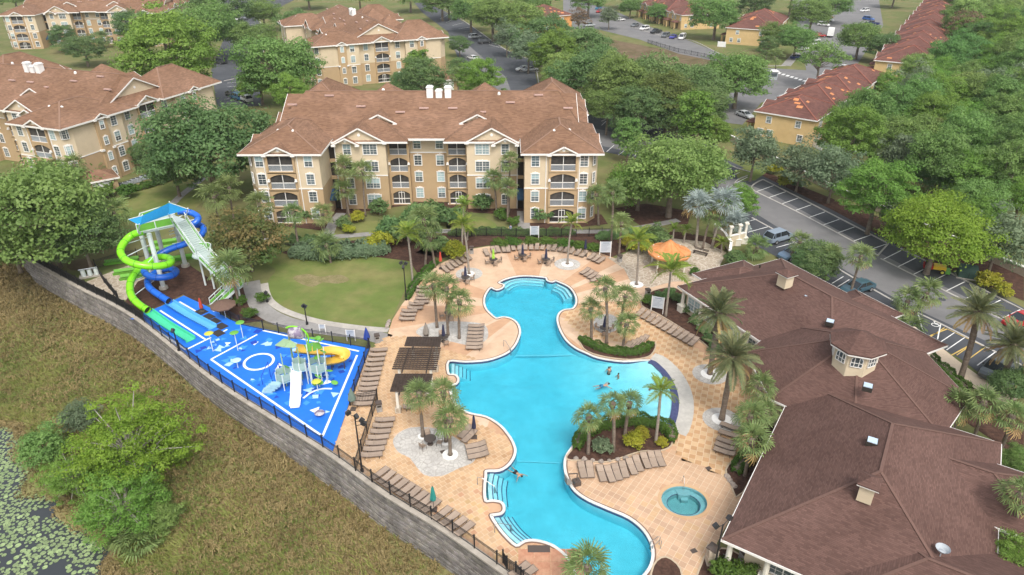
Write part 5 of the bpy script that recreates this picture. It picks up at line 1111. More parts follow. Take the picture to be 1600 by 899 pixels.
hedge('clipped green hedge curving along the pool side of the upper palm island', [(905, 530), (921, 540), (947, 550), (977, 555), (1003, 551), (1020, 538)], 1.0, .9)
hedge('clipped green hedge ringing the lower palm island on its water side', [(900, 706), (909, 686), (936, 671), (980, 663), (1020, 666), (1046, 678), (1049, 694)], 1.3, 1.15)
hedge('low green hedge along the lawn behind the curved row of loungers', [(636, 470), (648, 448), (664, 428), (684, 411)], 1.0, .8)
hedge('dark hedge bed beside the clubhouse wall by the palms', [(1148, 742), (1158, 728), (1170, 712)], 1.6, .9)
hedge('low hedge strip along the clubhouse entrance walk', [(1405, 520), (1440, 552), (1480, 588), (1515, 618)], 1.6, .8)
hedge('long clipped hedge behind the top row of loungers', [(930, 374), (970, 372), (1010, 366)], 1.6, 1.3, 'dark')
hedge('dark clipped hedge in front of the central building wing by the slide', [(432, 378), (470, 383), (520, 380)], 1.4, 1.4, 'dark')
hedge('ragged olive hedge along the lawn below the central building', [(455, 398), (500, 402), (560, 398), (610, 392)], 3.0, 1.6, 'sage')
hedge('dark hedge behind the waterslide tower', [(330, 372), (375, 380), (400, 392)], 1.8, 1.5, 'dark')
hedge('low clipped hedge along the slide-side apartment end', [(178, 300), (215, 297), (255, 285), (280, 275)], 1.8, 1.0)
hedge('clipped green hedge running beside the far edge of the upper lawn walk', [(700, 368), (760, 366), (830, 368), (900, 366)], 1.2, 1.1, 'dark')
def bush(u, v, rpx, label, key='hedge', stretch=1.0, name='shrub', cat='shrub', group=None): return tree('shrub', u, v, rpx, label, key, stretch, group=group, cat=cat, name=name)
for i, (u, v) in enumerate(((782, 377), (801, 375), (831, 374), (857, 374.5), (884, 377), (906, 381), (926, 383.5))): bush(u, v, 11, ORD[i + 1] + ' clipped bush, from the tall palm side, behind the top lounger row', 'hedge', .6, group='clipped bushes behind the top loungers')
bush(1023, 372, 19, 'big round dark clipped bush beside the orange canopy', 'dark'); bush(592, 325, 14, 'umbrella-clipped round bush at the central building bay', 'dark'); bush(753, 318, 15, 'umbrella-clipped round bush between two palms at the building', 'dark'); bush(848, 337, 14, 'umbrella-clipped round bush by the breezeway walk', 'dark'); bush(480, 335, 15, 'round dark bush beside the wing porch', 'dark')
bush(538, 350, 11, 'round dark bush at the breezeway walk corner', 'dark'); bush(545, 359, 8, 'yellow clipped edging bush at the breezeway walk corner', 'gold'); bush(558, 340, 10, 'golden shrub behind the walk corner', 'gold'); bush(784, 336, 10, 'round green bush by the second breezeway walk'); bush(803, 346, 8, 'small round green bush by the second breezeway walk')
bush(1148, 408, 15, 'dark green mound bush beside the clubhouse roof corner', 'dark'); bush(1005, 385, 16, 'yellow-green leafy plant beside the orange canopy', 'gold'); bush(985, 380, 12, 'yellow-green plant behind the sign board', 'gold'); bush(710, 394, 16, 'yellow-green leafy shrub beside the diagonal lounger row', 'gold'); bush(590, 380, 18, 'yellow-green cycad-like shrub on the lawn edge', 'gold')
bush(990, 688, 13, 'golden shrub in the lower palm island', 'gold'); bush(1003, 678, 11, 'second golden shrub in the lower palm island, by the hedge', 'gold'); bush(940, 698, 14, 'twiggy brown shrub in the lower palm island', 'sage'); bush(1035, 692, 8, 'small golden shrub at the tip of the lower palm island', 'gold')
bush(1228, 285, 11, 'golden rounded shrub behind the parking bays', 'gold'); bush(1210, 265, 9, 'small golden shrub beside the parking island tree', 'gold'); bush(1246, 288, 9, 'dark rounded shrub behind the parking bays', 'dark'); bush(1545, 440, 16, 'golden shrub mass beside the green transformer box', 'gold'); bush(1570, 455, 12, 'low golden shrub beyond the transformer box', 'gold')
bush(165, 300, 12, 'low clipped shrub at the shed corner'); bush(200, 300, 12, 'rounded clipped shrub beside the shed'); bush(390, 490, 10, 'green shrub in the bed beside the path'); bush(375, 470, 9, 'leafy shrub at the foot of the slide stairs'); bush(345, 472, 9, 'dark shrub under the slide stairs', 'dark'); bush(410, 465, 9, 'shrub beside the path bend')
bush(1015, 470, 9, 'low shrub in the bed by the sign board'); bush(1070, 470, 10, 'dark shrub against the clubhouse porch', 'dark'); bush(1090, 500, 10, 'dark shrub behind the clubhouse lounger row', 'dark'); bush(1108, 530, 9, 'dark shrub at the end of the clubhouse lounger row', 'dark'); bush(1085, 425, 7, 'spiky green shrub on the flagstones by the clubhouse'); bush(1130, 890, 20, 'bright green shrub at the clubhouse corner pillar', 'hedge'); bush(1165, 893, 16, 'low bright green shrub beside the clubhouse porch', 'hedge'); bush(1350, 700, 1, 'x') if False else None
for i_, (u_, v_) in enumerate(((1032, 464), (1046, 460), (1060, 466), (1078, 484), (1100, 515), (1118, 545), (1022, 472))): bush(u_, v_, 9, ORD[i_ + 1] + ' low dark shrub from the sign board in the clubhouse bed', 'dark', group='low shrubs in the clubhouse bed')
bush(690, 385, 14, 'dark shrub below the tall queen palm', 'dark'); bush(640, 362, 24, 'big dark shrub clump before the central bay', 'dark'); bush(610, 360, 20, 'dark loose shrub clump on the lawn side', 'dark'); bush(672, 335, 22, 'dark flowering shrub at the centre of the building front', 'dark'); bush(700, 340, 18, 'dark shrub under the building centre window', 'dark'); bush(650, 340, 20, 'dark shrub against the building centre wall', 'dark')
# ---------------------------------------------------------------- palms
def fan_mesh(seed, r=1.0, pet=0.95, nseg=13, m='sabal', spread=R(200)):
    """one fan frond: stalk along +x from the origin, blade of split segments with drooping tips"""
    rng = random.Random(seed); V = []; ti = []
    w = .03; V.append([(0, -w, 0), (pet, -w * .6, pet * .06), (pet, w * .6, pet * .06), (0, w, 0)]); ti.append(.6)
    for k in range(nseg):
        a = -spread / 2 + spread * (k + .5) / nseg; d = spread / nseg * .5; rr = r * rng.uniform(.85, 1.1) * (1 - .15 * abs(a) / spread); z0 = pet * .06
        f = lambda q, s, z: (pet + math.cos(q) * s, math.sin(q) * s, z0 + z)
        up = .10 * rr * (1 if k % 2 else .6)
        V.append([f(a - d, .12 * rr, 0), f(a - d * .62, .62 * rr, up - .05), f(a + d * .62, .62 * rr, up - .05), f(a + d, .12 * rr, 0)]); t = rng.uniform(.2, .8); ti.append(t)
        V.append([f(a - d * .62, .62 * rr, up - .05), f(a - d * .12, rr, -.28 * rr * rng.uniform(.6, 1.3)), f(a + d * .12, rr, -.28 * rr * rng.uniform(.6, 1.3)), f(a + d * .62, .62 * rr, up - .05)]); ti.append(t + .12)
    return np.array(V, dtype=float), np.array(ti)
def pinnate(seed, L=2.6, n=22, leaf=.62, droop=.55, w=.075, rise_=.35, vee=.35):
    """one feather frond arching from the origin along +x"""
    rng = random.Random(seed); V = []; ti = []
    def sp(t): return Vector((L * (t - .10 * t * t), 0, L * (rise_ * t - droop * t * t)))
    for k in range(8):
        a, b = sp(k / 8), sp((k + 1) / 8); w0 = .04 * (1 - k / 9); V.append([(a.x, -w0, a.z), (b.x, -w0 * .8, b.z), (b.x, w0 * .8, b.z), (a.x, w0, a.z)]); ti.append(.7)
    for k in range(n):
        t = .14 + .86 * k / (n - 1); p = sp(t); ll = leaf * (math.sin(math.pi * (.12 + .80 * t)) ** .7) * rng.uniform(.85, 1.1)
        for s in (-1, 1):
            dx = .55 * ll; dy = s * ll * .85; dz = ll * (vee * .6) - ll * .35 * rng.uniform(.5, 1.4); q = Vector((p.x + dx, p.y + dy, p.z + dz)); m_ = p.lerp(q, .5) + Vector((0, 0, .12 * ll))
            V.append([(p.x - w * .5, p.y, p.z), (m_.x - w, m_.y, m_.z), (q.x, q.y, q.z), (m_.x + w, m_.y, m_.z)]); ti.append(rng.uniform(.15, .75))
    return np.array(V, dtype=float), np.array(ti)
FR = {'sabal': [quads_mesh('frond', *fan_mesh(s), LEAF['sabal']) for s in range(4)], 'silver': [quads_mesh('frond', *fan_mesh(s + 9, 1.25, 1.0, 17), LEAF['silver']) for s in range(3)],
      'queen': [quads_mesh('frond', *pinnate(s, 2.9, 26, .75, .85, .07, .55), LEAF['queen']) for s in range(3)], 'date': [quads_mesh('frond', *pinnate(s + 5, 3.0, 34, .48, .42, .055, .3), LEAF['date']) for s in range(3)]}
FRV = {'sabal': [fan_mesh(s) for s in range(4)], 'silver': [fan_mesh(s + 9, 1.25, 1.0, 17) for s in range(3)], 'queen': [pinnate(s, 2.9, 26, .75, .85, .07, .55) for s in range(3)], 'date': [pinnate(s + 5, 3.0, 34, .48, .42, .055, .3) for s in range(3)]}
def frond_poses(kind, rng):
    out = []; n, lo, hi = {'sabal': (25, -55, 82), 'silver': (26, -30, 80), 'queen': (15, -20, 72), 'date': (54, -48, 78)}[kind]
    for k in range(n):
        f = (k + .5) / n; el = hi + (lo - hi) * f ** 1.05; az = k * 2.39996 + rng.uniform(-.25, .25); out.append((az, R(el + rng.uniform(-7, 7)), rng.uniform(-.35, .35), rng.uniform(.82, 1.12), f))
    return out
def pose_matrix(az, el, roll, s): return Matrix.Rotation(az, 4, 'Z') @ Matrix.Rotation(-el, 4, 'Y') @ Matrix.Rotation(roll, 4, 'X') @ Matrix.Scale(s, 4)
CROWNS = {}
def joined_crown(kind, v):
    if (kind, v) not in CROWNS:
        rng = random.Random(v * 7 + 1); Vs, Ts = [], []
        for az, el, roll, s, f in frond_poses(kind, rng):
            m = np.array(pose_matrix(az, el, roll, s)); q, t = rng.choice(FRV[kind]); Vs.append(q @ m[:3, :3].T + m[:3, 3]); Ts.append(t * (1 - .2 * f) + (.25 if f > .85 else 0))
        CROWNS[kind, v] = quads_mesh('crown', np.concatenate(Vs), np.concatenate(Ts), LEAF[kind])
    return CROWNS[kind, v]
PALMNAME = {'sabal': 'cabbage_palm', 'silver': 'silver_fan_palm', 'queen': 'queen_palm', 'date': 'date_palm'}
RAD = {'sabal': 1.62, 'silver': 2.3, 'queen': 2.4, 'date': 2.75}
pn = [0]
def palm(kind, bu, bv, cu, cv, label, rpx=None, single=False, r0=None, z0=0.0):
    foot, top = rise(bu, bv, cu, cv, z0); top = top - foot; top.z = max(top.z, 1.2); pn[0] += 1; rng = random.Random(pn[0] * 13)
    t = thing(PALMNAME[kind], label, 'palm', foot, 0.0); tr = r0 or {'sabal': .17, 'silver': .2, 'queen': .15, 'date': .28}[kind]
    mid = Vector((top.x * .35, top.y * .3, top.z * .55)); mb = MB(); pts = spline([Vector((0, 0, -.2)), mid, top], 4); n = len(pts)
    mb.tube(pts, [tr * (1.35 if i == 0 else 1.0 + (.12 if i % 2 else 0) - (.25 * i / n if kind != 'date' else -.05 * i / n)) for i in range(n)], 8)
    mb.build('trunk', M['queentrunk' if kind in ('queen', 'silver') else 'palmtrunk'], t, smooth=True)
    if kind in ('date', 'sabal'): MB().lathe([(tr * .9, -.5), (tr * 1.9, -.1), (tr * 1.5, .25), (.02, .4)], 8).build('boot', M['palmtrunk'], t, loc=top)
    sc = (rpx / scale_at(foot + top) / RAD[kind]) if rpx else 1.0
    if single:
        for az, el, roll, s, f in frond_poses(kind, rng):
            o = obj('frond', rng.choice(FR[kind]), t); o.matrix_local = Matrix.Translation(top) @ pose_matrix(az, el, roll, s * sc)
            if f > .93 or (kind == 'date' and f > .80 and rng.random() < .6): o.material_slots[0].link = 'OBJECT'; o.material_slots[0].material = LEAF['deadfrond']
    else:
        o = obj('crown', joined_crown(kind, rng.randrange(3)), t, top, rng.uniform(0, 6.28)); o.scale = (sc,) * 3
    return t
PALMS = [('sabal', 683, 512, 677, 447, 'cabbage palm at the lamp side of the upper stone island', 21, 1), ('sabal', 700, 524, 698, 452, 'middle cabbage palm of the upper stone island', 21, 1), ('sabal', 717.5, 529, 718, 472, 'cabbage palm nearest the lounger block on the upper stone island', 22, 1),
         ('sabal', 661, 682, 655, 617, 'cabbage palm of the lower stone island, on the pergola side', 25, 1), ('sabal', 697, 690, 693, 615, 'tallest cabbage palm of the lower stone island', 25, 1), ('sabal', 703.5, 711, 703, 657, 'lowest cabbage palm of the lower stone island, over the white ring', 28, 1),
         ('sabal', 924, 530, 923, 484, 'outer cabbage palm of the upper hedge island', 19, 1), ('sabal', 948, 537, 946, 452, 'tallest cabbage palm of the upper hedge island', 21, 1), ('sabal', 968, 520, 977, 465, 'cabbage palm of the upper hedge island on the clubhouse side', 21, 1), ('sabal', 973, 544, 979, 508, 'shortest cabbage palm of the upper hedge island', 21, 1),
         ('sabal', 919, 710, 920, 652, 'outermost cabbage palm of the lower hedge island', 23, 1), ('sabal', 958.5, 706, 957, 632, 'middle cabbage palm of the lower hedge island', 21, 1), ('sabal', 976, 682, 983, 632, 'rear cabbage palm of the lower hedge island', 22, 1), ('queen', 1024.5, 692, 1032, 612, 'queen palm at the tip of the lower hedge island', 27, 1),
         ('queen', 1040, 495, 1048, 425, 'queen palm in front of the orange canopy', 33, 1), ('queen', 994.5, 445, 998, 378, 'queen palm with white ring beside the flagstones', 26, 1), ('queen', 886.5, 413, 893, 350, 'queen palm with white ring at the top of the pool deck', 19, 1), ('queen', 733, 428, 724, 352, 'queen palm with white ring by the diagonal loungers', 20, 1), ('queen', 645, 440, 637, 368, 'queen palm beside the lawn lamp', 24, 1),
         ('date', 1109, 585, 1122, 490, 'date palm in the round bed beside the clubhouse loungers', 44, 1), ('date', 1127.5, 656, 1145, 560, 'date palm in the lower round bed by the clubhouse', 48, 1), ('date', 1500, 594, 1528, 488, 'date palm leaning over the entrance aisle', 42, 1), ('date', 1560, 612, 1583, 540, 'date palm beside the dark jeep', 42, 1),
         ('sabal', 1163.5, 744, 1174, 690, 'cabbage palm in the clubhouse bed, lowest of the group', 30, 1), ('sabal', 1178, 712, 1172, 652, 'cabbage palm in the clubhouse bed, middle of the group', 27, 1), ('sabal', 1196, 668, 1188, 606, 'cabbage palm in the clubhouse bed, highest of the group', 26, 1), ('sabal', 1200, 690, 1195, 645, 'cabbage palm hugging the clubhouse eave', 22, 0),
         ('sabal', 1289, 438, 1297, 402, 'cabbage palm between clubhouse and parking beside the dark bush', 20, 1), ('sabal', 1328, 461, 1345, 402, 'cabbage palm in front of the teal parked car', 22, 1), ('sabal', 1406, 498, 1418, 472, 'cabbage palm at the clubhouse entrance gable', 24, 1), ('sabal', 1425, 500, 1448, 460, 'taller cabbage palm leaning behind the entrance gable', 24, 1), ('sabal', 1420, 538, 1422, 514, 'short cabbage palm at the entrance walk', 24, 1), ('sabal', 1232, 408, 1250, 378, 'cabbage palm above the clubhouse end roof', 17, 0), ('sabal', 1174, 402, 1183, 388, 'short cabbage palm by the clubhouse end parapet', 20, 0),
         ('sabal', 1487, 680, 1495, 634, 'first cabbage palm of three beyond the clubhouse wing', 27, 1), ('sabal', 1519, 692, 1537, 630, 'second cabbage palm of three beyond the clubhouse wing', 28, 1), ('sabal', 1562, 708, 1581, 652, 'third cabbage palm of three beyond the clubhouse wing', 28, 1), ('sabal', 1569, 868, 1594, 775, 'tall cabbage palm at the clubhouse corner with siding', 30, 1), ('sabal', 915, 935, 918, 888, 'cabbage palm crown at the bottom edge beside the pool', 38, 1),
         ('sabal', 543, 334, 538, 262, 'taller cabbage palm at the breezeway with awning', 20, 0), ('sabal', 571, 338, 567, 268, 'cabbage palm beside the bay window at the awning breezeway', 18, 0), ('sabal', 546, 338, 537, 298, 'shorter cabbage palm at the awning breezeway', 18, 0), ('sabal', 776, 334, 771, 280, 'cabbage palm at the bay of the second breezeway', 17, 0), ('sabal', 795, 334, 797, 253, 'tallest cabbage palm at the second breezeway', 17, 0), ('sabal', 793, 346, 794, 294, 'low cabbage palm in front of the second breezeway', 16, 0),
         ('sabal', 467, 389, 458, 334, 'cabbage palm in front of the wing porch', 18, 0), ('sabal', 507, 362, 504, 335, 'short cabbage palm at the wing corner', 18, 0), ('sabal', 517, 410, 510, 384, 'cabbage palm on the lawn hedge', 22, 0), ('sabal', 680, 418, 662, 345, 'cabbage palm on the lawn before the centre of the building', 24, 0), ('sabal', 664, 418, 672, 372, 'lower cabbage palm on the lawn before the centre of the building', 22, 0), ('sabal', 935, 352, 932, 305, 'cabbage palm at the far corner of the wing', 17, 0), ('sabal', 955, 380, 958, 302, 'tall cabbage palm beside the wing corner', 20, 0), ('sabal', 967, 398, 971, 350, 'cabbage palm behind the navy umbrella', 18, 0), ('queen', 722, 395, 725, 322, 'yellowing queen palm against the building bay', 18, 0),
         ('sabal', 192, 376, 178, 334, 'cabbage palm beside the waterslide on the lawn', 26, 0), ('sabal', 150, 355, 140, 320, 'cabbage palm behind the waterslide lawn palm', 22, 0), ('sabal', 128, 305, 116, 258, 'cabbage palm at the slide-side apartment wing', 17, 0), ('sabal', 153, 285, 148, 260, 'cabbage palm at the shed roof', 15, 0), ('sabal', 100, 300, 92, 262, 'cabbage palm half hidden by the huge oak', 17, 0), ('sabal', 45, 215, 38, 205, 'cabbage palm at the slide-side apartment front', 15, 0), ('sabal', 163, 75, 160, 60, 'small palm before the farthest apartment building', 12, 0),
         ('sabal', 345, 362, 334, 308, 'cabbage palm on the lawn behind the slide stairs', 22, 0), ('sabal', 367, 352, 358, 295, 'taller cabbage palm behind the rusty tree', 22, 0), ('sabal', 412, 372, 405, 320, 'cabbage palm beside the wing and rusty tree', 22, 0), ('sabal', 374, 478, 360, 420, 'ragged cabbage palm at the foot of the slide stairs', 30, 1), ('sabal', 480, 80, 472, 42, 'small palm at the far building side', 10, 0), ('sabal', 716, 140, 714, 118, 'palm beside the far shed', 13, 0),
         ('silver', 1087, 386, 1092, 322, 'silver fan palm nearest the canopy', 29, 1), ('silver', 1112, 388, 1132, 318, 'tall silver fan palm in the middle of its group', 31, 1), ('silver', 1140, 372, 1148, 352, 'low silver fan palm beside the parking', 28, 1), ('sabal', 1098, 388, 1112, 335, 'green cabbage palm among the silver palms', 22, 0), ('queen', 1051, 378, 1053, 358, 'small palm behind the orange canopy', 12, 0), ('queen', 1068, 380, 1072, 360, 'second small palm behind the orange canopy', 11, 0), ('queen', 1127, 395, 1128, 380, 'yellow-green palm by the cream garden wall', 14, 0), ('sabal', 1211, 118, 1211, 90, 'street palm on the grass corner by the crosswalk', 14, 0), ('queen', 730, 375, 732, 360, 'short bright palm in the top planting bed', 12, 0)]
for k, bu, bv, cu, cv, lab, rp, sg in PALMS: palm(k, bu, bv, cu, cv, lab, rp, bool(sg))
T_('rust', 385, 378, 48, 'green tree with rusty orange leaf tips beside the slide stairs')
# saw palmetto at the pond bank
foot = P(222, 842, -6.1)
t = thing('palmetto', 'large saw palmetto clump at the foot of the swamp tree', 'palmetto', foot)
rg = random.Random(4)
for k in range(70):
    o = obj('frond', rg.choice(FR['sabal']), t); a = rg.uniform(0, 6.28); r = rg.uniform(0, 1.6)
    o.matrix_local = Matrix.Translation((r * math.cos(a), r * math.sin(a), .2)) @ pose_matrix(rg.uniform(0, 6.28), R(rg.uniform(15, 80)), 0, 1.25)
# white rings round palm feet
M['ring'] = mat('white_ring', (0.72, 0.71, 0.69), 0.8, None, 1, .06)
for u, v, r in ((733, 428, .8), (886.5, 413, .9), (994.5, 445, .95), (703.5, 711, .75), (697, 690, .6), (1109, 585, 1.0), (1127.5, 656, 1.0), (661, 682, .5)):
    MB().lathe([(r, 0.0), (r, .06), (.3, .08)], 18).build('tree_ring', M['ring'], dk, loc=P(u, v, .012))
for u, v in ((1109, 585), (1127.5, 656), (886.5, 413), (733, 428)): MB().lathe([(1.9, 0.0), (1.9, .022), (.9, .022)], 24).build('ring_paving', M['palestone'], dk, loc=P(u, v, .004))

# ---------------------------------------------------------------- marsh grass and lily pads
rng = np.random.default_rng(12)
def tufts(name, n, srange, drange, hgt, wid, key, label, blades=4, keep=None):
    s = rng.uniform(*srange, n); d = rng.uniform(drange[0], drange[1], n) if isinstance(drange, tuple) else drange(s); Q = []; T2 = []
    pos = np.array([tuple(terr_p(a, b)) for a, b in zip(s, d)])
    u = 800 + FPX * pos[:, 0] / (pos[:, 1] * _c + (CAM_H - pos[:, 2]) * _s); v_ = 449.5 + FPX * (-pos[:, 1] * _s + (CAM_H - pos[:, 2]) * _c) / (pos[:, 1] * _c + (CAM_H - pos[:, 2]) * _s)
    ok = (u > -60) & (u < 1000) & (v_ < 960) & (pos[:, 2] > POND_Z - .1); pos = pos[ok]; s = s[ok]; d = d[ok]; n = len(pos)
    patch = .5 + .5 * np.sin(s * .35 + np.sin(d * .4) * 2) * np.sin(d * .5 + s * .11)
    for b in range(blades):
        a = rng.uniform(0, 2 * np.pi, n); ln = hgt * rng.uniform(.6, 1.3, n) * (.7 + .6 * patch); lean = rng.uniform(.35, .95, n); dr = np.stack([np.cos(a), np.sin(a)], 1); sd = np.stack([-dr[:, 1], dr[:, 0]], 1) * wid
        z = np.zeros((n, 1)); b0 = pos + np.concatenate([sd, z], 1); b1 = pos - np.concatenate([sd, z], 1); tip = pos + np.concatenate([dr * (ln * lean)[:, None], (ln * (1 - .35 * lean))[:, None]], 1); m0 = (pos + tip) / 2 + np.array([0, 0, .06])
        Q.append(np.stack([b0, b1, m0 - np.concatenate([sd * .7, z], 1), tip], 1)); T2.append(patch + rng.normal(0, .25, n))
    o = obj(name, quads_mesh(name, np.concatenate(Q), np.concatenate(T2), LEAF[key])); return tag(o, label, 'grass', kind='stuff')
tufts('marsh_grass', 60000, (-12, WLEN + 4), (.3, 22), .26, .03, 'tuft', 'tawny grass covering the slope below the wall')
def tussocks(n, nb):
    s = rng.uniform(-12, WLEN + 4, n); d = rng.uniform(.4, 20, n); c = np.array([tuple(terr_p(a, b)) for a, b in zip(s, d)]); c = c[c[:, 2] > POND_Z + .15]; n = len(c)
    big = .5 + .5 * np.sin(c[:, 0] * .5 + np.sin(c[:, 1] * .33) * 2) * np.sin(c[:, 1] * .45); sz = rng.uniform(.6, 1.25, n) * (.75 + .45 * big); tn = np.clip(.2 + .55 * big + rng.normal(0, .22, n), 0, 1)
    j = np.repeat(np.arange(n), nb); m = len(j); a = rng.uniform(0, 2 * np.pi, m); r = rng.uniform(0, .16, m) * sz[j]; ln = .55 * sz[j] * rng.uniform(.7, 1.2, m); le = rng.uniform(.25, .95, m); dr = np.stack([np.cos(a), np.sin(a)], 1); sd = np.stack([-dr[:, 1], dr[:, 0], np.zeros(m)], 1) * .034
    p0 = c[j] + np.concatenate([dr * r[:, None], np.zeros((m, 1))], 1); md = p0 + np.concatenate([dr * (ln * le * .45)[:, None], (ln * .75)[:, None]], 1); tp = p0 + np.concatenate([dr * (ln * le)[:, None], (ln * (.95 - .55 * le))[:, None]], 1)
    V = np.concatenate([np.stack([p0 + sd, p0 - sd, md - sd, md + sd], 1), np.stack([md + sd, md - sd, tp, tp], 1)]); V[m:, 3] += sd * .15
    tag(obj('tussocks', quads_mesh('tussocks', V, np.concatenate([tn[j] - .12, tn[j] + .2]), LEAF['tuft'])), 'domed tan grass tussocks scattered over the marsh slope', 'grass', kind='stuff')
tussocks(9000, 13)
tufts('reeds', 34000, (-10, WLEN - 6), lambda s: np.array([pond_d(a) - 1 - abs(rng.normal(0, 6.5)) for a in s]), .55, .03, 'reed', 'green reeds along the pond bank')
M['pad'] = mat('lily_pad', (0.21, 0.29, 0.13), 0.5, (0.28, 0.35, 0.17), 1.0, 0.1, orand=0.3)
padm = []
for k in range(3):
    q = MB(); a0 = .25; q.add([(0, 0, .012)] + [(math.cos(t) * (1 + .05 * math.sin(3 * t + k)), math.sin(t), .012 + .01 * math.sin(4 * t + k)) for t in np.linspace(a0, 2 * math.pi - a0 * .3, 11)], [(0, i, i + 1) for i in range(1, 11)]); padm.append(q.mesh('lily_pad', M['pad']))
pads = []; rp = random.Random(9); tries = 0
while len(pads) < 1700 and tries < 40000:
    tries += 1; p = Vector((rp.uniform(-66, -30), rp.uniform(30, 66), POND_Z)); dd = p.y * _c + (CAM_H - p.z) * _s; u = 800 + FPX * p.x / dd; v_ = 449.5 + FPX * (-p.y * _s + (CAM_H - p.z) * _c) / dd
    if not (-20 < u < 190 and 640 < v_ < 915): continue
    cl = math.sin(p.x * .55 + 1.3 * math.sin(p.y * .4)) * math.sin(p.y * .6 + math.sin(p.x * .5))
    if cl + rp.uniform(-.5, .5) < -.3 + (u - 60) * .005: continue
    r = rp.uniform(.11, .27)
    if any((p.x - q[0].x) ** 2 + (p.y - q[0].y) ** 2 < ((r + q[1]) * .8) ** 2 for q in pads): continue
    pads.append((p, r))
pads.sort(key=lambda q: -q[1] / q[0].length)
for p, r in pads[:300]:
    o = obj('lily_pad', rp.choice(padm), None, (p.x, p.y, POND_Z + rp.uniform(.004, .02)), rp.uniform(0, 6.28)); o.scale = (r, r, 1); tag(o, ('large' if r > .22 else 'small') + ' green lily pad floating ' + ('among the pads at the picture corner' if p.y < 46 else 'off the bank below the swamp trees' if p.x > -45 else 'on the open pond beside the grey-green bush'), 'lily pad', 'lily pads on the pond')
q = MB(); pv = [[tuple(x.co) for x in m_.vertices] for m_ in padm]
for p, r in pads[300:]:
    a = rp.uniform(0, 6.28); k = rp.randrange(3); q.T = Matrix.Translation((p.x, p.y, POND_Z + .003)) @ Matrix.Rotation(a, 4, 'Z') @ Matrix.Diagonal((r, r, 1, 1)); q.add(pv[k], [(0, i, i + 1) for i in range(1, 11)])
if q.f: q.T = None; tag(q.build('lily_pads', M['pad']), 'mass of smaller lily pads on the pond', 'lily pads', kind='stuff')
# ================================================================ POOL FURNITURE
M['sling'] = mat('taupe_sling', (0.32, 0.245, 0.19), 0.8, (0.36, 0.28, 0.22), 1.5, 0.06, orand=0.10)
M['lframe'] = mat('bronze_frame', (0.085, 0.065, 0.055), 0.5, None, 2, 0.05)
M['tabletop'] = mat('dark_table', (0.075, 0.06, 0.052), 0.5, None, 2, 0.08)
def lounger_master():
    t = thing('sun_lounger', 'x', 'lounger', (0, 0, 0))
    f = MB()
    for s in (-1, 1): f.tube([(-.98, s * .33, .33), (.28, s * .33, .33), (1.0, s * .33, .50)], .022, 5)
    f.tube([(-.98, -.33, .33), (-.98, .33, .33)], .022, 5); f.tube([(1.0, -.33, .50), (1.0, .33, .50)], .022, 5); f.tube([(.28, -.33, .33), (.28, .33, .33)], .018, 5)
    f.build('frame', M['lframe'], t)
    for x in (-.72, .62):
        l = MB()
        z = .33 if x < 0 else .40
        l.tube([(x - .05, -.33, z), (x + .04, -.33, .02), (x + .04, .33, .02), (x - .05, .33, z)], .02, 5); l.build('leg', M['lframe'], t)
    n = 9; sl = MB(); bk = MB()
    def strip(mb, a, b, za, zb, n):
        vs = []
        for i in range(n + 1):
            q = i / n; x = a + (b - a) * q; z = za + (zb - za) * q - .018 * math.sin(math.pi * q)
            vs += [(x, -.31, z), (x, 0, z - .02), (x, .31, z)]
        fs = []
        for i in range(n):
            for k in (0, 1): fs.append((i * 3 + k, (i + 1) * 3 + k, (i + 1) * 3 + k + 1, i * 3 + k + 1))
        o = len(vs); vs2 = [(x, y, z - .02) for x, y, z in vs]; mb.add(vs + vs2, fs + [tuple(o + i for i in reversed(q)) for q in fs])
        for z_, x_ in ((za, a), (zb, b)): mb.bx(x_ - .03, x_ + .03, -.31, .31, z_ - .035, z_ + .012)
    strip(sl, -.95, .24, .345, .345, 5); strip(bk, .31, .97, .355, .505, 4)
    sl.build('seat', M['sling'], t); bk.build('backrest', M['sling'], t)
    return tree_of(t)
LM = lounger_master(); lcount = [0]
def lounger(u, v, du, dv, label, group):
    """centre at pixel (u,v); (du,dv) is the pixel direction towards the head"""
    p = P(u, v, .3); q = P(u + du, v + dv, .3); rz = math.atan2(q.y - p.y, q.x - p.x) + random.uniform(-.05, .05)
    if lcount[0] == 0: t = LM[0]; t.location = (p.x, p.y, .014); t.rotation_euler = (0, 0, rz); t['label'] = label; t['group'] = group
    else: dup(LM, (p.x, p.y, .014), rz, label, group=group)
    lcount[0] += 1
def row(pts, d, what, group, d2=None):
    n = len(pts)
    for i, (u, v) in enumerate(pts):
        k = i / max(1, n - 1); dd = d if d2 is None else (d[0] + (d2[0] - d[0]) * k, d[1] + (d2[1] - d[1]) * k)
        lounger(u, v, dd[0], dd[1], f'{ORD[i + 1]} taupe lounger {what}', group)
def lin(a, b, n): return [(a[0] + (b[0] - a[0]) * i / (n - 1), a[1] + (b[1] - a[1]) * i / (n - 1)) for i in range(n)]
row(lin((594, 740), (674, 791), 9), (-21, 17), 'from the lamp post along the lower fence', 'loungers along the lower fence')
row(lin((691, 803), (726, 827), 4), (-21, 17), 'past the teal umbrella along the lower fence', 'loungers past the teal umbrella')
row(lin((592, 547), (568, 631), 12), (-20, 2), 'from the top in the column beside the splash pad fence', 'loungers beside the splash pad')
row(lin((602, 656), (581, 711), 7), (-22, 2), 'from the bin in the column by the gate fence', 'loungers by the gate fence')
row([(727, 675), (733, 682)], (16, -15), 'beside the navy umbrella on the lower peninsula, from the palms', 'loungers on the lower peninsula')
row([(743, 696), (745, 704), (747, 712)], (22, -4), 'from the navy umbrella in the low trio on the peninsula', 'loungers on the lower peninsula')
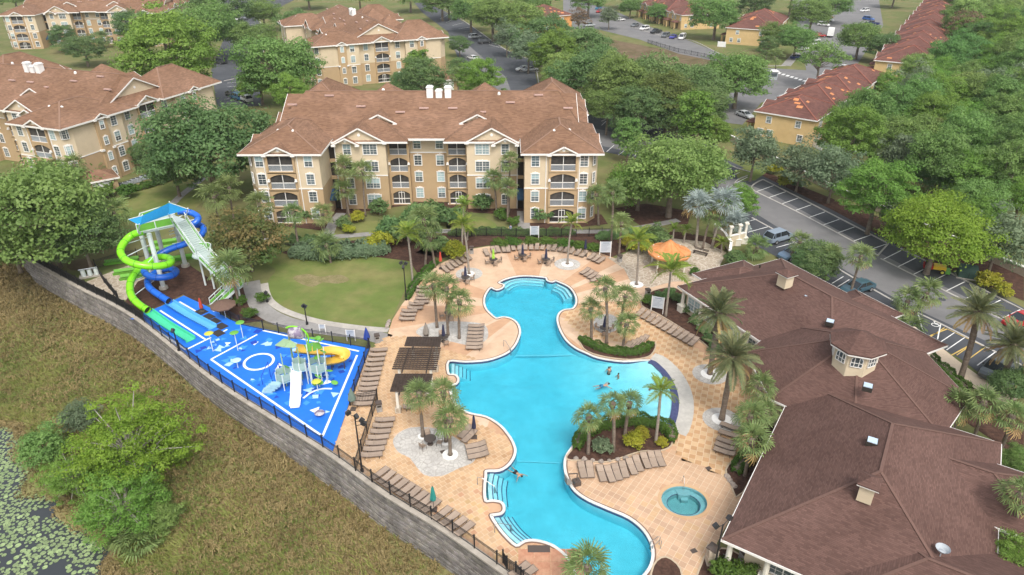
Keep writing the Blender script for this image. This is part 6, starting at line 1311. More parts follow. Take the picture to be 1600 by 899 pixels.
row(lin((744, 509.5), (741, 543.5), 7), (20, 1), 'from the far end of the block on the upper peninsula', 'lounger block on the upper peninsula')
row([(662, 449), (662, 455), (663, 461), (661, 466.5), (659, 472), (651, 475), (649, 481.5), (640, 486), (638, 492), (636, 498.5)], (-18, 1), 'from the top of the curved row along the lawn hedge', 'curved row along the lawn hedge')
row([(731, 401.5), (723, 405.5), (716, 409.5), (709.5, 413), (703, 417), (696, 421)], (-10, -9), 'from the bin in the diagonal row by the red umbrella', 'diagonal row by the red umbrella')
row([(760, 395), (771, 391), (778, 390), (787, 389.5), (794, 389.5), (802, 387), (811.5, 386.5), (821, 386), (830, 386), (839, 386), (848, 386), (857, 387), (866, 387.5), (876, 388.5), (885, 390), (894, 392), (903, 394.5), (912, 397)], (-6, -11), 'from the bin in the long arc at the top of the deck', 'long arc of loungers at the top of the deck', (9, -9))
row([(924.5, 401), (931.5, 404), (938.5, 407)], (11, -8), 'past the navy umbrella at the end of the top arc', 'loungers past the top arc')
row([(914, 424), (920, 427.5), (926, 431), (931, 436)], (12, -7), 'from the arc in the short slanted row beside the pool head', 'short slanted row beside the pool head')
row(lin((1001, 488), (1083.5, 534), 11), (11, -9), 'from the sign board in the row along the clubhouse bed', 'row along the clubhouse bed')
row([(979, 542), (985, 539.5), (992, 537), (999, 534), (1005, 531)], (-9, 8) if False else (10, -8), 'from the tall palms behind the hedge of the upper island', 'loungers behind the upper hedge')
row([(910, 735), (922, 734.5)], (-3, -13), 'from the pool lift below the lower island', 'pair of loungers by the pool lift')
row([(940, 740.5), (953, 741.5), (964, 738.5), (975, 734.5), (987, 730), (997, 725), (1009, 720.5), (1020, 718.5), (1031, 717.5)], (-5, -13), 'from the pool lift in the row below the lower island hedge', 'row below the lower island hedge')
row([(1141, 667), (1139, 678.5), (1136, 690), (1133.5, 698), (1131.5, 706)], (14, 5), 'from the date palm in the stack by the clubhouse bed', 'loungers by the clubhouse bed')
row([(812, 891), (822, 897)], (-14, 10), 'at the bottom edge by the fence gate, from the fence', 'loungers at the bottom edge')
row([(645, 636)], (-18, 2), 'lying alone under the lowest pergola', 'lounger under the pergola')

# tables, chairs, umbrellas
def table_master():
    t = thing('patio_table', 'x', 'table', (0, 0, 0)); MB().lathe([(.01, .70), (.6, .70), (.6, .735), (.01, .74)], 18).build('tabletop', M['tabletop'], t)
    MB().tube([(0, 0, .04), (0, 0, .7)], .05, 8).build('pedestal', M['lframe'], t); MB().lathe([(.32, 0), (.3, .05), (.05, .08)], 12).build('base', M['lframe'], t); return tree_of(t)
def chair_master():
    t = thing('patio_chair', 'x', 'chair', (0, 0, 0))
    MB().bx(-.25, .25, -.25, .25, .40, .43).build('seat', M['sling'], t); MB().box((.27, 0, .68), (.03, .48, .48), ry=R(12)).build('backrest', M['sling'], t)
    for x, y in ((-.24, -.26), (-.24, .26), (.24, -.26), (.24, .26)): MB().tube([(x, y, 0), (x, y, .62 if x < 0 else .8)], .018, 5).build('leg', M['lframe'], t)
    for y in (-.27, .27): MB().tube([(-.25, y, .62), (.26, y, .64)], .02, 5).build('armrest', M['lframe'], t)
    return tree_of(t)
TM, CM = table_master(), chair_master(); used = [0, 0]
UMB = {'navy': mat('navy_canvas', (0.022, 0.025, 0.06), 0.8, None, 2, .1), 'lime': mat('lime_canvas', (0.30, 0.55, 0.06), 0.8, None, 2, .08), 'red': mat('red_canvas', (0.45, 0.06, 0.035), 0.8, None, 2, .08), 'teal': mat('teal_canvas', (0.02, 0.22, 0.19), 0.8, None, 2, .08), 'blue': mat('blue_canvas', (0.02, 0.05, 0.25), 0.8, None, 2, .08), 'stone': mat('stone_canvas', (0.22, 0.20, 0.18), 0.9, None, 2, .1), 'sage': mat('sage_canvas', (0.13, 0.18, 0.15), 0.9, None, 2, .1)}
def umbrella(u, v, col, label, z=0.0, h=2.7, w=.20, base=True):
    t = thing('closed_umbrella', label, 'umbrella', P(u, v, z), 0, 'closed patio umbrellas')
    MB().tube([(0, 0, .02), (0, 0, h)], .022, 6).build('pole', M['lframe'], t)
    q = MB(); n = 12; prof = [(.05, h), (.10, h - .2), (w * .75, h - .8), (w, h - 1.35), (w * .85, h - 1.5)]
    q.v = [(r * (1 + .22 * (k % 2)) * math.cos(2 * math.pi * k / n), r * (1 + .22 * (k % 2)) * math.sin(2 * math.pi * k / n), zz) for r, zz in prof for k in range(n)]
    q.f = [(i * n + k, i * n + (k + 1) % n, (i + 1) * n + (k + 1) % n, (i + 1) * n + k) for i in range(len(prof) - 1) for k in range(n)]; q.m = [0] * len(q.f); q.c = [(1, 1, 1)] * len(q.f)
    q.build('canopy', UMB[col], t); MB().lathe([(.01, h + .12), (.035, h + .06), (.03, h - .02)], 8).build('finial', M['lframe'], t)
    if base: MB().bx(-.28, .28, -.28, .28, 0, .1).build('base', M['lframe'], t)
def dining(u, v, where, col, nch=4, rot=0.3):
    p = P(u, v, .014)
    if used[0] == 0: t = TM[0]; t.location = p; t['label'] = 'round dark patio table ' + where; t['group'] = 'patio tables'
    else: dup(TM, p, 0, 'round dark patio table ' + where, group='patio tables')
    used[0] += 1
    for k in range(nch):
        a = rot + 2 * math.pi * k / nch; q = p + Vector((math.cos(a) * .95, math.sin(a) * .95, 0)); lab = f'{ORD[k + 1]} patio chair, counter-clockwise from the clubhouse side, at the table {where}'
        lab = f'{ORD[k + 1]} mesh patio chair at the table {where}'
        if used[1] == 0: t = CM[0]; t.location = q; t.rotation_euler = (0, 0, a); t['label'] = lab; t['group'] = 'patio chairs'
        else: dup(CM, q, a, lab, group='patio chairs')
        used[1] += 1
    if col: umbrella(u, v, col, f'closed {col} umbrella through the table {where}', .5, 2.35, base=False)
dining(771, 412, 'with the lime umbrella', 'lime'); dining(816.5, 405.5, 'at the centre of the top deck', 'navy'); dining(853, 412, 'near the top white palm ring', 'navy'); dining(727.5, 440, 'below the diagonal loungers', 'navy'); dining(702, 496, 'among the upper island palms', 'navy'); dining(693.5, 534, 'at the pergola corner', 'navy', 2, -1.2); dining(672.5, 694, 'on the lower stone island', None, 3, 1.9); dining(944, 520, 'on the round stone patch behind the hedge', 'navy', 3, .4)
umbrella(689, 420, 'red', 'closed red umbrella at the end of the diagonal lounger row'); umbrella(914, 400, 'navy', 'closed navy umbrella in the gap of the top lounger arc'); umbrella(741, 684, 'navy', 'closed navy umbrella beside the lower peninsula loungers'); umbrella(678, 797, 'teal', 'closed teal umbrella in the lower fence lounger row', w=.24); umbrella(575, 543, 'blue', 'closed blue umbrella at the splash pad corner', w=.34); umbrella(552, 640, 'sage', 'closed grey-green umbrella at the gate by the splash pad', w=.36); umbrella(666, 524, 'stone', 'squat covered stone-coloured umbrella on the upper stone island', h=1.7, w=.36); umbrella(316, 487, 'red', 'small closed rust umbrella beside the slide stairs', h=2.0)

# bins
M['binmetal'] = mat('bin_grey', (0.26, 0.25, 0.24), 0.5, (0.34, 0.33, 0.31), 2, .06)
def bin_master():
    t = thing('litter_bin', 'x', 'bin', (0, 0, 0)); MB().bx(-.28, .28, -.28, .28, 0, .95).build('body', M['binmetal'], t); l = MB(); l.bx(-.32, .32, -.32, .32, .95, 1.02); l.bx(-.3, .3, -.3, .3, 1.02, 1.12); l.build('lid', M['lframe'], t); MB().bx(-.2, .2, -.295, -.281, .62, .85).build('opening', M['dark'], t); return tree_of(t)
BM = bin_master()
for i, (u, v, w) in enumerate(((737, 396, 'between the diagonal row and the top arc'), (968, 409, 'at the flagstone edge by the sign board'), (1011.5, 463, 'at the corner of the clubhouse bed'), (590, 535, 'at the top of the splash pad lounger column'), (593, 642, 'beside the gate fence'), (1161, 876, 'under the clubhouse corner porch'))):
    if i == 0: BM[0].location = P(u, v, .01); BM[0]['label'] = 'grey litter bin ' + w; BM[0]['group'] = 'litter bins'
    else: dup(BM, P(u, v, .01), .3, 'grey litter bin ' + w, group='litter bins')

# sign boards (rules notice: heading bar and lines of small print)
M['signface'] = mat('sign_face', (0.46, 0.50, 0.55), 0.5, None, 2, .03); M['signink'] = mat('sign_ink', (0.12, 0.16, 0.24), 0.6, None, 2, .03)
def sign(u, v, w, h, z, label, rz=0.0, lines=6):
    t = thing('notice_board', label, 'sign', P(u, v), rz)
    for s in (-1, 1): MB().bx(s * w / 2 - .05, s * w / 2 + .05, -.05, .05, 0, z + h + .05).build('post', M['trim'], t)
    b = MB().bx(-w / 2 + .05, w / 2 - .05, -.04, .03, z, z + h).build('board', M['signface'], t)
    q = MB(); q.bx(-w * .3, w * .3, -.05, -.042, z + h * .86, z + h * .92)
    for k in range(lines): q.bx(-w * .38, w * (.38 - .12 * (k % 3)), -.05, -.042, z + h * (.74 - .11 * k), z + h * (.76 - .11 * k))
    q.build('print', M['signink'], b)
sign(945, 403, 1.6, 1.7, .9, 'white pool rules notice board by the top loungers'); sign(1026, 490, 1.5, 1.6, .8, 'white notice board in the clubhouse bed', R(-20)); sign(835, 374, 1.3, 1.4, .8, 'white notice board behind the top lounger arc'); sign(549, 533, 1.0, .9, .6, 'small notice on the splash pad fence', lines=3); sign(505, 522, .7, .5, .8, 'smallest notice on the splash pad fence by the lawn lamp', lines=2)

# lamp posts
M['black'] = mat('black_metal', (0.018, 0.018, 0.02), 0.45, None, 2, .05); M['lamphead'] = mat('lamp_head', (0.03, 0.03, 0.032), 0.4, None, 2, .05)
def flood(u, v, cu, cv, label, heads):
    f, tp = rise(u, v, cu, cv); tp = tp - f; t = thing('floodlight_post', label, 'lamp post', f, 0, 'floodlight posts')
    MB().tube([(0, 0, 0), (0, 0, tp.z)], [.09, .06], 8).build('pole', M['black'], t); MB().cyl((0, 0, 0), .17, .3, 10).build('base', M['black'], t)
    for dx, dy, dz in heads:
        h = MB(); h.tube([(0, 0, tp.z + min(dz, 0) - .1), (dx, dy, tp.z + dz)], .03, 5); h.box((dx, dy, tp.z + dz + .1), (.42, .3, .36), rz=math.atan2(dy, dx), ry=R(35)); o = h.build('lamp', M['lamphead'], t)
        g = MB(); g.box((dx * 1.25, dy * 1.25, tp.z + dz + .02), (.04, .24, .28), rz=math.atan2(dy, dx), ry=R(35)); g.build('lens', M['glass_up'], o)
flood(566, 737, 552, 650, 'black floodlight post with four lamps at the gate fence', [(-.5, -.1, .3), (.2, -.2, .0), (.6, -.1, -.5), (.65, .1, -1.0)])
flood(1115, 893, 1128, 820, 'black floodlight post with two lamps at the clubhouse corner', [(-.6, -.2, .0), (.5, .3, .3)])
flood(635, 469, 631, 414, 'black floodlight post on the lawn beside the hedge', [(-.3, 0, .2), (.3, 0, .1), (0, -.3, -.3)])
flood(480, 507, 477, 480, 'slim path lamp at the lawn edge', [(-.1, 0, .1), (.1, 0, 0)])
flood(280, 549, 275, 519, 'dark floodlight post on the wall fence by the green flume', [(0, -.15, .2)])
flood(418, 472, 416, 459, 'low bollard lamp at the path bend', [(0, 0, .05)])
# wireless swing-arm pool lift
t = thing('pool_lift', 'dark covered pool lift chair at the pool edge', 'pool lift', P(901, 757), R(200))
MB().bx(-.3, .3, -.3, .3, 0, .5).build('base', M['lframe'], t); MB().tube([(0, 0, .5), (0, 0, 1.3), (.8, 0, 1.5)], .06, 6).build('arm', M['lframe'], t)
q = MB(); q.bx(.55, 1.05, -.3, .3, .5, .62); q.box((1.05, 0, .9), (.1, .6, .7)); q.build('chair', UMB['stone'], t)
# pool handrails
def rail3(u, v, du, dv, label):
    a = P(u, v); b = P(u + du, v + dv); d = (b - a); t = thing('handrail', label, 'handrail', a)
    MB().tube([(0, 0, 0), (0, 0, .85), d * .25 + Vector((0, 0, .92)), d * .9 + Vector((0, 0, .3)), d + Vector((0, 0, -.5))], .028, 6).build('rail', M['steel'], t)
    for k in (.0, .9): MB().cyl(tuple(d * k + Vector((0, 0, 0 if k < .5 else -.6))), .06, .05 if k < .5 else .9, 6).build('foot', M['steel'], t)
rail3(746, 757, 30, 8, 'steel handrail into the side steps of the lower pool'); rail3(773, 832, 28, -8, 'steel handrail into the corner steps of the lower pool'); rail3(1030, 851, -15, 0, 'steel grab rail at the deep end by the spa'); rail3(787, 541, 12, 9, 'steel grab rail at the upper peninsula'); rail3(1032, 857, -14, 1, 'second steel grab rail at the deep end by the spa')
# low details on the deck
for u, v in ((1107, 732), (1084, 861), (692, 706), (836, 858)): 
    MB().bx(-.25, .25, -.2, .2, 0, .02).build('drain_grate', M['lframe'], dk, loc=P(u, v, .02), rz=.4)
M['terra'] = mat('terracotta_tile', (0.42, 0.20, 0.12), 0.8, (0.48, 0.27, 0.17), .8, .1)
for i in range(4):
    for j in range(3): MB().bx(-.62, .62, -.62, .62, 0, .02).build('terracotta_slab', M['terra'], dk, loc=P(822, 868, .016) + Vector((i * 1.28, -j * 1.28, 0)))
q = MB(); q.bx(-.9, .9, -.35, .35, 0, .03); q.build('drain_cover', M['lframe'], dk, loc=P(842, 858, .016))
# deck pillar with dark cap at the clubhouse corner
t = thing('stone_pillar', 'tan stone pillar with dark cap beside the clubhouse corner', 'pillar', P(1110, 880)); MB().bx(-.38, .38, -.38, .38, 0, 1.7).build('shaft', M['flag'], t); MB().lathe([(.6, 1.7), (.55, 1.82), (.02, 2.0)], 4).build('cap', M['lframe'], t)

# ---------------------------------------------------------------- pergola: three slatted roofs on white posts
M['pergola'] = mat('pergola_timber', (0.050, 0.036, 0.030), 0.8, (0.075, 0.055, 0.045), 2, .12)
def pergola(quad, label, legs, h=2.6):
    """quad: pixel corners of the slat roof at height h, from far end-fence side, far pool side, near pool side, near fence side"""
    c = [P(u, v, h) for u, v in quad]; o0 = sum(c, Vector()) / 4; o0.z = 0; t = thing('pergola', label, 'pergola', o0); c = [p - o0 for p in c]
    n = 12
    for k in range(n):
        q = k / (n - 1); a = c[0].lerp(c[3], q); b = c[1].lerp(c[2], q); d = (b - a).normalized() * .35
        MB().bar(a - d + Vector((0, 0, .22)), b + d + Vector((0, 0, .22)), .055, .17).build('slat', M['pergola'], t)
    for q in (.18, .82):
        a = c[0].lerp(c[1], q); b = c[3].lerp(c[2], q); d = (b - a).normalized() * .3
        MB().bar(a - d, b + d, .10, .24).build('beam', M['pergola'], t)
    for q in [k / 11 for k in range(12)]:
        a = c[0].lerp(c[1], q); b = c[3].lerp(c[2], q); MB().bar(a + Vector((0, 0, .33)), b + Vector((0, 0, .33)), .04, .05).build('batten', M['pergola'], t)
    for i in legs:
        p = c[i].lerp(Vector((0, 0, h)), .16); po = MB().bx(p.x - .13, p.x + .13, p.y - .13, p.y + .13, .6, h - .12).build('post', M['column'], t); MB().bx(p.x - .3, p.x + .3, p.y - .3, p.y + .3, 0, .62).build('footing', M['flag'], po)
pergola([(641, 530), (685, 530), (683, 544), (637, 543)], 'farthest dark slatted pergola roof of the three by the pool', (0, 1))
pergola([(629, 547), (684, 547), (677, 580), (618, 579)], 'middle dark slatted pergola roof of the three by the pool', (2, 3, 1))
pergola([(623, 588), (671, 588), (665, 615), (615, 614)], 'lowest dark slatted pergola roof of the three, beside the palms', (3, 1))
# ---------------------------------------------------------------- orange fabric canopy
M['orange'] = mat('orange_canvas', (0.55, 0.21, 0.07), 0.8, (0.57, 0.27, 0.11), 1.2, .06)
t = thing('shade_canopy', 'orange octagonal fabric canopy on cream posts over the flagstones', 'canopy', P(1043, 418)); q = MB(); n = 8; rad = 3.05; hz = 2.5
o0 = P(1043, 418)
vs = [(0, 0, 4.35)] + [(rad * .5 * math.cos(2 * math.pi * k / 32), rad * .5 * math.sin(2 * math.pi * k / 32), 3.15 - .05 * abs(math.cos(4 * math.pi * 2 * k / 32))) for k in range(32)] + [(rad * (1 - .04 * (1 - abs(math.cos(math.pi * k / 4)))) * math.cos(2 * math.pi * k / 32), rad * math.sin(2 * math.pi * k / 32), hz + .12 * math.sin(math.pi * (k % 4) / 4)) for k in range(32)] + [(rad * .98 * math.cos(2 * math.pi * k / 32), rad * .98 * math.sin(2 * math.pi * k / 32), hz - .3 + .12 * math.sin(math.pi * (k % 4) / 4)) for k in range(32)]
fsx = [(0, 1 + k, 1 + (k + 1) % 32) for k in range(32)] + [(1 + k, 33 + k, 33 + (k + 1) % 32, 1 + (k + 1) % 32) for k in range(32)] + [(33 + k, 65 + k, 65 + (k + 1) % 32, 33 + (k + 1) % 32) for k in range(32)]
q.add(vs, fsx); q.build('fabric', M['orange'], t)
for k in range(8):
    a = 2 * math.pi * k / 8
    MB().tube([(0, 0, 4.37), (rad * .5 * math.cos(a), rad * .5 * math.sin(a), 3.16), (rad * math.cos(a), rad * math.sin(a), hz + .02)], .045, 5).build('seam', M['orange'], t)
    if k % 2: MB().tube([(2.7 * math.cos(a), 2.7 * math.sin(a), 0), (2.7 * math.cos(a), 2.7 * math.sin(a), hz + .2)], .12, 8).build('post', M['column'], t)
# bench and cream garden walls beside it
t = thing('timber_bench', 'brown timber bench on the flagstones beside the planting bed', 'bench', P(1094, 398), R(-35))
for k in range(3): MB().bx(-1.1, 1.1, -.25 + .18 * k, -.12 + .18 * k, .42, .46).build('slat', M['pergola'], t)
for k in range(2): MB().bx(-1.1, 1.1, .32, .36, .6 + .18 * k, .72 + .18 * k).build('back_slat', M['pergola'], t)
for x in (-.95, .95): MB().bx(x - .05, x + .05, -.25, .36, 0, .42).build('leg', M['pergola'], t)
t = thing('garden_wall', 'cream curved garden wall with white cap by the clubhouse parking', 'wall', P(1115, 365)); o0 = P(1115, 365)
gp = [P(u, v) - o0 for u, v in ((1115, 365), (1130, 378), (1140, 394), (1138, 408))]
for a, b in zip(gp, gp[1:]): MB().bar(a + Vector((0, 0, .8)), b + Vector((0, 0, .8)), .3, 1.6).build('panel', M['cream'], t); MB().bar(a + Vector((0, 0, 1.65)), b + Vector((0, 0, 1.65)), .42, .12).build('cap', M['trim'], t)
t = thing('garden_wall', 'cream entrance wall with white columns beside the parking', 'wall', P(1140, 388)); o0 = P(1140, 388)
gp = [P(u, v) - o0 for u, v in ((1138, 386), (1152, 383), (1162, 380))]
for a, b in zip(gp, gp[1:]): MB().bar(a + Vector((0, 0, .9)), b + Vector((0, 0, .9)), .3, 1.8).build('panel', M['cream'], t); MB().bar(a + Vector((0, 0, 1.85)), b + Vector((0, 0, 1.85)), .42, .12).build('cap', M['trim'], t)
for p in gp: obj('column', colm, t, p)
# ---------------------------------------------------------------- fences
def fence_meshes(h=1.35, L=2.4):
    p = MB(); p.bx(0, L, -.02, .02, h - .08, h - .04); p.bx(0, L, -.02, .02, .10, .14); p.bx(0, L, -.02, .02, h - .24, h - .21)
    n = int(L / .13)
    for k in range(n): x = (k + .5) * L / n; p.bx(x - .009, x + .009, -.009, .009, .06, h)
    q = MB(); q.bx(-.05, .05, -.05, .05, 0, h + .1); q.bx(-.065, .065, -.065, .065, h + .1, h + .16); return p.mesh('panel', M['black']), q.mesh('post', M['black'])
PAN, POST = fence_meshes()
def fence(pts, label, world=None, z=0.0, L=2.4, sc=1.0):
    pp = world or [P(u, v) for u, v in pts]; o0 = Vector((pp[0][0], pp[0][1], z)); t = thing('metal_fence', label, 'fence', o0)
    pp = [Vector((p[0], p[1], z)) - o0 for p in pp]
    for a, b in zip(pp, pp[1:]):
        n = max(1, round((b - a).length / L)); l = (b - a).length / n; rz = math.atan2((b - a).y, (b - a).x)
        for k in range(n):
            o = obj('panel', PAN, t, a.lerp(b, k / n), rz); o.scale = (l / 2.4, 1, sc); q = obj('post', POST, t, a.lerp(b, k / n), rz); q.scale = (1, 1, sc)
    obj('post', POST, t, pp[-1]).scale = (1, 1, sc)
fence(None, 'long black metal fence standing on the retaining wall', [wall_at(s)[0] - wall_nrm(s) * .12 for s in np.arange(.5, WLEN - 8, 2.4)], .1)
fence([(578, 546), (562, 590), (547, 634)], 'black metal fence between the splash pad and the lounger column'); fence([(547, 634), (590, 626), (556, 737)], 'black metal gate fence beside the lower left lounger column'); fence([(577, 545), (520, 535), (460, 526), (412, 516), (376, 508), (345, 492)], 'black metal fence between the splash pad and the curving path')
fence([(150, 420), (190, 408), (240, 398)], 'black metal fence behind the slide tower yard'); fence([(150, 420), (163, 442), (186, 470)], 'black metal fence at the pump yard'); fence([(440, 394), (500, 392), (560, 388), (600, 386)], 'black metal fence along the hedge below the central building'); fence([(1012, 68), (1060, 82), (1100, 90), (1132, 100)], 'long dark railing along the far street', L=3.0); fence([(690, 372), (760, 369), (830, 371), (900, 370), (960, 369)], 'black metal fence behind the top planting bed'); fence([(786, 880), (792, 890), (806, 899), (818, 912)], 'black gate fence at the bottom edge of the deck')
# dark windscreen cloth on the wall fence beside the slide yard
cl = mat('windscreen_cloth', (0.012, 0.014, 0.014), .9, None, 2, .1); wsn = thing('windscreen', 'black windscreen cloth tied along the wall fence beside the slide yard', 'windscreen', (WALL[0].x, WALL[0].y, .1))
for s in np.arange(.6, 33, 2.4): a = wall_at(s)[0] - wall_nrm(s) * .17 - WALL[0]; b = wall_at(s + 2.3)[0] - wall_nrm(s + 2.3) * .17 - WALL[0]; MB().bar((a.x, a.y, .72), (b.x, b.y, .72), .012, 1.15).build('cloth', cl, wsn)
# ================================================================ SPLASH PAD
M['padblue'] = mat('pad_blue', (0.012, 0.15, 0.66), 0.55, (0.014, 0.17, 0.70), .3, .04, world=True); M['padwhite'] = mat('pad_white', (0.74, 0.77, 0.80), .6, None, 1, .04, world=True)
M['padnavy'] = mat('pad_navy', (0.012, 0.055, 0.40), .6, None, 1, .05); M['padpale'] = mat('pad_pale', (0.38, 0.58, 0.80), .6, None, 1, .05); M['padsky'] = mat('pad_sky', (0.05, 0.27, 0.75), .6, None, 1, .05)
PADPX = [(203, 499), (253, 478), (287, 462), (320, 477), (340, 487), (358, 499), (376, 506), (412, 514), (480, 527), (577, 544), (544, 634), (518, 711)]
pad_in = [wall_at(s)[0] - wall_nrm(s) * .35 for s in np.linspace(71, 33, 14)]
PAD = PX(PADPX) + [p for p in pad_in]
sp = tag(MB().sheet_holes(PAD, [], .004).build('splash_pad', M['padblue']), kind='structure')
def zq(x, y): return (190 + x / 3.329, 450 + y / 3.329)
def padline(a, b, w=.24): MB().strip(PX([zq(*a), zq(*b)]), w, 0, .012).build('pad_line', M['padwhite'], sp)
for a, b in (((97, 167), (335, 322)), ((335, 322), (465, 258)), ((200, 118), (435, 268)), ((300, 72), (395, 127)), ((465, 372), (1045, 772)), ((1045, 772), (1225, 350)), ((465, 372), (705, 243)), ((735, 222), (1235, 330)), ((525, 230), (550, 216))): padline(a, b)
c0 = P(*zq(714, 384)); MB().band([(1.75 * math.cos(t), 1.75 * math.sin(t)) for t in [2 * math.pi * k / 40 for k in range(40)]], 0, .3, 0, .01).build('pad_ring', M['padwhite'], sp, loc=(c0.x, c0.y, .004))
MB().strip([q.xy for q in spline([P(*zq(x, y)) for x, y in ((945, 575), (985, 545), (1040, 526), (1095, 525))], 5)], .24, 0, .012).build('pad_arc', M['padwhite'], sp)
tri = {}
for nm, key in (('a', 'padnavy'), ('b', 'padpale'), ('c', 'padsky'), ('d', 'padwhite')):
    tri[nm] = [MB().prism([(0, .45), (-.5, -.3), (.45, -.25)], 0, .004).mesh('pad_triangle', M[key]), MB().prism([(0, .5), (-.45, 0), (0, -.5), (.45, 0)], 0, .004).mesh('pad_diamond', M[key])]
rp2 = random.Random(15); INN = ccw(PX([zq(x, y) for x, y in ((500, 370), (1035, 730), (1200, 360), (735, 240))])); k = 0
INN2 = ccw(PX([zq(x, y) for x, y in ((345, 320), (470, 262), (560, 225), (620, 195), (720, 225), (480, 360))]))
x0, x1 = min(p.x for p in PAD), max(p.x for p in PAD); y0, y1 = min(p.y for p in PAD), max(p.y for p in PAD)
while k < 150:
    p = Vector((rp2.uniform(x0, x1), rp2.uniform(y0, y1)))
    if not (inside(p, INN) or inside(p, INN2)) or (p - c0.xy).length < 2.3: continue
    k += 1; ms = tri[rp2.choice('aaaccccbbbd')]; o = obj('pad_shape', ms[0 if rp2.random() < .75 else 1], sp, (p.x, p.y, .0055 + .0004 * (k % 9)), rp2.uniform(0, 6.28)); s_ = rp2.uniform(.5, 1.25); o.scale = (s_, s_, 1)
# rubber mats beside the run-outs
M['mat'] = mat('rubber_mat', (0.035, 0.03, 0.03), .9, None, 1, .1)
for x, y in ((930, 560), (1000, 610), (1060, 655), (1130, 705), (1100, 775)):
    u, v = 170 + x / 6.42, 400 + y / 6.42; MB().bx(-.75, .75, -.55, .55, 0, .012).build('rubber_mat', M['mat'], sp, loc=P(u, v, .006), rz=R(-37))
# ---------------------------------------------------------------- waterslide tower
M['twhite'] = mat('tower_white', (0.62, 0.68, 0.67), .5, None, 1, .05); M['tgreen'] = mat('tower_green', (0.15, 0.42, 0.05), .5, None, 1, .06); M['slidegreen'] = mat('slide_green', (0.20, 0.62, 0.012), .32, None, 1, .04, coat=.3); M['slideblue'] = mat('slide_blue', (0.012, 0.12, 0.58), .32, None, 1, .04, coat=.3)
M['slidegreen_joint'] = mat('slide_green_joint', (0.05, 0.22, 0.02), .6, None, 1, .04); M['slideblue_joint'] = mat('slide_blue_joint', (0.008, 0.04, 0.22), .6, None, 1, .04)
M['flumegreen'] = mat('flume_green', (0.06, 0.52, 0.30), .35, None, 1, .05); M['flumeblue'] = mat('flume_blue', (0.10, 0.38, 0.66), .35, None, 1, .05); M['shadeblue'] = mat('shade_blue', (0.015, 0.27, 0.60), .7, None, 1, .06); M['stepgrey'] = mat('stair_grey', (0.40, 0.47, 0.46), .6, None, 1, .06)
PZ = 8.4
base = P(268, 432); tw = thing('waterslide_tower', 'white waterslide tower with blue canopy, green panels and long stair', 'slide tower', base)
def TP(u, v, z): return P(u, v, z) - base
# platform
pf = [TP(216, 364, PZ), TP(272, 352, PZ), TP(290, 343, PZ), TP(262, 333, PZ), TP(222, 346, PZ)]
pf = [p for p in pf]
q = MB(); q.prism([p.xy for p in pf], PZ - .25, PZ); q.build('platform', M['stepgrey'], tw)
for a, b in ((pf[0], pf[0].lerp(pf[1], .5)), (pf[0].lerp(pf[1], .5), pf[1]), (pf[3], pf[4]), (pf[4], pf[0])):
    MB().bar(a + Vector((0, 0, .62)), b + Vector((0, 0, .62)), .05, .95).build('panel', M['tgreen'], tw); q = MB(); q.bar(a + Vector((0, 0, 1.14)), b + Vector((0, 0, 1.14)), .1); q.bar(a + Vector((0, 0, .08)), b + Vector((0, 0, .08)), .14); q.bar(a, a + Vector((0, 0, 1.2)), .12); q.build('rail', M['twhite'], tw)
def col_(foot, top):
    f = P(*foot) - base; p = Vector((f.x, f.y, PZ - .25)); MB().tube([f, p], .30, 10).build('column', M['twhite'], tw); MB().lathe([(.6, 0), (.55, .35), (.34, .45)], 10).build('footing', M['concrete'], tw, loc=f)
for f in ((256, 451), (290, 416), (262, 424), (240, 436)): col_(f, None)
# columns directly under the platform
# canopy: tensioned sheet on four leaning posts
cz = PZ + 3.0
K = [TP(200, 343, cz - .6), TP(223, 337, cz + .2), TP(265, 317, cz + .9), TP(294, 327, cz - .3), TP(263, 336, cz - .7), TP(218, 352, cz - .9)]
def sheet4(a, b, c, d, sag, n=6):
    vs = []; fs = []
    for i in range(n + 1):
        for j in range(n + 1):
            u_, v_ = i / n, j / n; p = a.lerp(b, u_).lerp(d.lerp(c, u_), v_); vs.append(p - Vector((0, 0, sag * math.sin(math.pi * u_) * math.sin(math.pi * v_))))
    for i in range(n):
        for j in range(n): k = i * (n + 1) + j; fs.append((k, k + n + 1, k + n + 2, k + 1))
    return vs, fs
q = MB(); q.add(*sheet4(K[5], K[4], K[2], K[1], .3)); q.add(*sheet4(K[0], K[5], K[1], K[1], .05)); q.add(*sheet4(K[4], K[3], K[2], K[2], .1)); q.build('shade_sail', M['shadeblue'], tw, smooth=True)
q = MB(); bk = [K[1] + Vector((0, 0, .06)), K[2] + Vector((0, 0, .06)), K[2] + Vector((.2, 1.0, -.5)), K[1] + Vector((.2, 1.0, -.5))]; q.add(*sheet4(bk[0], bk[1], bk[2], bk[3], .2)); q.build('shade_sail', M['slidegreen'], tw, smooth=True)
for a, b in ((K[1], pf[0]), (K[2], pf[3]), (K[5], pf[0]), (K[4], pf[1]), (K[3], pf[2])): MB().tube([a + Vector((0, 0, .15)), Vector((b.x, b.y, PZ))], .07, 6).build('mast', M['twhite'], tw)
for a, b in ((K[0], K[1]), (K[3], K[2])): MB().tube([a, b], .05, 5).build('boom', M['twhite'], tw)
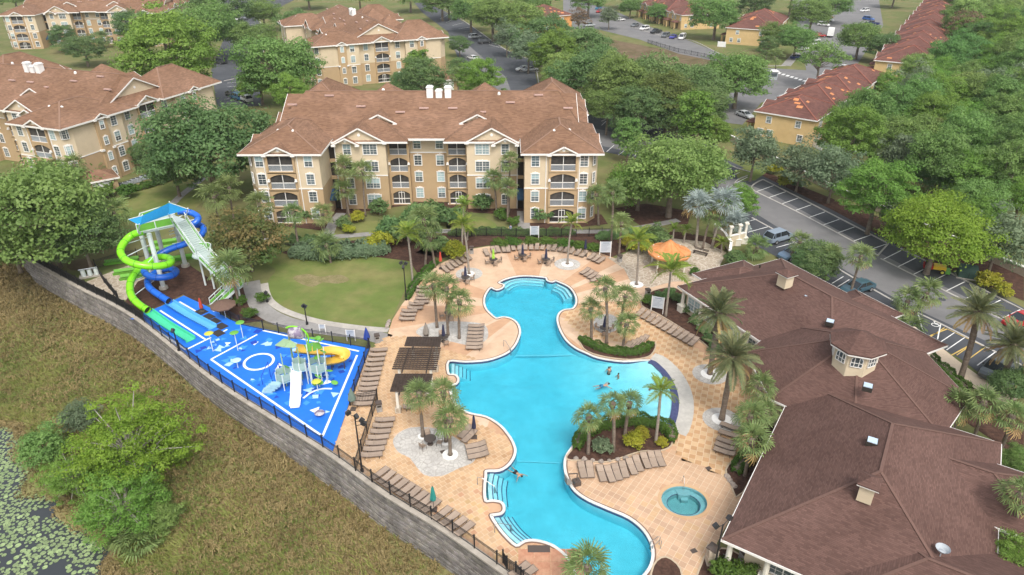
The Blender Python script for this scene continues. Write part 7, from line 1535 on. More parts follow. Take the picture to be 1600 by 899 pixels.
# stairs: three flights with landings
ST = [(TP(281, 347, PZ), TP(316, 397, 5.0)), (TP(320, 402, 5.0), TP(364, 446, 2.3)), (TP(366, 449, 2.3), TP(331, 482, .1))]
for i, (a, b) in enumerate(ST):
    d = (b - a); dh = Vector((d.x, d.y, 0)).normalized(); nrm = Vector((-dh.y, dh.x, 0)) * .85; n = max(6, int(abs(d.z) / .19)); fl = MB()
    for k in range(n):
        p = a.lerp(b, (k + .5) / n); o = MB(); o.bar(p - nrm - Vector((0, 0, .08)), p + nrm - Vector((0, 0, .08)), .36, .2).build('tread', M['stepgrey'], tw)
    for s in (-1, 1):
        q = MB(); q.bar(a + nrm * s, b + nrm * s, .08, .34); q.bar(a + nrm * s + Vector((0, 0, 1.1)), b + nrm * s + Vector((0, 0, 1.1)), .07, .09); q.bar(a + nrm * s + Vector((0, 0, .7)), b + nrm * s + Vector((0, 0, .7)), .04)
        for k in range(5): p = a.lerp(b, k / 4) + nrm * s; q.bar(p, p + Vector((0, 0, 1.12)), .06)
        q.build('handrail', M['twhite'], tw)
        a2, b2 = a + nrm * s, b + nrm * s; MB().bar(a2.lerp(b2, .03) + Vector((0, 0, .42)), a2.lerp(b2, .97) + Vector((0, 0, .42)), .04, .42).build('panel', M['tgreen'], tw)
    if i < 2:
        c = b; r = [c + Vector((1.3 * math.cos(t), 1.3 * math.sin(t), 0)) for t in [2 * math.pi * k / 12 for k in range(12)]]
        MB().prism([p.xy for p in r], c.z - .2, c.z).build('landing', M['stepgrey'], tw)
        for k in (range(0, 4) if i == 0 else range(-1, 3)):
            a3, b3 = r[k % 12], r[(k + 1) % 12]; MB().bar(a3 + Vector((0, 0, .6)), b3 + Vector((0, 0, .6)), .04, .85).build('panel', M['tgreen'], tw); q = MB(); q.bar(a3 + Vector((0, 0, 1.1)), b3 + Vector((0, 0, 1.1)), .08); q.bar(a3, a3 + Vector((0, 0, 1.1)), .07); q.build('rail', M['twhite'], tw)
        for sx, sy in ((-.8, .5), (.8, -.5)): MB().tube([(c.x + sx, c.y + sy, 0), (c.x + sx, c.y + sy, c.z - .2)], .13, 8).build('column', M['twhite'], tw)
def slide(path, r, m, name, label, flume, fm, nring):
    pts = spline([P(u, v, z) for u, v, z in path], 7); o0 = Vector((pts[-1].x, pts[-1].y, 0)); t = thing(name, label, 'water slide', o0)
    MB().tube([p - o0 for p in pts], r, 14, cap=False).build('tube', M[m], t, smooth=True)
    MB().tube([pts[-1] - o0 - (pts[-1] - pts[-2]).normalized() * .25, pts[-1] - o0 - (pts[-1] - pts[-2]).normalized() * .3], r * .97, 14).build('mouth', M['dark'], t)
    L = 0; nxt = 1.6
    for a, b in zip(pts, pts[1:]):
        L += (b - a).length
        if L > nxt: nxt += 1.75; d = (b - a).normalized() * .035; MB().tube([a - o0 - d, a - o0 + d], r + .03, 14, cap=False).build('joint_ring', M[m + '_joint'], t)
    a, b = pts[-1] - o0, P(*flume, .22) - o0; d = (b - a); nrm = Vector((-d.y, d.x, 0)).normalized(); q = MB(); n = 10; prof = [(-.62, .42), (-.55, .40), (-.48, .06), (-.25, .0), (.25, .0), (.48, .06), (.55, .40), (.62, .42)]
    ring = [[a.lerp(b, k / n) * 1.0 + nrm * x + Vector((0, 0, z - (a.z - .25) * (1 - (1 - k / n)) - (.0 if k < n else .0))) for x, z in prof] for k in range(n + 1)]
    for k in range(n + 1):
        zc = (a.z - r) * max(0, 1 - k / n * 2.2) + .06
        for i, (x, z) in enumerate(prof): w_ = a.lerp(b, k / n); ring[k][i] = Vector((w_.x + nrm.x * x, w_.y + nrm.y * x, zc + z))
    for k in range(n): q.add(ring[k] + ring[k + 1], [(i, i + 1, 8 + i + 1, 8 + i) for i in range(7)])
    q.add(ring[n] + [p + Vector((0, 0, .0)) - Vector((0, 0, p.z - .05)) for p in ring[n]], [(i, i + 1, 8 + i + 1, 8 + i) for i in range(7)])
    q.build('run_out_flume', M[fm], t)
    for k in range(1, n, 2): MB().bar(ring[k][0], ring[k][7], .06, .05) if False else None
    # props
    for k in range(6, len(pts) - 6, 12):
        p = pts[k] - o0
        if p.z > 1.6:
            c = Vector((base.x, base.y, 0)) - o0; e = Vector((c.x + (p.x - c.x) * .25, c.y + (p.y - c.y) * .25, p.z - .7)); MB().tube([p - Vector((0, 0, r)), e], .06, 6).build('strut', M['twhite'], t)
slide([(226, 362, 8.3), (214, 364.5, 8.1), (203, 370, 7.7), (192, 382, 7.2), (188.5, 395, 6.7), (199, 408, 6.2), (222, 415, 5.7), (248, 416, 5.2), (266, 411.5, 4.7), (265, 404, 4.3), (248, 402, 3.9), (228, 412, 3.5), (214, 424, 3.1), (205, 438, 2.7), (203, 452, 2.2), (207, 465, 1.75), (218, 476.5, 1.2), (231, 485, .85)], .46, 'slidegreen', 'tube_slide', 'lime green spiral tube slide with a clear green run-out', (298, 531), 'flumegreen', 12)
slide([(278, 331, 8.7), (290, 331, 8.5), (302, 334, 8.2), (309.5, 340, 7.9), (307, 347, 7.5), (300, 351.5, 7.2), (303, 352, 6.9), (312, 352, 6.6), (318, 358, 6.2), (315, 367, 5.8), (303, 375, 5.4), (287, 382, 4.9), (264, 390, 4.4), (246, 400, 3.9), (232, 410, 3.4), (224, 421, 3.0), (232, 431, 2.7), (251, 434, 2.5), (270, 430, 2.3), (275, 423, 2.1), (262, 420, 1.95), (244, 426, 1.85), (232, 436, 1.75), (231.5, 446, 1.6), (238, 454, 1.35), (251, 463, 1.0), (264, 471, .8)], .44, 'slideblue', 'tube_slide', 'royal blue spiral tube slide with a pale blue run-out', (332, 512), 'flumeblue', 16)
# stacked spare slide sections behind the tower, pump box and rocks
for i, (u, v, l, rz) in enumerate(((190, 410, 4.5, 20), (205, 425, 4.5, 20), (215, 433, 4.5, 20), (262, 380, 4.5, 22), (258, 390, 5.0, 22), (285, 405, 3.0, 20))):
    q = MB(); q.add([(-l / 2, -.6, .45), (-l / 2, -.45, .05), (-l / 2, .45, .05), (-l / 2, .6, .45), (l / 2, -.6, .45), (l / 2, -.45, .05), (l / 2, .45, .05), (l / 2, .6, .45)], [(0, 1, 5, 4), (1, 2, 6, 5), (2, 3, 7, 6)]); q.bx(-l / 2, l / 2, -.45, .45, .0, .05)
    o = q.build('slide_channel', M['tgreen'], None, loc=P(u, v, 0), rz=R(rz)); tag(o, ORD[i + 1] + ' green open slide channel, counted from the sand, lying behind the tower', 'slide channel', 'green slide channels behind the tower')
t = thing('pump_unit', 'pale grey pump filter rack in the fenced yard corner', 'pump', P(142, 432), R(25)); 
for k in range(3): MB().cyl((k * .8 - .8, 0, .2), .3, 1.0, 10).build('tank', M['twhite'], t)
q = MB(); q.bx(-1.4, 1.2, -.5, .5, 0, .2); q.build('skid', M['concrete'], t); q = MB(); q.tube([(-1.2, -.4, 1.4), (1, -.4, 1.4)], .08, 6); q.build('pipe', M['rail'], t)
# ---------------------------------------------------------------- play structure
M['ygold'] = mat('slide_gold', (0.66, 0.42, 0.06), .4, None, 1, .04, coat=.2); M['ppanel'] = mat('play_panel', (0.30, 0.42, 0.40), .5, None, 1, .05); M['pdeck'] = mat('play_deck', (0.30, 0.48, 0.54), .6, None, 1, .05); M['pgreen'] = mat('play_green', (0.12, 0.34, 0.05), .5, None, 1, .06); M['psage'] = mat('play_sage', (0.30, 0.45, 0.26), .55, None, 1, .05); M['ppurple'] = mat('bucket_purple', (0.20, 0.16, 0.24), .5, (0.42, 0.40, 0.42), 1.5, .05, edge=(.48, .52)); M['pyel'] = mat('play_yellow', (0.5, 0.5, 0.06), .5, None, 1, .06)
pb = P(475, 598); play = thing('water_playground', 'water play structure with tipping bucket, white and yellow slides on the splash pad', 'play structure', pb)
def ZP(x, y, z): return P(400 + x / 5.62, 495 + y / 5.62, z) - pb
def decked(pts, z, rail=True):
    poly = [ZP(x, y, z) for x, y in pts]; MB().prism([p.xy for p in poly], z - .12, z).build('deck', M['pdeck'], play)
    for a, b in zip(poly, poly[1:] + poly[:1]):
        MB().bar(a.lerp(b, .06) + Vector((0, 0, .5)), a.lerp(b, .94) + Vector((0, 0, .5)), .05, .8).build('panel', M['ppanel'], play)
    for p in poly: MB().tube([(p.x, p.y, 0), (p.x, p.y, z + 1.0)], .06, 6).build('post', M['twhite'], play)
decked([(180, 560), (240, 585), (310, 560), (320, 520), (260, 500), (190, 520)], 1.0); decked([(330, 470), (385, 480), (440, 470), (440, 430), (380, 415), (330, 430)], 1.8); decked([(470, 480), (540, 500), (610, 470), (610, 420), (540, 405), (470, 430)], 1.7)
for k in range(4): p = ZP(105 + k * 22, 640 - k * 18, .25 * (k + 1)); MB().bx(p.x - .55, p.x + .55, p.y - .35, p.y + .35, .25 * k, .25 * (k + 1)).build('step', M['pdeck'], play)
for s in (60, 150): a, b = ZP(s, 600, 0), ZP(s + 70, 530, 0); MB().tube([a, a + Vector((0, 0, 1.1)), b + Vector((0, 0, 2.0)), b], .04, 6).build('rail', M['padnavy'], play)
# white slide
a, b = ZP(355, 470, 1.75), ZP(342, 800, .12); d = b - a; nr = Vector((-d.y, d.x, 0)).normalized(); q = MB(); n = 8; pr = [(-.55, .25), (-.47, .25), (-.44, .0), (.44, .0), (.47, .25), (.55, .25)]; rg_ = []
for k in range(n + 1):
    f = k / n; w_ = a.lerp(b, f); zz = 1.65 * (1 - f) ** 1.5 + .12; rg_.append([Vector((w_.x, w_.y, zz)) + nr * x + Vector((0, 0, z)) for x, z in pr])
for k in range(n): q.add(rg_[k] + rg_[k + 1], [(i, i + 1, 6 + i + 1, 6 + i) for i in range(5)])
q.build('white_slide', M['whitebox'], play)
# yellow curved slide
pth = spline([ZP(345, 300, 2.9), ZP(430, 310, 2.7), ZP(540, 325, 2.3), ZP(660, 320, 1.9), ZP(760, 335, 1.6), ZP(755, 385, 1.3), ZP(660, 410, 1.0), ZP(590, 420, .7)], 6); q = MB(); rr = []
for i, p in enumerate(pth):
    tt = (pth[min(i + 1, len(pth) - 1)] - pth[max(i - 1, 0)]); tt.z = 0; tt.normalize(); nn = Vector((-tt.y, tt.x, 0)); rr.append([p + nn * x + Vector((0, 0, z)) for x, z in ((-.8, .42), (-.7, .42), (-.5, .05), (0, -.05), (.5, .05), (.7, .42), (.8, .42))])
for i in range(len(rr) - 1): q.add(rr[i] + rr[i + 1], [(k, k + 1, 8 + k, 7 + k) for k in range(6)])
q.build('yellow_slide', M['ygold'], play, smooth=True)
for i in (8, 18, 28, 36): p = pth[i]; MB().tube([(p.x, p.y, 0), (p.x, p.y, p.z)], .06, 6).build('post', M['lframe'], play)
# tall posts, roofs, bucket
for x, y, ztop, fx, fy in ((440, 310, 5.2, 500, 600), (545, 320, 4.6, 585, 595), (600, 340, 4.2, 632, 545), (395, 300, 4.2, 410, 550), (245, 270, 4.2, 270, 610), (330, 265, 4.4, 345, 470)):
    f = ZP(fx, fy, 0); MB().tube([f, Vector((f.x, f.y, ztop))], .065, 6).build('post', M['twhite'] if x > 400 else M['psage'], play)
def roof4(pts, m): vs = [ZP(*p) for p in pts]; q = MB(); q.add(vs + [v - Vector((0, 0, .06)) for v in vs], [(0, 1, 2, 3), (7, 6, 5, 4), (0, 4, 5, 1), (1, 5, 6, 2), (2, 6, 7, 3), (3, 7, 4, 0)]); q.build('shade_roof', M[m], play)
roof4([(165, 250, 4.3), (245, 190, 4.5), (300, 205, 4.9), (240, 268, 4.7)], 'psage'); roof4([(245, 268, 4.7), (302, 205, 4.9), (360, 240, 4.3), (340, 272, 4.2)], 'psage'); roof4([(420, 250, 4.6), (490, 225, 5.2), (490, 300, 4.8), (450, 305, 4.4)], 'pgreen'); roof4([(490, 225, 5.2), (555, 225, 4.6), (585, 275, 4.2), (500, 300, 4.8)], 'pgreen')
p = ZP(350, 150, 5.4); q = MB(); q.tube([p + Vector((-.75, 0, .1)), p + Vector((-.6, 0, .1)), p + Vector((.6, .1, .1)), p + Vector((.75, .1, .15))], [.45, .62, .72, .6], 12); q.build('tipping_bucket', M['ppurple'], play, smooth=True)
q = MB(); q.tube([p + Vector((-.3 + 1.5 * math.sin(t) , .2, -.9 + 1.5 * math.cos(t) + .2)) for t in np.linspace(-.5, 2.3, 12)], .09, 6); q.build('bucket_hoop', M['slidegreen'], play)
for dx in (-.9, .95): MB().tube([(p.x + dx, p.y + .1, 1.7), (p.x + dx, p.y + .1, p.z)], .07, 6).build('bucket_post', M['psage'], play)
leafm = MB().lathe([(.01, .06), (.28, .05), (.36, 0), (.28, -.04), (.01, -.05)], 10).mesh('leaf_panel', M['pgreen'])
for x, y, z in ((270, 440, 2.0), (535, 355, 3.2), (590, 305, 3.6), (545, 520, 1.3), (525, 585, .8), (560, 580, .9), (645, 475, 1.6), (690, 578, .7), (540, 190, 5.3), (500, 190, 5.5), (570, 205, 5.2)):
    pq = ZP(x, y, z); o = obj('leaf_panel', leafm, play, pq); o.rotation_euler = (rp2.uniform(-.6, .6), rp2.uniform(-.6, .6), 0); o.scale = (1.1, .8, 1)
# spray features
def spray(u, v, tu, tv, m, label, kind='disc'):
    f, tp = rise(u, v, tu, tv); t = thing('spray_post', label, 'spray post', f, 0, 'spray features on the splash pad'); tp = tp - f
    MB().tube([(0, 0, 0), (0, 0, tp.z)], .05, 6).build('post', M['twhite'], t); MB().lathe([(.02, .16), (.35, .10), (.52, 0), (.3, -.03), (.02, -.02)], 14).build('disc', M[m], t, loc=(0, 0, tp.z))
spray(333, 549, 332, 521, 'pyel', 'yellow-topped spray post near the green run-out'); spray(372, 548, 366, 520, 'pgreen', 'green-topped spray post beside the middle line'); spray(380, 528, 369, 504, 'pgreen', 'green-topped spray post by the path fence'); spray(372, 575, 370, 563, 'padpale', 'low pale spray flower beside the ring'); spray(500, 650, 499, 645, 'ppurple', 'small pink mushroom spray near the pad corner'); spray(497, 612, 496, 596, 'pyel', 'short yellow spray flower beneath the play structure')
# brown shade umbrella at the foot of the stairs
M['brownfab'] = mat('brown_canvas', (0.13, 0.08, 0.06), .9, None, 1, .08)
t = thing('shade_umbrella', 'open brown umbrella beside the foot of the slide stairs', 'umbrella', P(353, 497)); MB().tube([(0, 0, 0), (0, 0, 2.4)], .04, 6).build('pole', M['twhite'], t); q = MB(); q.lathe([(.02, 2.5), (.9, 2.25), (1.6, 1.9), (1.55, 1.75)], 8); q.build('canopy', M['brownfab'], t)
# ================================================================ VEHICLES
M['tyre'] = mat('tyre', (0.02, 0.02, 0.02), .9, None, 2, .05); M['rim'] = mat('rim', (0.45, 0.45, 0.46), .35, None, 2, .04, metal=.7); M['carglass'] = mat('car_glass', (0.02, 0.025, 0.03), .08, None, 1, 0, spec=.8); M['lens'] = mat('lamp_lens', (0.7, 0.7, 0.68), .2, None, 1, 0); M['tail'] = mat('tail_lens', (0.35, 0.01, 0.01), .25, None, 1, 0); M['carblack'] = mat('car_trim', (0.03, 0.03, 0.032), .6, None, 1, 0)
PAINT = {}
def paint(c):
    if c not in PAINT: PAINT[c] = mat('paint_%d' % len(PAINT), c, .35, None, 1, .02, coat=.6)
    return PAINT[c]
WHT, SIL, BLK, BLU, RED, TEAL, GRY, NAVY = (0.75, 0.75, 0.75), (0.42, 0.44, 0.46), (0.025, 0.027, 0.03), (0.03, 0.10, 0.32), (0.38, 0.015, 0.015), (0.04, 0.09, 0.12), (0.14, 0.15, 0.16), (0.02, 0.03, 0.12)
def loft(mb, secs):
    """secs: list of (x, [(y,z)...]) half outlines mirrored in y"""
    n = len(secs[0][1]); R_ = []
    for x, o in secs: R_.append([(x, y, z) for y, z in o] + [(x, -y, z) for y, z in o[::-1]])
    m = 2 * n; vs = [p for r in R_ for p in r]; fs = [(i * m + k, i * m + (k + 1) % m, (i + 1) * m + (k + 1) % m, (i + 1) * m + k) for i in range(len(secs) - 1) for k in range(m)]
    fs += [tuple(range(m))[::-1], tuple(range((len(secs) - 1) * m, len(secs) * m))]; mb.add(vs, fs)
KINDS = {}
def car_meshes(kind):
    if kind in KINDS: return KINDS[kind]
    L, Wd, H, hood, zb = {'sedan': (4.7, .90, 1.45, .95, .62), 'suv': (4.8, .96, 1.75, 1.05, .70), 'van': (5.2, 1.0, 2.0, 1.1, .75), 'pickup': (5.6, .98, 1.8, 1.1, .75)}[kind]
    b = MB(); h = L / 2; lo = .28
    def sec(x, w, zt): return (x, [(w * .86, lo), (w, lo + .15), (w, zt * .72), (w * .93, zt)])
    loft(b, [sec(-h, Wd * .84, hood * .84), sec(-h + .12, Wd * .96, hood * .98), sec(-h * .5, Wd, hood * 1.02), sec(0, Wd, hood), sec(h * .45, Wd, hood * .98), sec(h - .35, Wd * .95, hood * .86), sec(h, Wd * .80, hood * .68)])
    body = b.mesh('body', M['carblack'], False)
    x0, x1, x2, x3 = {'sedan': (-h + .55, -h + 1.25, .25, 1.15), 'suv': (-h + .08, -h + .5, .55, 1.35), 'van': (-h + .06, -h + .3, 1.2, 1.95), 'pickup': (-.55, -.35, .75, 1.45)}[kind]
    g = MB(); zt = H
    loft(g, [(x0, [(Wd * .88, hood * .96), (Wd * .87, hood * .98)]), (x1, [(Wd * .90, hood * .96), (Wd * .72, zt - .05)]), (x2, [(Wd * .90, hood * .96), (Wd * .74, zt - .03)]), (x3, [(Wd * .88, hood * .93), (Wd * .87, hood * .96)])])
    glass = g.mesh('windows', M['carglass']); r = MB(); r.add([(x1 - .05, Wd * .73, zt - .05), (x2 + .05, Wd * .75, zt - .03), (x2 + .05, -Wd * .75, zt - .03), (x1 - .05, -Wd * .73, zt - .05), (x1 + .1, Wd * .6, zt + .02), (x2 - .1, Wd * .62, zt + .03), (x2 - .1, -Wd * .62, zt + .03), (x1 + .1, -Wd * .6, zt + .02)], [(4, 5, 6, 7)[::-1], (0, 1, 5, 4)[::-1], (1, 2, 6, 5)[::-1], (2, 3, 7, 6)[::-1], (3, 0, 4, 7)[::-1]])
    for s in (-1, 1):
        for xa, xb in ((x0, x1), (x3, x2)): r.bar((xa, s * Wd * .885, hood * .97), (xb, s * Wd * .74, zt - .05), .07, .06)
        xm = (x1 + x2) / 2; r.bar((xm, s * Wd * .905, hood * .97), (xm, s * Wd * .745, zt - .05), .05, .08)
        if kind in ('suv', 'van'): r.bar((x1 + .15, s * Wd * .90, hood * .97), (x1 + .15, s * Wd * .735, zt - .05), .06, .12)
    roof = r.mesh('roof', M['carblack'])
    wh = MB(); wh.tube([(0, -.11, 0), (0, .11, 0)], .33, 14); whm = wh.mesh('wheel', M['tyre']); ri = MB(); ri.tube([(0, -.118, 0), (0, .118, 0)], .2, 10); rim = ri.mesh('rim', M['rim'])
    hl = MB(); hl.box((0, 0, 0), (.12, .34, .14)); hlm = hl.mesh('headlight', M['lens']); tlm = MB().box((0, 0, 0), (.1, .26, .22)).mesh('tail_light', M['tail']); mi = MB().box((0, 0, 0), (.12, .2, .13)).mesh('mirror', M['carblack'])
    bed_ = MB().bx(-h + .1, -.6, -Wd * .8, Wd * .8, hood * .99, hood * 1.035).mesh('bed_cover', M['carblack']) if kind == 'pickup' else None
    KINDS[kind] = (body, glass, roof, whm, rim, hlm, tlm, mi, L, Wd, hood, bed_); return KINDS[kind]
def car(kind, u, v, hu, hv, col, label, group=None, z=-.01):
    body, glass, roof, whm, rim, hl, tl, mi, L, Wd, hood, bed_ = car_meshes(kind); p = P(u, v, .5); q = P(hu, hv, .5); rz = math.atan2(q.y - p.y, q.x - p.x)
    t = thing({'sedan': 'parked_car', 'suv': 'parked_suv', 'van': 'parked_van', 'pickup': 'pickup_truck'}[kind], label, {'sedan': 'car', 'suv': 'car', 'van': 'van', 'pickup': 'truck'}[kind], (p.x, p.y, z), rz, group)
    t.scale = (1.08, 1.08, 1.06)
    for me, nm in ((body, 'body'), (roof, 'roof')): o = obj(nm, me, t); o.material_slots[0].link = 'OBJECT'; o.material_slots[0].material = paint(col)
    obj('windows', glass, t)
    if bed_: obj('bed_cover', bed_, t)
    for x in (-L * .30, L * .31):
        for y in (-1, 1): w = obj('wheel', whm, t, (x, y * (Wd - .08), .33)); obj('rim', rim, w)
    for y in (-1, 1): obj('headlight', hl, t, (L / 2 - .10, y * Wd * .58, hood * .60)); obj('tail_light', tl, t, (-L / 2 + .06, y * Wd * .66, hood * .68)); obj('mirror', mi, t, (L * .16, y * (Wd + .06), hood * .98))
    return t
car('suv', 1217, 371, 1250, 361.5, (0.20, 0.25, 0.31), 'blue-grey estate car parked in the bays opposite the clubhouse end'); car('sedan', 1240, 397, 1207, 406, (0.10, 0.16, 0.24), 'blue car half hidden by the bush at the clubhouse end'); car('sedan', 1340, 450, 1307, 459.5, TEAL, 'dark teal saloon parked behind the clubhouse palms')
car('sedan', 1596, 501, 1570, 508, RED, 'bright red car at the picture edge in the parking row'); car('suv', 1556, 577, 1530, 600, (0.06, 0.075, 0.08), 'dark green jeep parked by the entrance date palms'); car('suv', 1105, 231, 1120, 226, SIL, 'silver car under the bright tree at the car park corner'); car('sedan', 1164, 180, 1175, 184, SIL, 'silver car by the wood-edge townhouse porch')
for i, (k, u, v, hu, hv, c, lab) in enumerate((('sedan', 361, 147, 352, 143, BLK, 'black car in the lot behind the slide-side apartments'), ('suv', 370, 152, 361, 149, (0.04, 0.14, 0.26), 'blue car in the lot beside the white hatchback'), ('suv', 384, 155, 374, 151, WHT, 'white hatchback in the lot beside the broad oak'), ('suv', 344, 97, 330, 95, BLK, 'black van-like car in the lot behind the bright tree'), ('suv', 372, 30, 366, 32, WHT, 'white car at the far end of the lot'), ('sedan', 386, 28, 380, 30, GRY, 'grey car at the far end of the lot'), ('sedan', 345, 8, 336, 8, WHT, 'white car at the top edge of the far lot'),
        ('suv', 742, 58, 752, 57, SIL, 'silver estate car on the far drive'), ('suv', 757, 66, 768, 65, BLK, 'black car next to the silver one on the far drive'), ('sedan', 738, 91, 728, 88, WHT, 'white saloon by the far gable-end building'), ('suv', 748, 104, 736, 106, WHT, 'white van-like car behind the bright far tree'), ('suv', 738, 108, 728, 110, WHT, 'second white car half behind the bright far tree'), ('sedan', 818, 108, 806, 109, WHT, 'white saloon in the bays above the central roof'), ('sedan', 829, 109, 838, 108, SIL, 'silver car nose to nose with the white saloon'),
        ('suv', 921, 40, 934, 39, SIL, 'silver car parked in the street bend'), ('sedan', 969, 31, 980, 30, WHT, 'white saloon on the street before the pale yellow row'), ('sedan', 992, 40, 982, 42, GRY, 'dark grey saloon, first in the street parking row'), ('suv', 1007, 45, 996, 47, WHT, 'white car second in the street parking row'), ('pickup', 1025, 50, 1013, 52, BLK, 'black pickup in the street parking row'), ('suv', 1040, 56, 1030, 59, GRY, 'grey car beside the blue one in the street row'), ('sedan', 1052, 58, 1042, 62, (0.05, 0.05, 0.28), 'blue-violet car in the street parking row'), ('van', 1066, 59, 1056, 65, WHT, 'white van at the end of the street parking row'),
        ('sedan', 936, 18, 928, 21, RED, 'red car at the top bend of the street'), ('sedan', 935, 13, 927, 15, (0.02, 0.16, 0.28), 'blue car behind the red one at the top bend'), ('sedan', 915, 6, 905, 7, GRY, 'grey car at the very top of the street'),
        ('sedan', 1318, 107, 1306, 109, WHT, 'white saloon parked by the wood-edge row roof'), ('suv', 1351, 17, 1340, 18, WHT, 'white car across the street by the long patched roof'), ('suv', 1357, 30, 1368, 31, BLU, 'blue car by the round street oak'), ('pickup', 1363, 37, 1352, 36, NAVY, 'navy pickup by the round street oak'), ('sedan', 1360, 42, 1348, 40, SIL, 'silver car below the navy pickup'),
        ('sedan', 1293, 27, 1303, 27, RED, 'dark red car in the street row beyond the box truck'), ('suv', 1294, 32, 1304, 33, WHT, 'white car next to the dark red one'), ('suv', 1287, 39, 1297, 40, WHT, 'white car, second above the box truck'), ('sedan', 1281, 56, 1291, 56, RED, 'red car beside the box truck'), ('suv', 1272, 63, 1282, 62, WHT, 'white car below the red one in the street row'), ('suv', 1265, 69, 1275, 68, WHT, 'white car third from the street row end'), ('suv', 1257, 76, 1268, 75, WHT, 'white car second from the street row end'), ('sedan', 1246, 90, 1257, 89, NAVY, 'navy car at the end of the street row by the path'), ('sedan', 1228, 153, 1216, 150, SIL, 'silver car by the wood-edge row garages'))):
    car(k, u, v, hu, hv, c, lab, 'cars parked on the far streets')
# white box truck
t = thing('box_truck', 'white box truck parked in the street between townhouses', 'truck', P(1297, 57), math.atan2(P(1294, 68).y - P(1300, 45).y, P(1294, 68).x - P(1300, 45).x) + math.pi)
MB().bx(-4.0, 2.0, -1.2, 1.2, .7, 3.3).build('box', M['whitebox'], t); q = MB(); loft(q, [(2.0, [(1.1, .5), (1.1, 2.4)]), (3.2, [(1.1, .5), (1.05, 2.3)]), (3.8, [(1.0, .5), (.95, 1.4)])]); q.build('cab', M['whitebox'], t); MB().bx(3.1, 3.62, -.95, .95, 1.5, 2.15).build('windscreen', M['carglass'], t)
for x in (-2.6, 2.7):
    for y in (-1, 1): obj('wheel', KINDS['suv'][3], t, (x, y * 1.0, .38))
# red and yellow utility cart
t = thing('utility_cart', 'red and yellow utility loader cart in the parking bay under the lime tree', 'utility cart', P(1458, 424), R(-25))
MB().bx(-.2, 1.4, -.6, .6, .55, 1.05).build('hopper', mat('cart_yellow', (0.62, 0.42, 0.02), .5, None, 1, .06), t); MB().bx(-1.4, -.2, -.65, .65, .5, 1.0).build('body', mat('cart_red', (0.42, 0.02, 0.02), .5, None, 1, .06), t); MB().bx(-1.2, -.6, -.4, .4, 1.0, 1.5).build('seat', M['carblack'], t); q = MB()
for x, y in ((-1.3, -.6), (-1.3, .6), (-.3, -.6), (-.3, .6)): q.tube([(x, y, 1), (x, y, 2.0)], .04, 5)
q.build('roll_frame', M['carblack'], t); MB().bx(1.4, 2.0, -.75, .75, .2, .6).build('bucket', M['pgreen'], t)
for x in (-1.0, 1.0):
    for y in (-.75, .75): w = obj('wheel', KINDS['suv'][3], t, (x, y, .36)); obj('rim', MB().tube([(0, -.12, 0), (0, .12, 0)], .2, 10).mesh('rim', M['pyel']), w)
# green transformer cabinet, AC units
t = thing('transformer_cabinet', 'green sloped-lid transformer cabinet behind the parking bays', 'transformer', P(1510, 432), R(-22)); q = MB(); q.add([(-1.2, -.9, 0), (1.2, -.9, 0), (1.2, .9, 0), (-1.2, .9, 0), (-1.2, -.9, 1.0), (1.2, -.9, 1.0), (1.2, .9, 1.5), (-1.2, .9, 1.5)], [(0, 1, 5, 4), (1, 2, 6, 5), (2, 3, 7, 6), (3, 0, 4, 7), (4, 5, 6, 7)]); q.build('cabinet', mat('cabinet_green', (0.035, 0.075, 0.06), .6, None, 1, .08), t); MB().bx(-1.4, 1.4, -1.1, 1.1, -.05, .08).build('plinth', M['concrete'], t); MB().bx(-.02, .02, -.93, -.9, .1, .95).build('door_seam', M['dark'], t)
acm = [MB().bx(-.4, .4, -.4, .4, 0, .8).mesh('casing', M['rail']), MB().lathe([(.34, .8), (.34, .83), (.02, .84)], 12).mesh('fan_grille', M['carblack'])]
for i, (u, v) in enumerate(((190, 293), (197, 291), (204, 289), (210, 286), (217, 284), (224, 281), (231, 279), (238, 276))):
    t = thing('air_conditioner', ORD[i + 1] + ' grey air conditioner unit from the shed along the apartment end wall', 'air conditioner', P(u, v), RZ2, 'air conditioner units'); obj('casing', acm[0], t); obj('fan_grille', acm[1], t)
t = thing('guard_kiosk', 'small pale street kiosk by the crosswalk island', 'kiosk', P(1206, 124)); MB().bx(-1.2, 1.2, -1.2, 1.2, 0, 2.4).build('wall', M['rail'], t); MB().bx(-1.5, 1.5, -1.5, 1.5, 2.4, 2.6).build('roof', M['whitebox'], t); MB().bx(-.9, .9, -1.23, -1.2, 1.0, 2.0).build('window', M['glass_lo'], t)

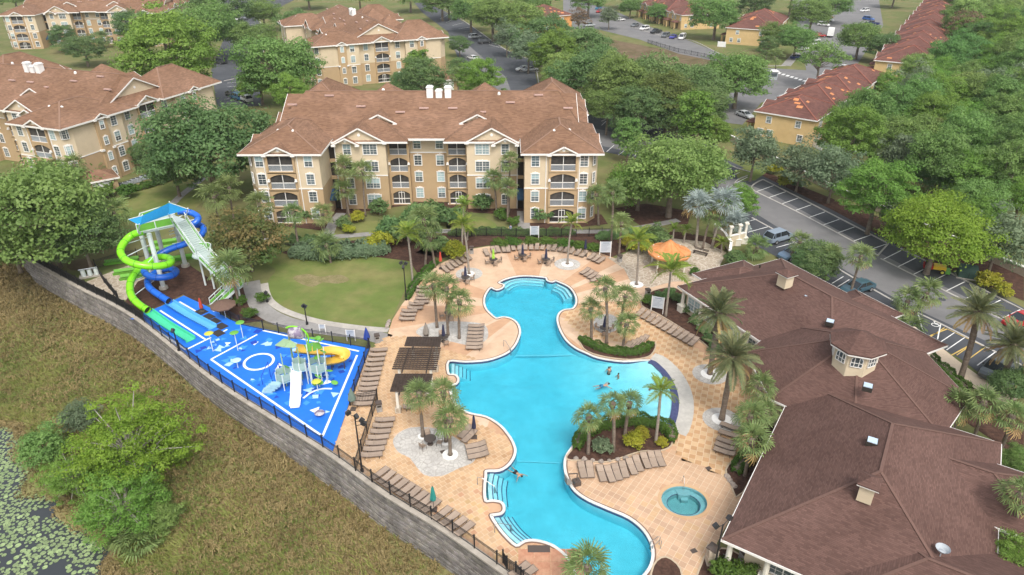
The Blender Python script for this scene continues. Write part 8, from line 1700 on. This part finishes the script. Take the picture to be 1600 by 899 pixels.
# ================================================================ PEOPLE in the pool
M['skin'] = mat('skin', (0.42, 0.25, 0.17), .6, None, 3, .05); M['hair'] = mat('dark_hair', (0.02, 0.014, 0.01), .6, None, 3, .1); SW = {'teal': mat('teal_swimwear', (0.02, 0.16, 0.30), .7, None, 3, .05), 'black': mat('black_swimwear', (0.015, 0.015, 0.018), .7, None, 3, .05), 'navy': mat('navy_swimwear', (0.02, 0.03, 0.1), .7, None, 3, .05)}
def body_mesh(J, E_, rad):
    me = bpy.data.meshes.new('body'); names = list(J); me.from_pydata([J[n] for n in names], [(names.index(a), names.index(b)) for a, b in E_], []); o = bpy.data.objects.new('body', me); C.objects.link(o)
    sk = o.modifiers.new('skin', 'SKIN'); sub = o.modifiers.new('sub', 'SUBSURF'); sub.levels = 2; sub.render_levels = 2
    for i, n in enumerate(names): sv = me.skin_vertices[0].data[i]; r = rad[n]; sv.radius = r if isinstance(r, tuple) else (r, r); sv.use_root = n == 'pelvis'
    dg = bpy.context.evaluated_depsgraph_get(); m2 = bpy.data.meshes.new_from_object(o.evaluated_get(dg)); bpy.data.objects.remove(o); m2.materials.clear(); m2.materials.append(M['skin']); m2.polygons.foreach_set('use_smooth', [True] * len(m2.polygons)); return m2
RADS = dict(pelvis=(.15, .11), waist=(.125, .09), chest=(.165, .11), neck=.055, head=(.085, .10), crown=(.07, .085), lh=.09, rh=.09, lk=.062, rk=.062, la=.042, ra=.042, lt=.03, rt=.03, ls=.065, rs=.065, le=.045, re=.045, lw=.034, rw=.034, lf=.025, rf=.025)
EDG = [('pelvis', 'waist'), ('waist', 'chest'), ('chest', 'neck'), ('neck', 'head'), ('head', 'crown'), ('pelvis', 'lh'), ('lh', 'lk'), ('lk', 'la'), ('la', 'lt'), ('pelvis', 'rh'), ('rh', 'rk'), ('rk', 'ra'), ('ra', 'rt'), ('chest', 'ls'), ('ls', 'le'), ('le', 'lw'), ('lw', 'lf'), ('chest', 'rs'), ('rs', 're'), ('re', 'rw'), ('rw', 'rf')]
def pose(kind):
    if kind == 'swim':   # prone, head towards +x, arms reaching
        return dict(pelvis=(0, 0, 0), waist=(.2, 0, .0), chest=(.42, 0, .02), neck=(.58, 0, .05), head=(.70, 0, .10), crown=(.80, 0, .12), lh=(-.08, .11, -.02), rh=(-.08, -.11, -.02), lk=(-.48, .17, -.06), rk=(-.46, -.20, -.10), la=(-.88, .20, -.04), ra=(-.82, -.30, -.05), lt=(-1.03, .20, -.06), rt=(-.96, -.34, -.08), ls=(.46, .20, .02), rs=(.46, -.20, .02), le=(.66, .40, -.02), re=(.62, -.42, -.02), lw=(.86, .52, -.04), rw=(.78, -.62, -.04), lf=(.97, .56, -.05), rf=(.88, -.72, -.05))
    return dict(pelvis=(0, 0, 0), waist=(0, 0, .2), chest=(0, .0, .42), neck=(.01, 0, .58), head=(.03, 0, .70), crown=(.03, 0, .80), lh=(0, .11, -.08), rh=(0, -.11, -.08), lk=(.06, .13, -.48), rk=(.04, -.13, -.48), la=(0, .13, -.88), ra=(0, -.13, -.88), lt=(.14, .14, -.92), rt=(.14, -.14, -.92), ls=(0, .20, .46), rs=(0, -.20, .46), le=(.10, .32, .24), re=(.10, -.32, .24), lw=(.28, .28, .12), rw=(.28, -.26, .14), lf=(.38, .22, .10), rf=(.38, -.20, .12))
def person(u, v, kind, rz, suit, label, z, s=1.0):
    p = P(u, v, z); t = thing('person', label, 'person', p, rz, 'bathers in the pool'); t.scale = (s, s, s); J = pose(kind); obj('body', body_mesh(J, EDG, RADS), t)
    hp = Vector(J['head']).lerp(Vector(J['crown']), .6); q = MB(); up = (Vector(J['crown']) - Vector(J['head'])).normalized()
    q.lathe([(.012, .115), (.07, .10), (.105, .05), (.11, -.02), (.085, -.07)], 10); o = q.build('hair', M['hair'], t, smooth=True); o.location = hp + (Vector((-.01, 0, .02)) if kind == 'swim' else Vector((-.02, 0, .0))); o.rotation_euler = up.to_track_quat('Z', 'Y').to_euler() if kind != 'swim' else (0, R(20), 0)
    a, b = Vector(J['pelvis']), Vector(J['waist']); q = MB(); ax = (b - a).normalized()
    q.tube([a - ax * .20, a - ax * .08, a + ax * .10], [.19, .20, .165], 12, cap=False)
    for k in ('l', 'r'): h_, kn = Vector(J[k + 'h']), Vector(J[k + 'k']); q.tube([h_, h_.lerp(kn, .55)], [.115, .10], 10, cap=False)
    q.build('swim_trunks', SW[suit], t)
    for s_ in (-1, 1):  # eyes and nose give the head its face
        e = Vector(J['head']) + (Vector((.09, s_ * .035, .06)) if kind != 'swim' else Vector((.10, s_ * .035, -.02))); MB().lathe([(.001, .012), (.012, 0), (.001, -.012)], 6).build('eye', M['hair'], t, loc=e)
    return t
person(941, 603, 'swim', R(15), 'teal', 'person swimming in blue trunks in the beach entry water', -.10); person(951, 583, 'stand', R(-150), 'black', 'person in dark swimwear standing in the shallow water', -.45); person(954, 579, 'stand', R(160), 'navy', 'child held beside the standing bather in the shallows', -.15, .62); person(966, 592, 'stand', R(190), 'navy', 'person up to the shoulders in the water near the pair', -.62, .9); person(807, 739, 'swim', R(-50), 'black', 'person swimming near the lower side steps', -.14)
person_cols = None
t = thing('person', 'person in blue standing on the walk outside the central building', 'person', P(798, 358, .88), R(200)); J = pose('stand'); obj('body', body_mesh(J, EDG, RADS), t); q = MB(); q.tube([(0, 0, -.05), (0, 0, .2), (0, 0, .46), (0, 0, .52)], [.19, .17, .21, .12], 12, cap=False); q.build('shirt', mat('blue_shirt', (0.03, 0.2, 0.45), .8, None, 3, .05), t); q = MB()
for k in ('l', 'r'): q.tube([J[k + 'h'], Vector(J[k + 'k']), Vector(J[k + 'a'])], [.12, .09, .075], 10, cap=False)
q.build('trousers', SW['navy'], t); q = MB(); q.lathe([(.012, .115), (.07, .10), (.105, .05), (.11, -.02), (.085, -.07)], 10); q.build('hair', M['hair'], t, loc=(.01, 0, .77))
# rocks edging the beds
M['rock'] = mat('rock', (0.34, 0.29, 0.25), .9, (0.22, 0.18, 0.16), 2, .15, orand=.25); rk = []
for s in range(3):
    rr_ = random.Random(s); q = MB(); q.lathe([(.02, .42), (.3, .34), (.46, .12), (.42, 0)], 7); q.v = [(x * rr_.uniform(.8, 1.2), y * rr_.uniform(.8, 1.2), z * rr_.uniform(.8, 1.1)) for x, y, z in q.v]; rk.append(q.mesh('rock', M['rock']))
for i, (u, v) in enumerate([(604 + k * .9, 512 - k * 2.2) for k in range(6)] + [(900 + k * 13, 712 + (6 - abs(k - 3)) * 1.6) for k in range(11)] + [(1136 + k * 2.2, 745 + k * 3) for k in range(6)]):
    o = obj('rock', rk[i % 3], None, P(u, v, .05), i * 1.3); s = .45 + .25 * ((i * 7) % 5) / 5; o.scale = (s, s, s); tag(o, (ORD[i + 1] + ' rock from the deck edge beside the lawn path end') if i < 6 else ((ORD[i - 5] + ' small rock, from the pool side, edging the lower palm island') if i < 17 else ORD[i - 16] + ' small rock, from the loungers, edging the clubhouse bed'), 'rock', 'rocks edging the beds')
# ---------------------------------------------------------------- thin haze over the whole site
hz_ = MB(); hz_.bx(-900, 900, -120, 1500, -9.5, 62)
hm = bpy.data.materials.new('haze'); hm.use_nodes = True; hm.node_tree.nodes.clear()
ho = _n(hm.node_tree, 'ShaderNodeOutputMaterial'); hv = _n(hm.node_tree, 'ShaderNodeVolumePrincipled'); hv.inputs['Color'].default_value = (0.86, 0.9, 0.95, 1); hv.inputs['Density'].default_value = 0.00012; hm.node_tree.links.new(hv.outputs[0], ho.inputs['Volume'])
tag(hz_.build('haze', hm), 'thin pale haze over the resort', 'haze', kind='stuff')
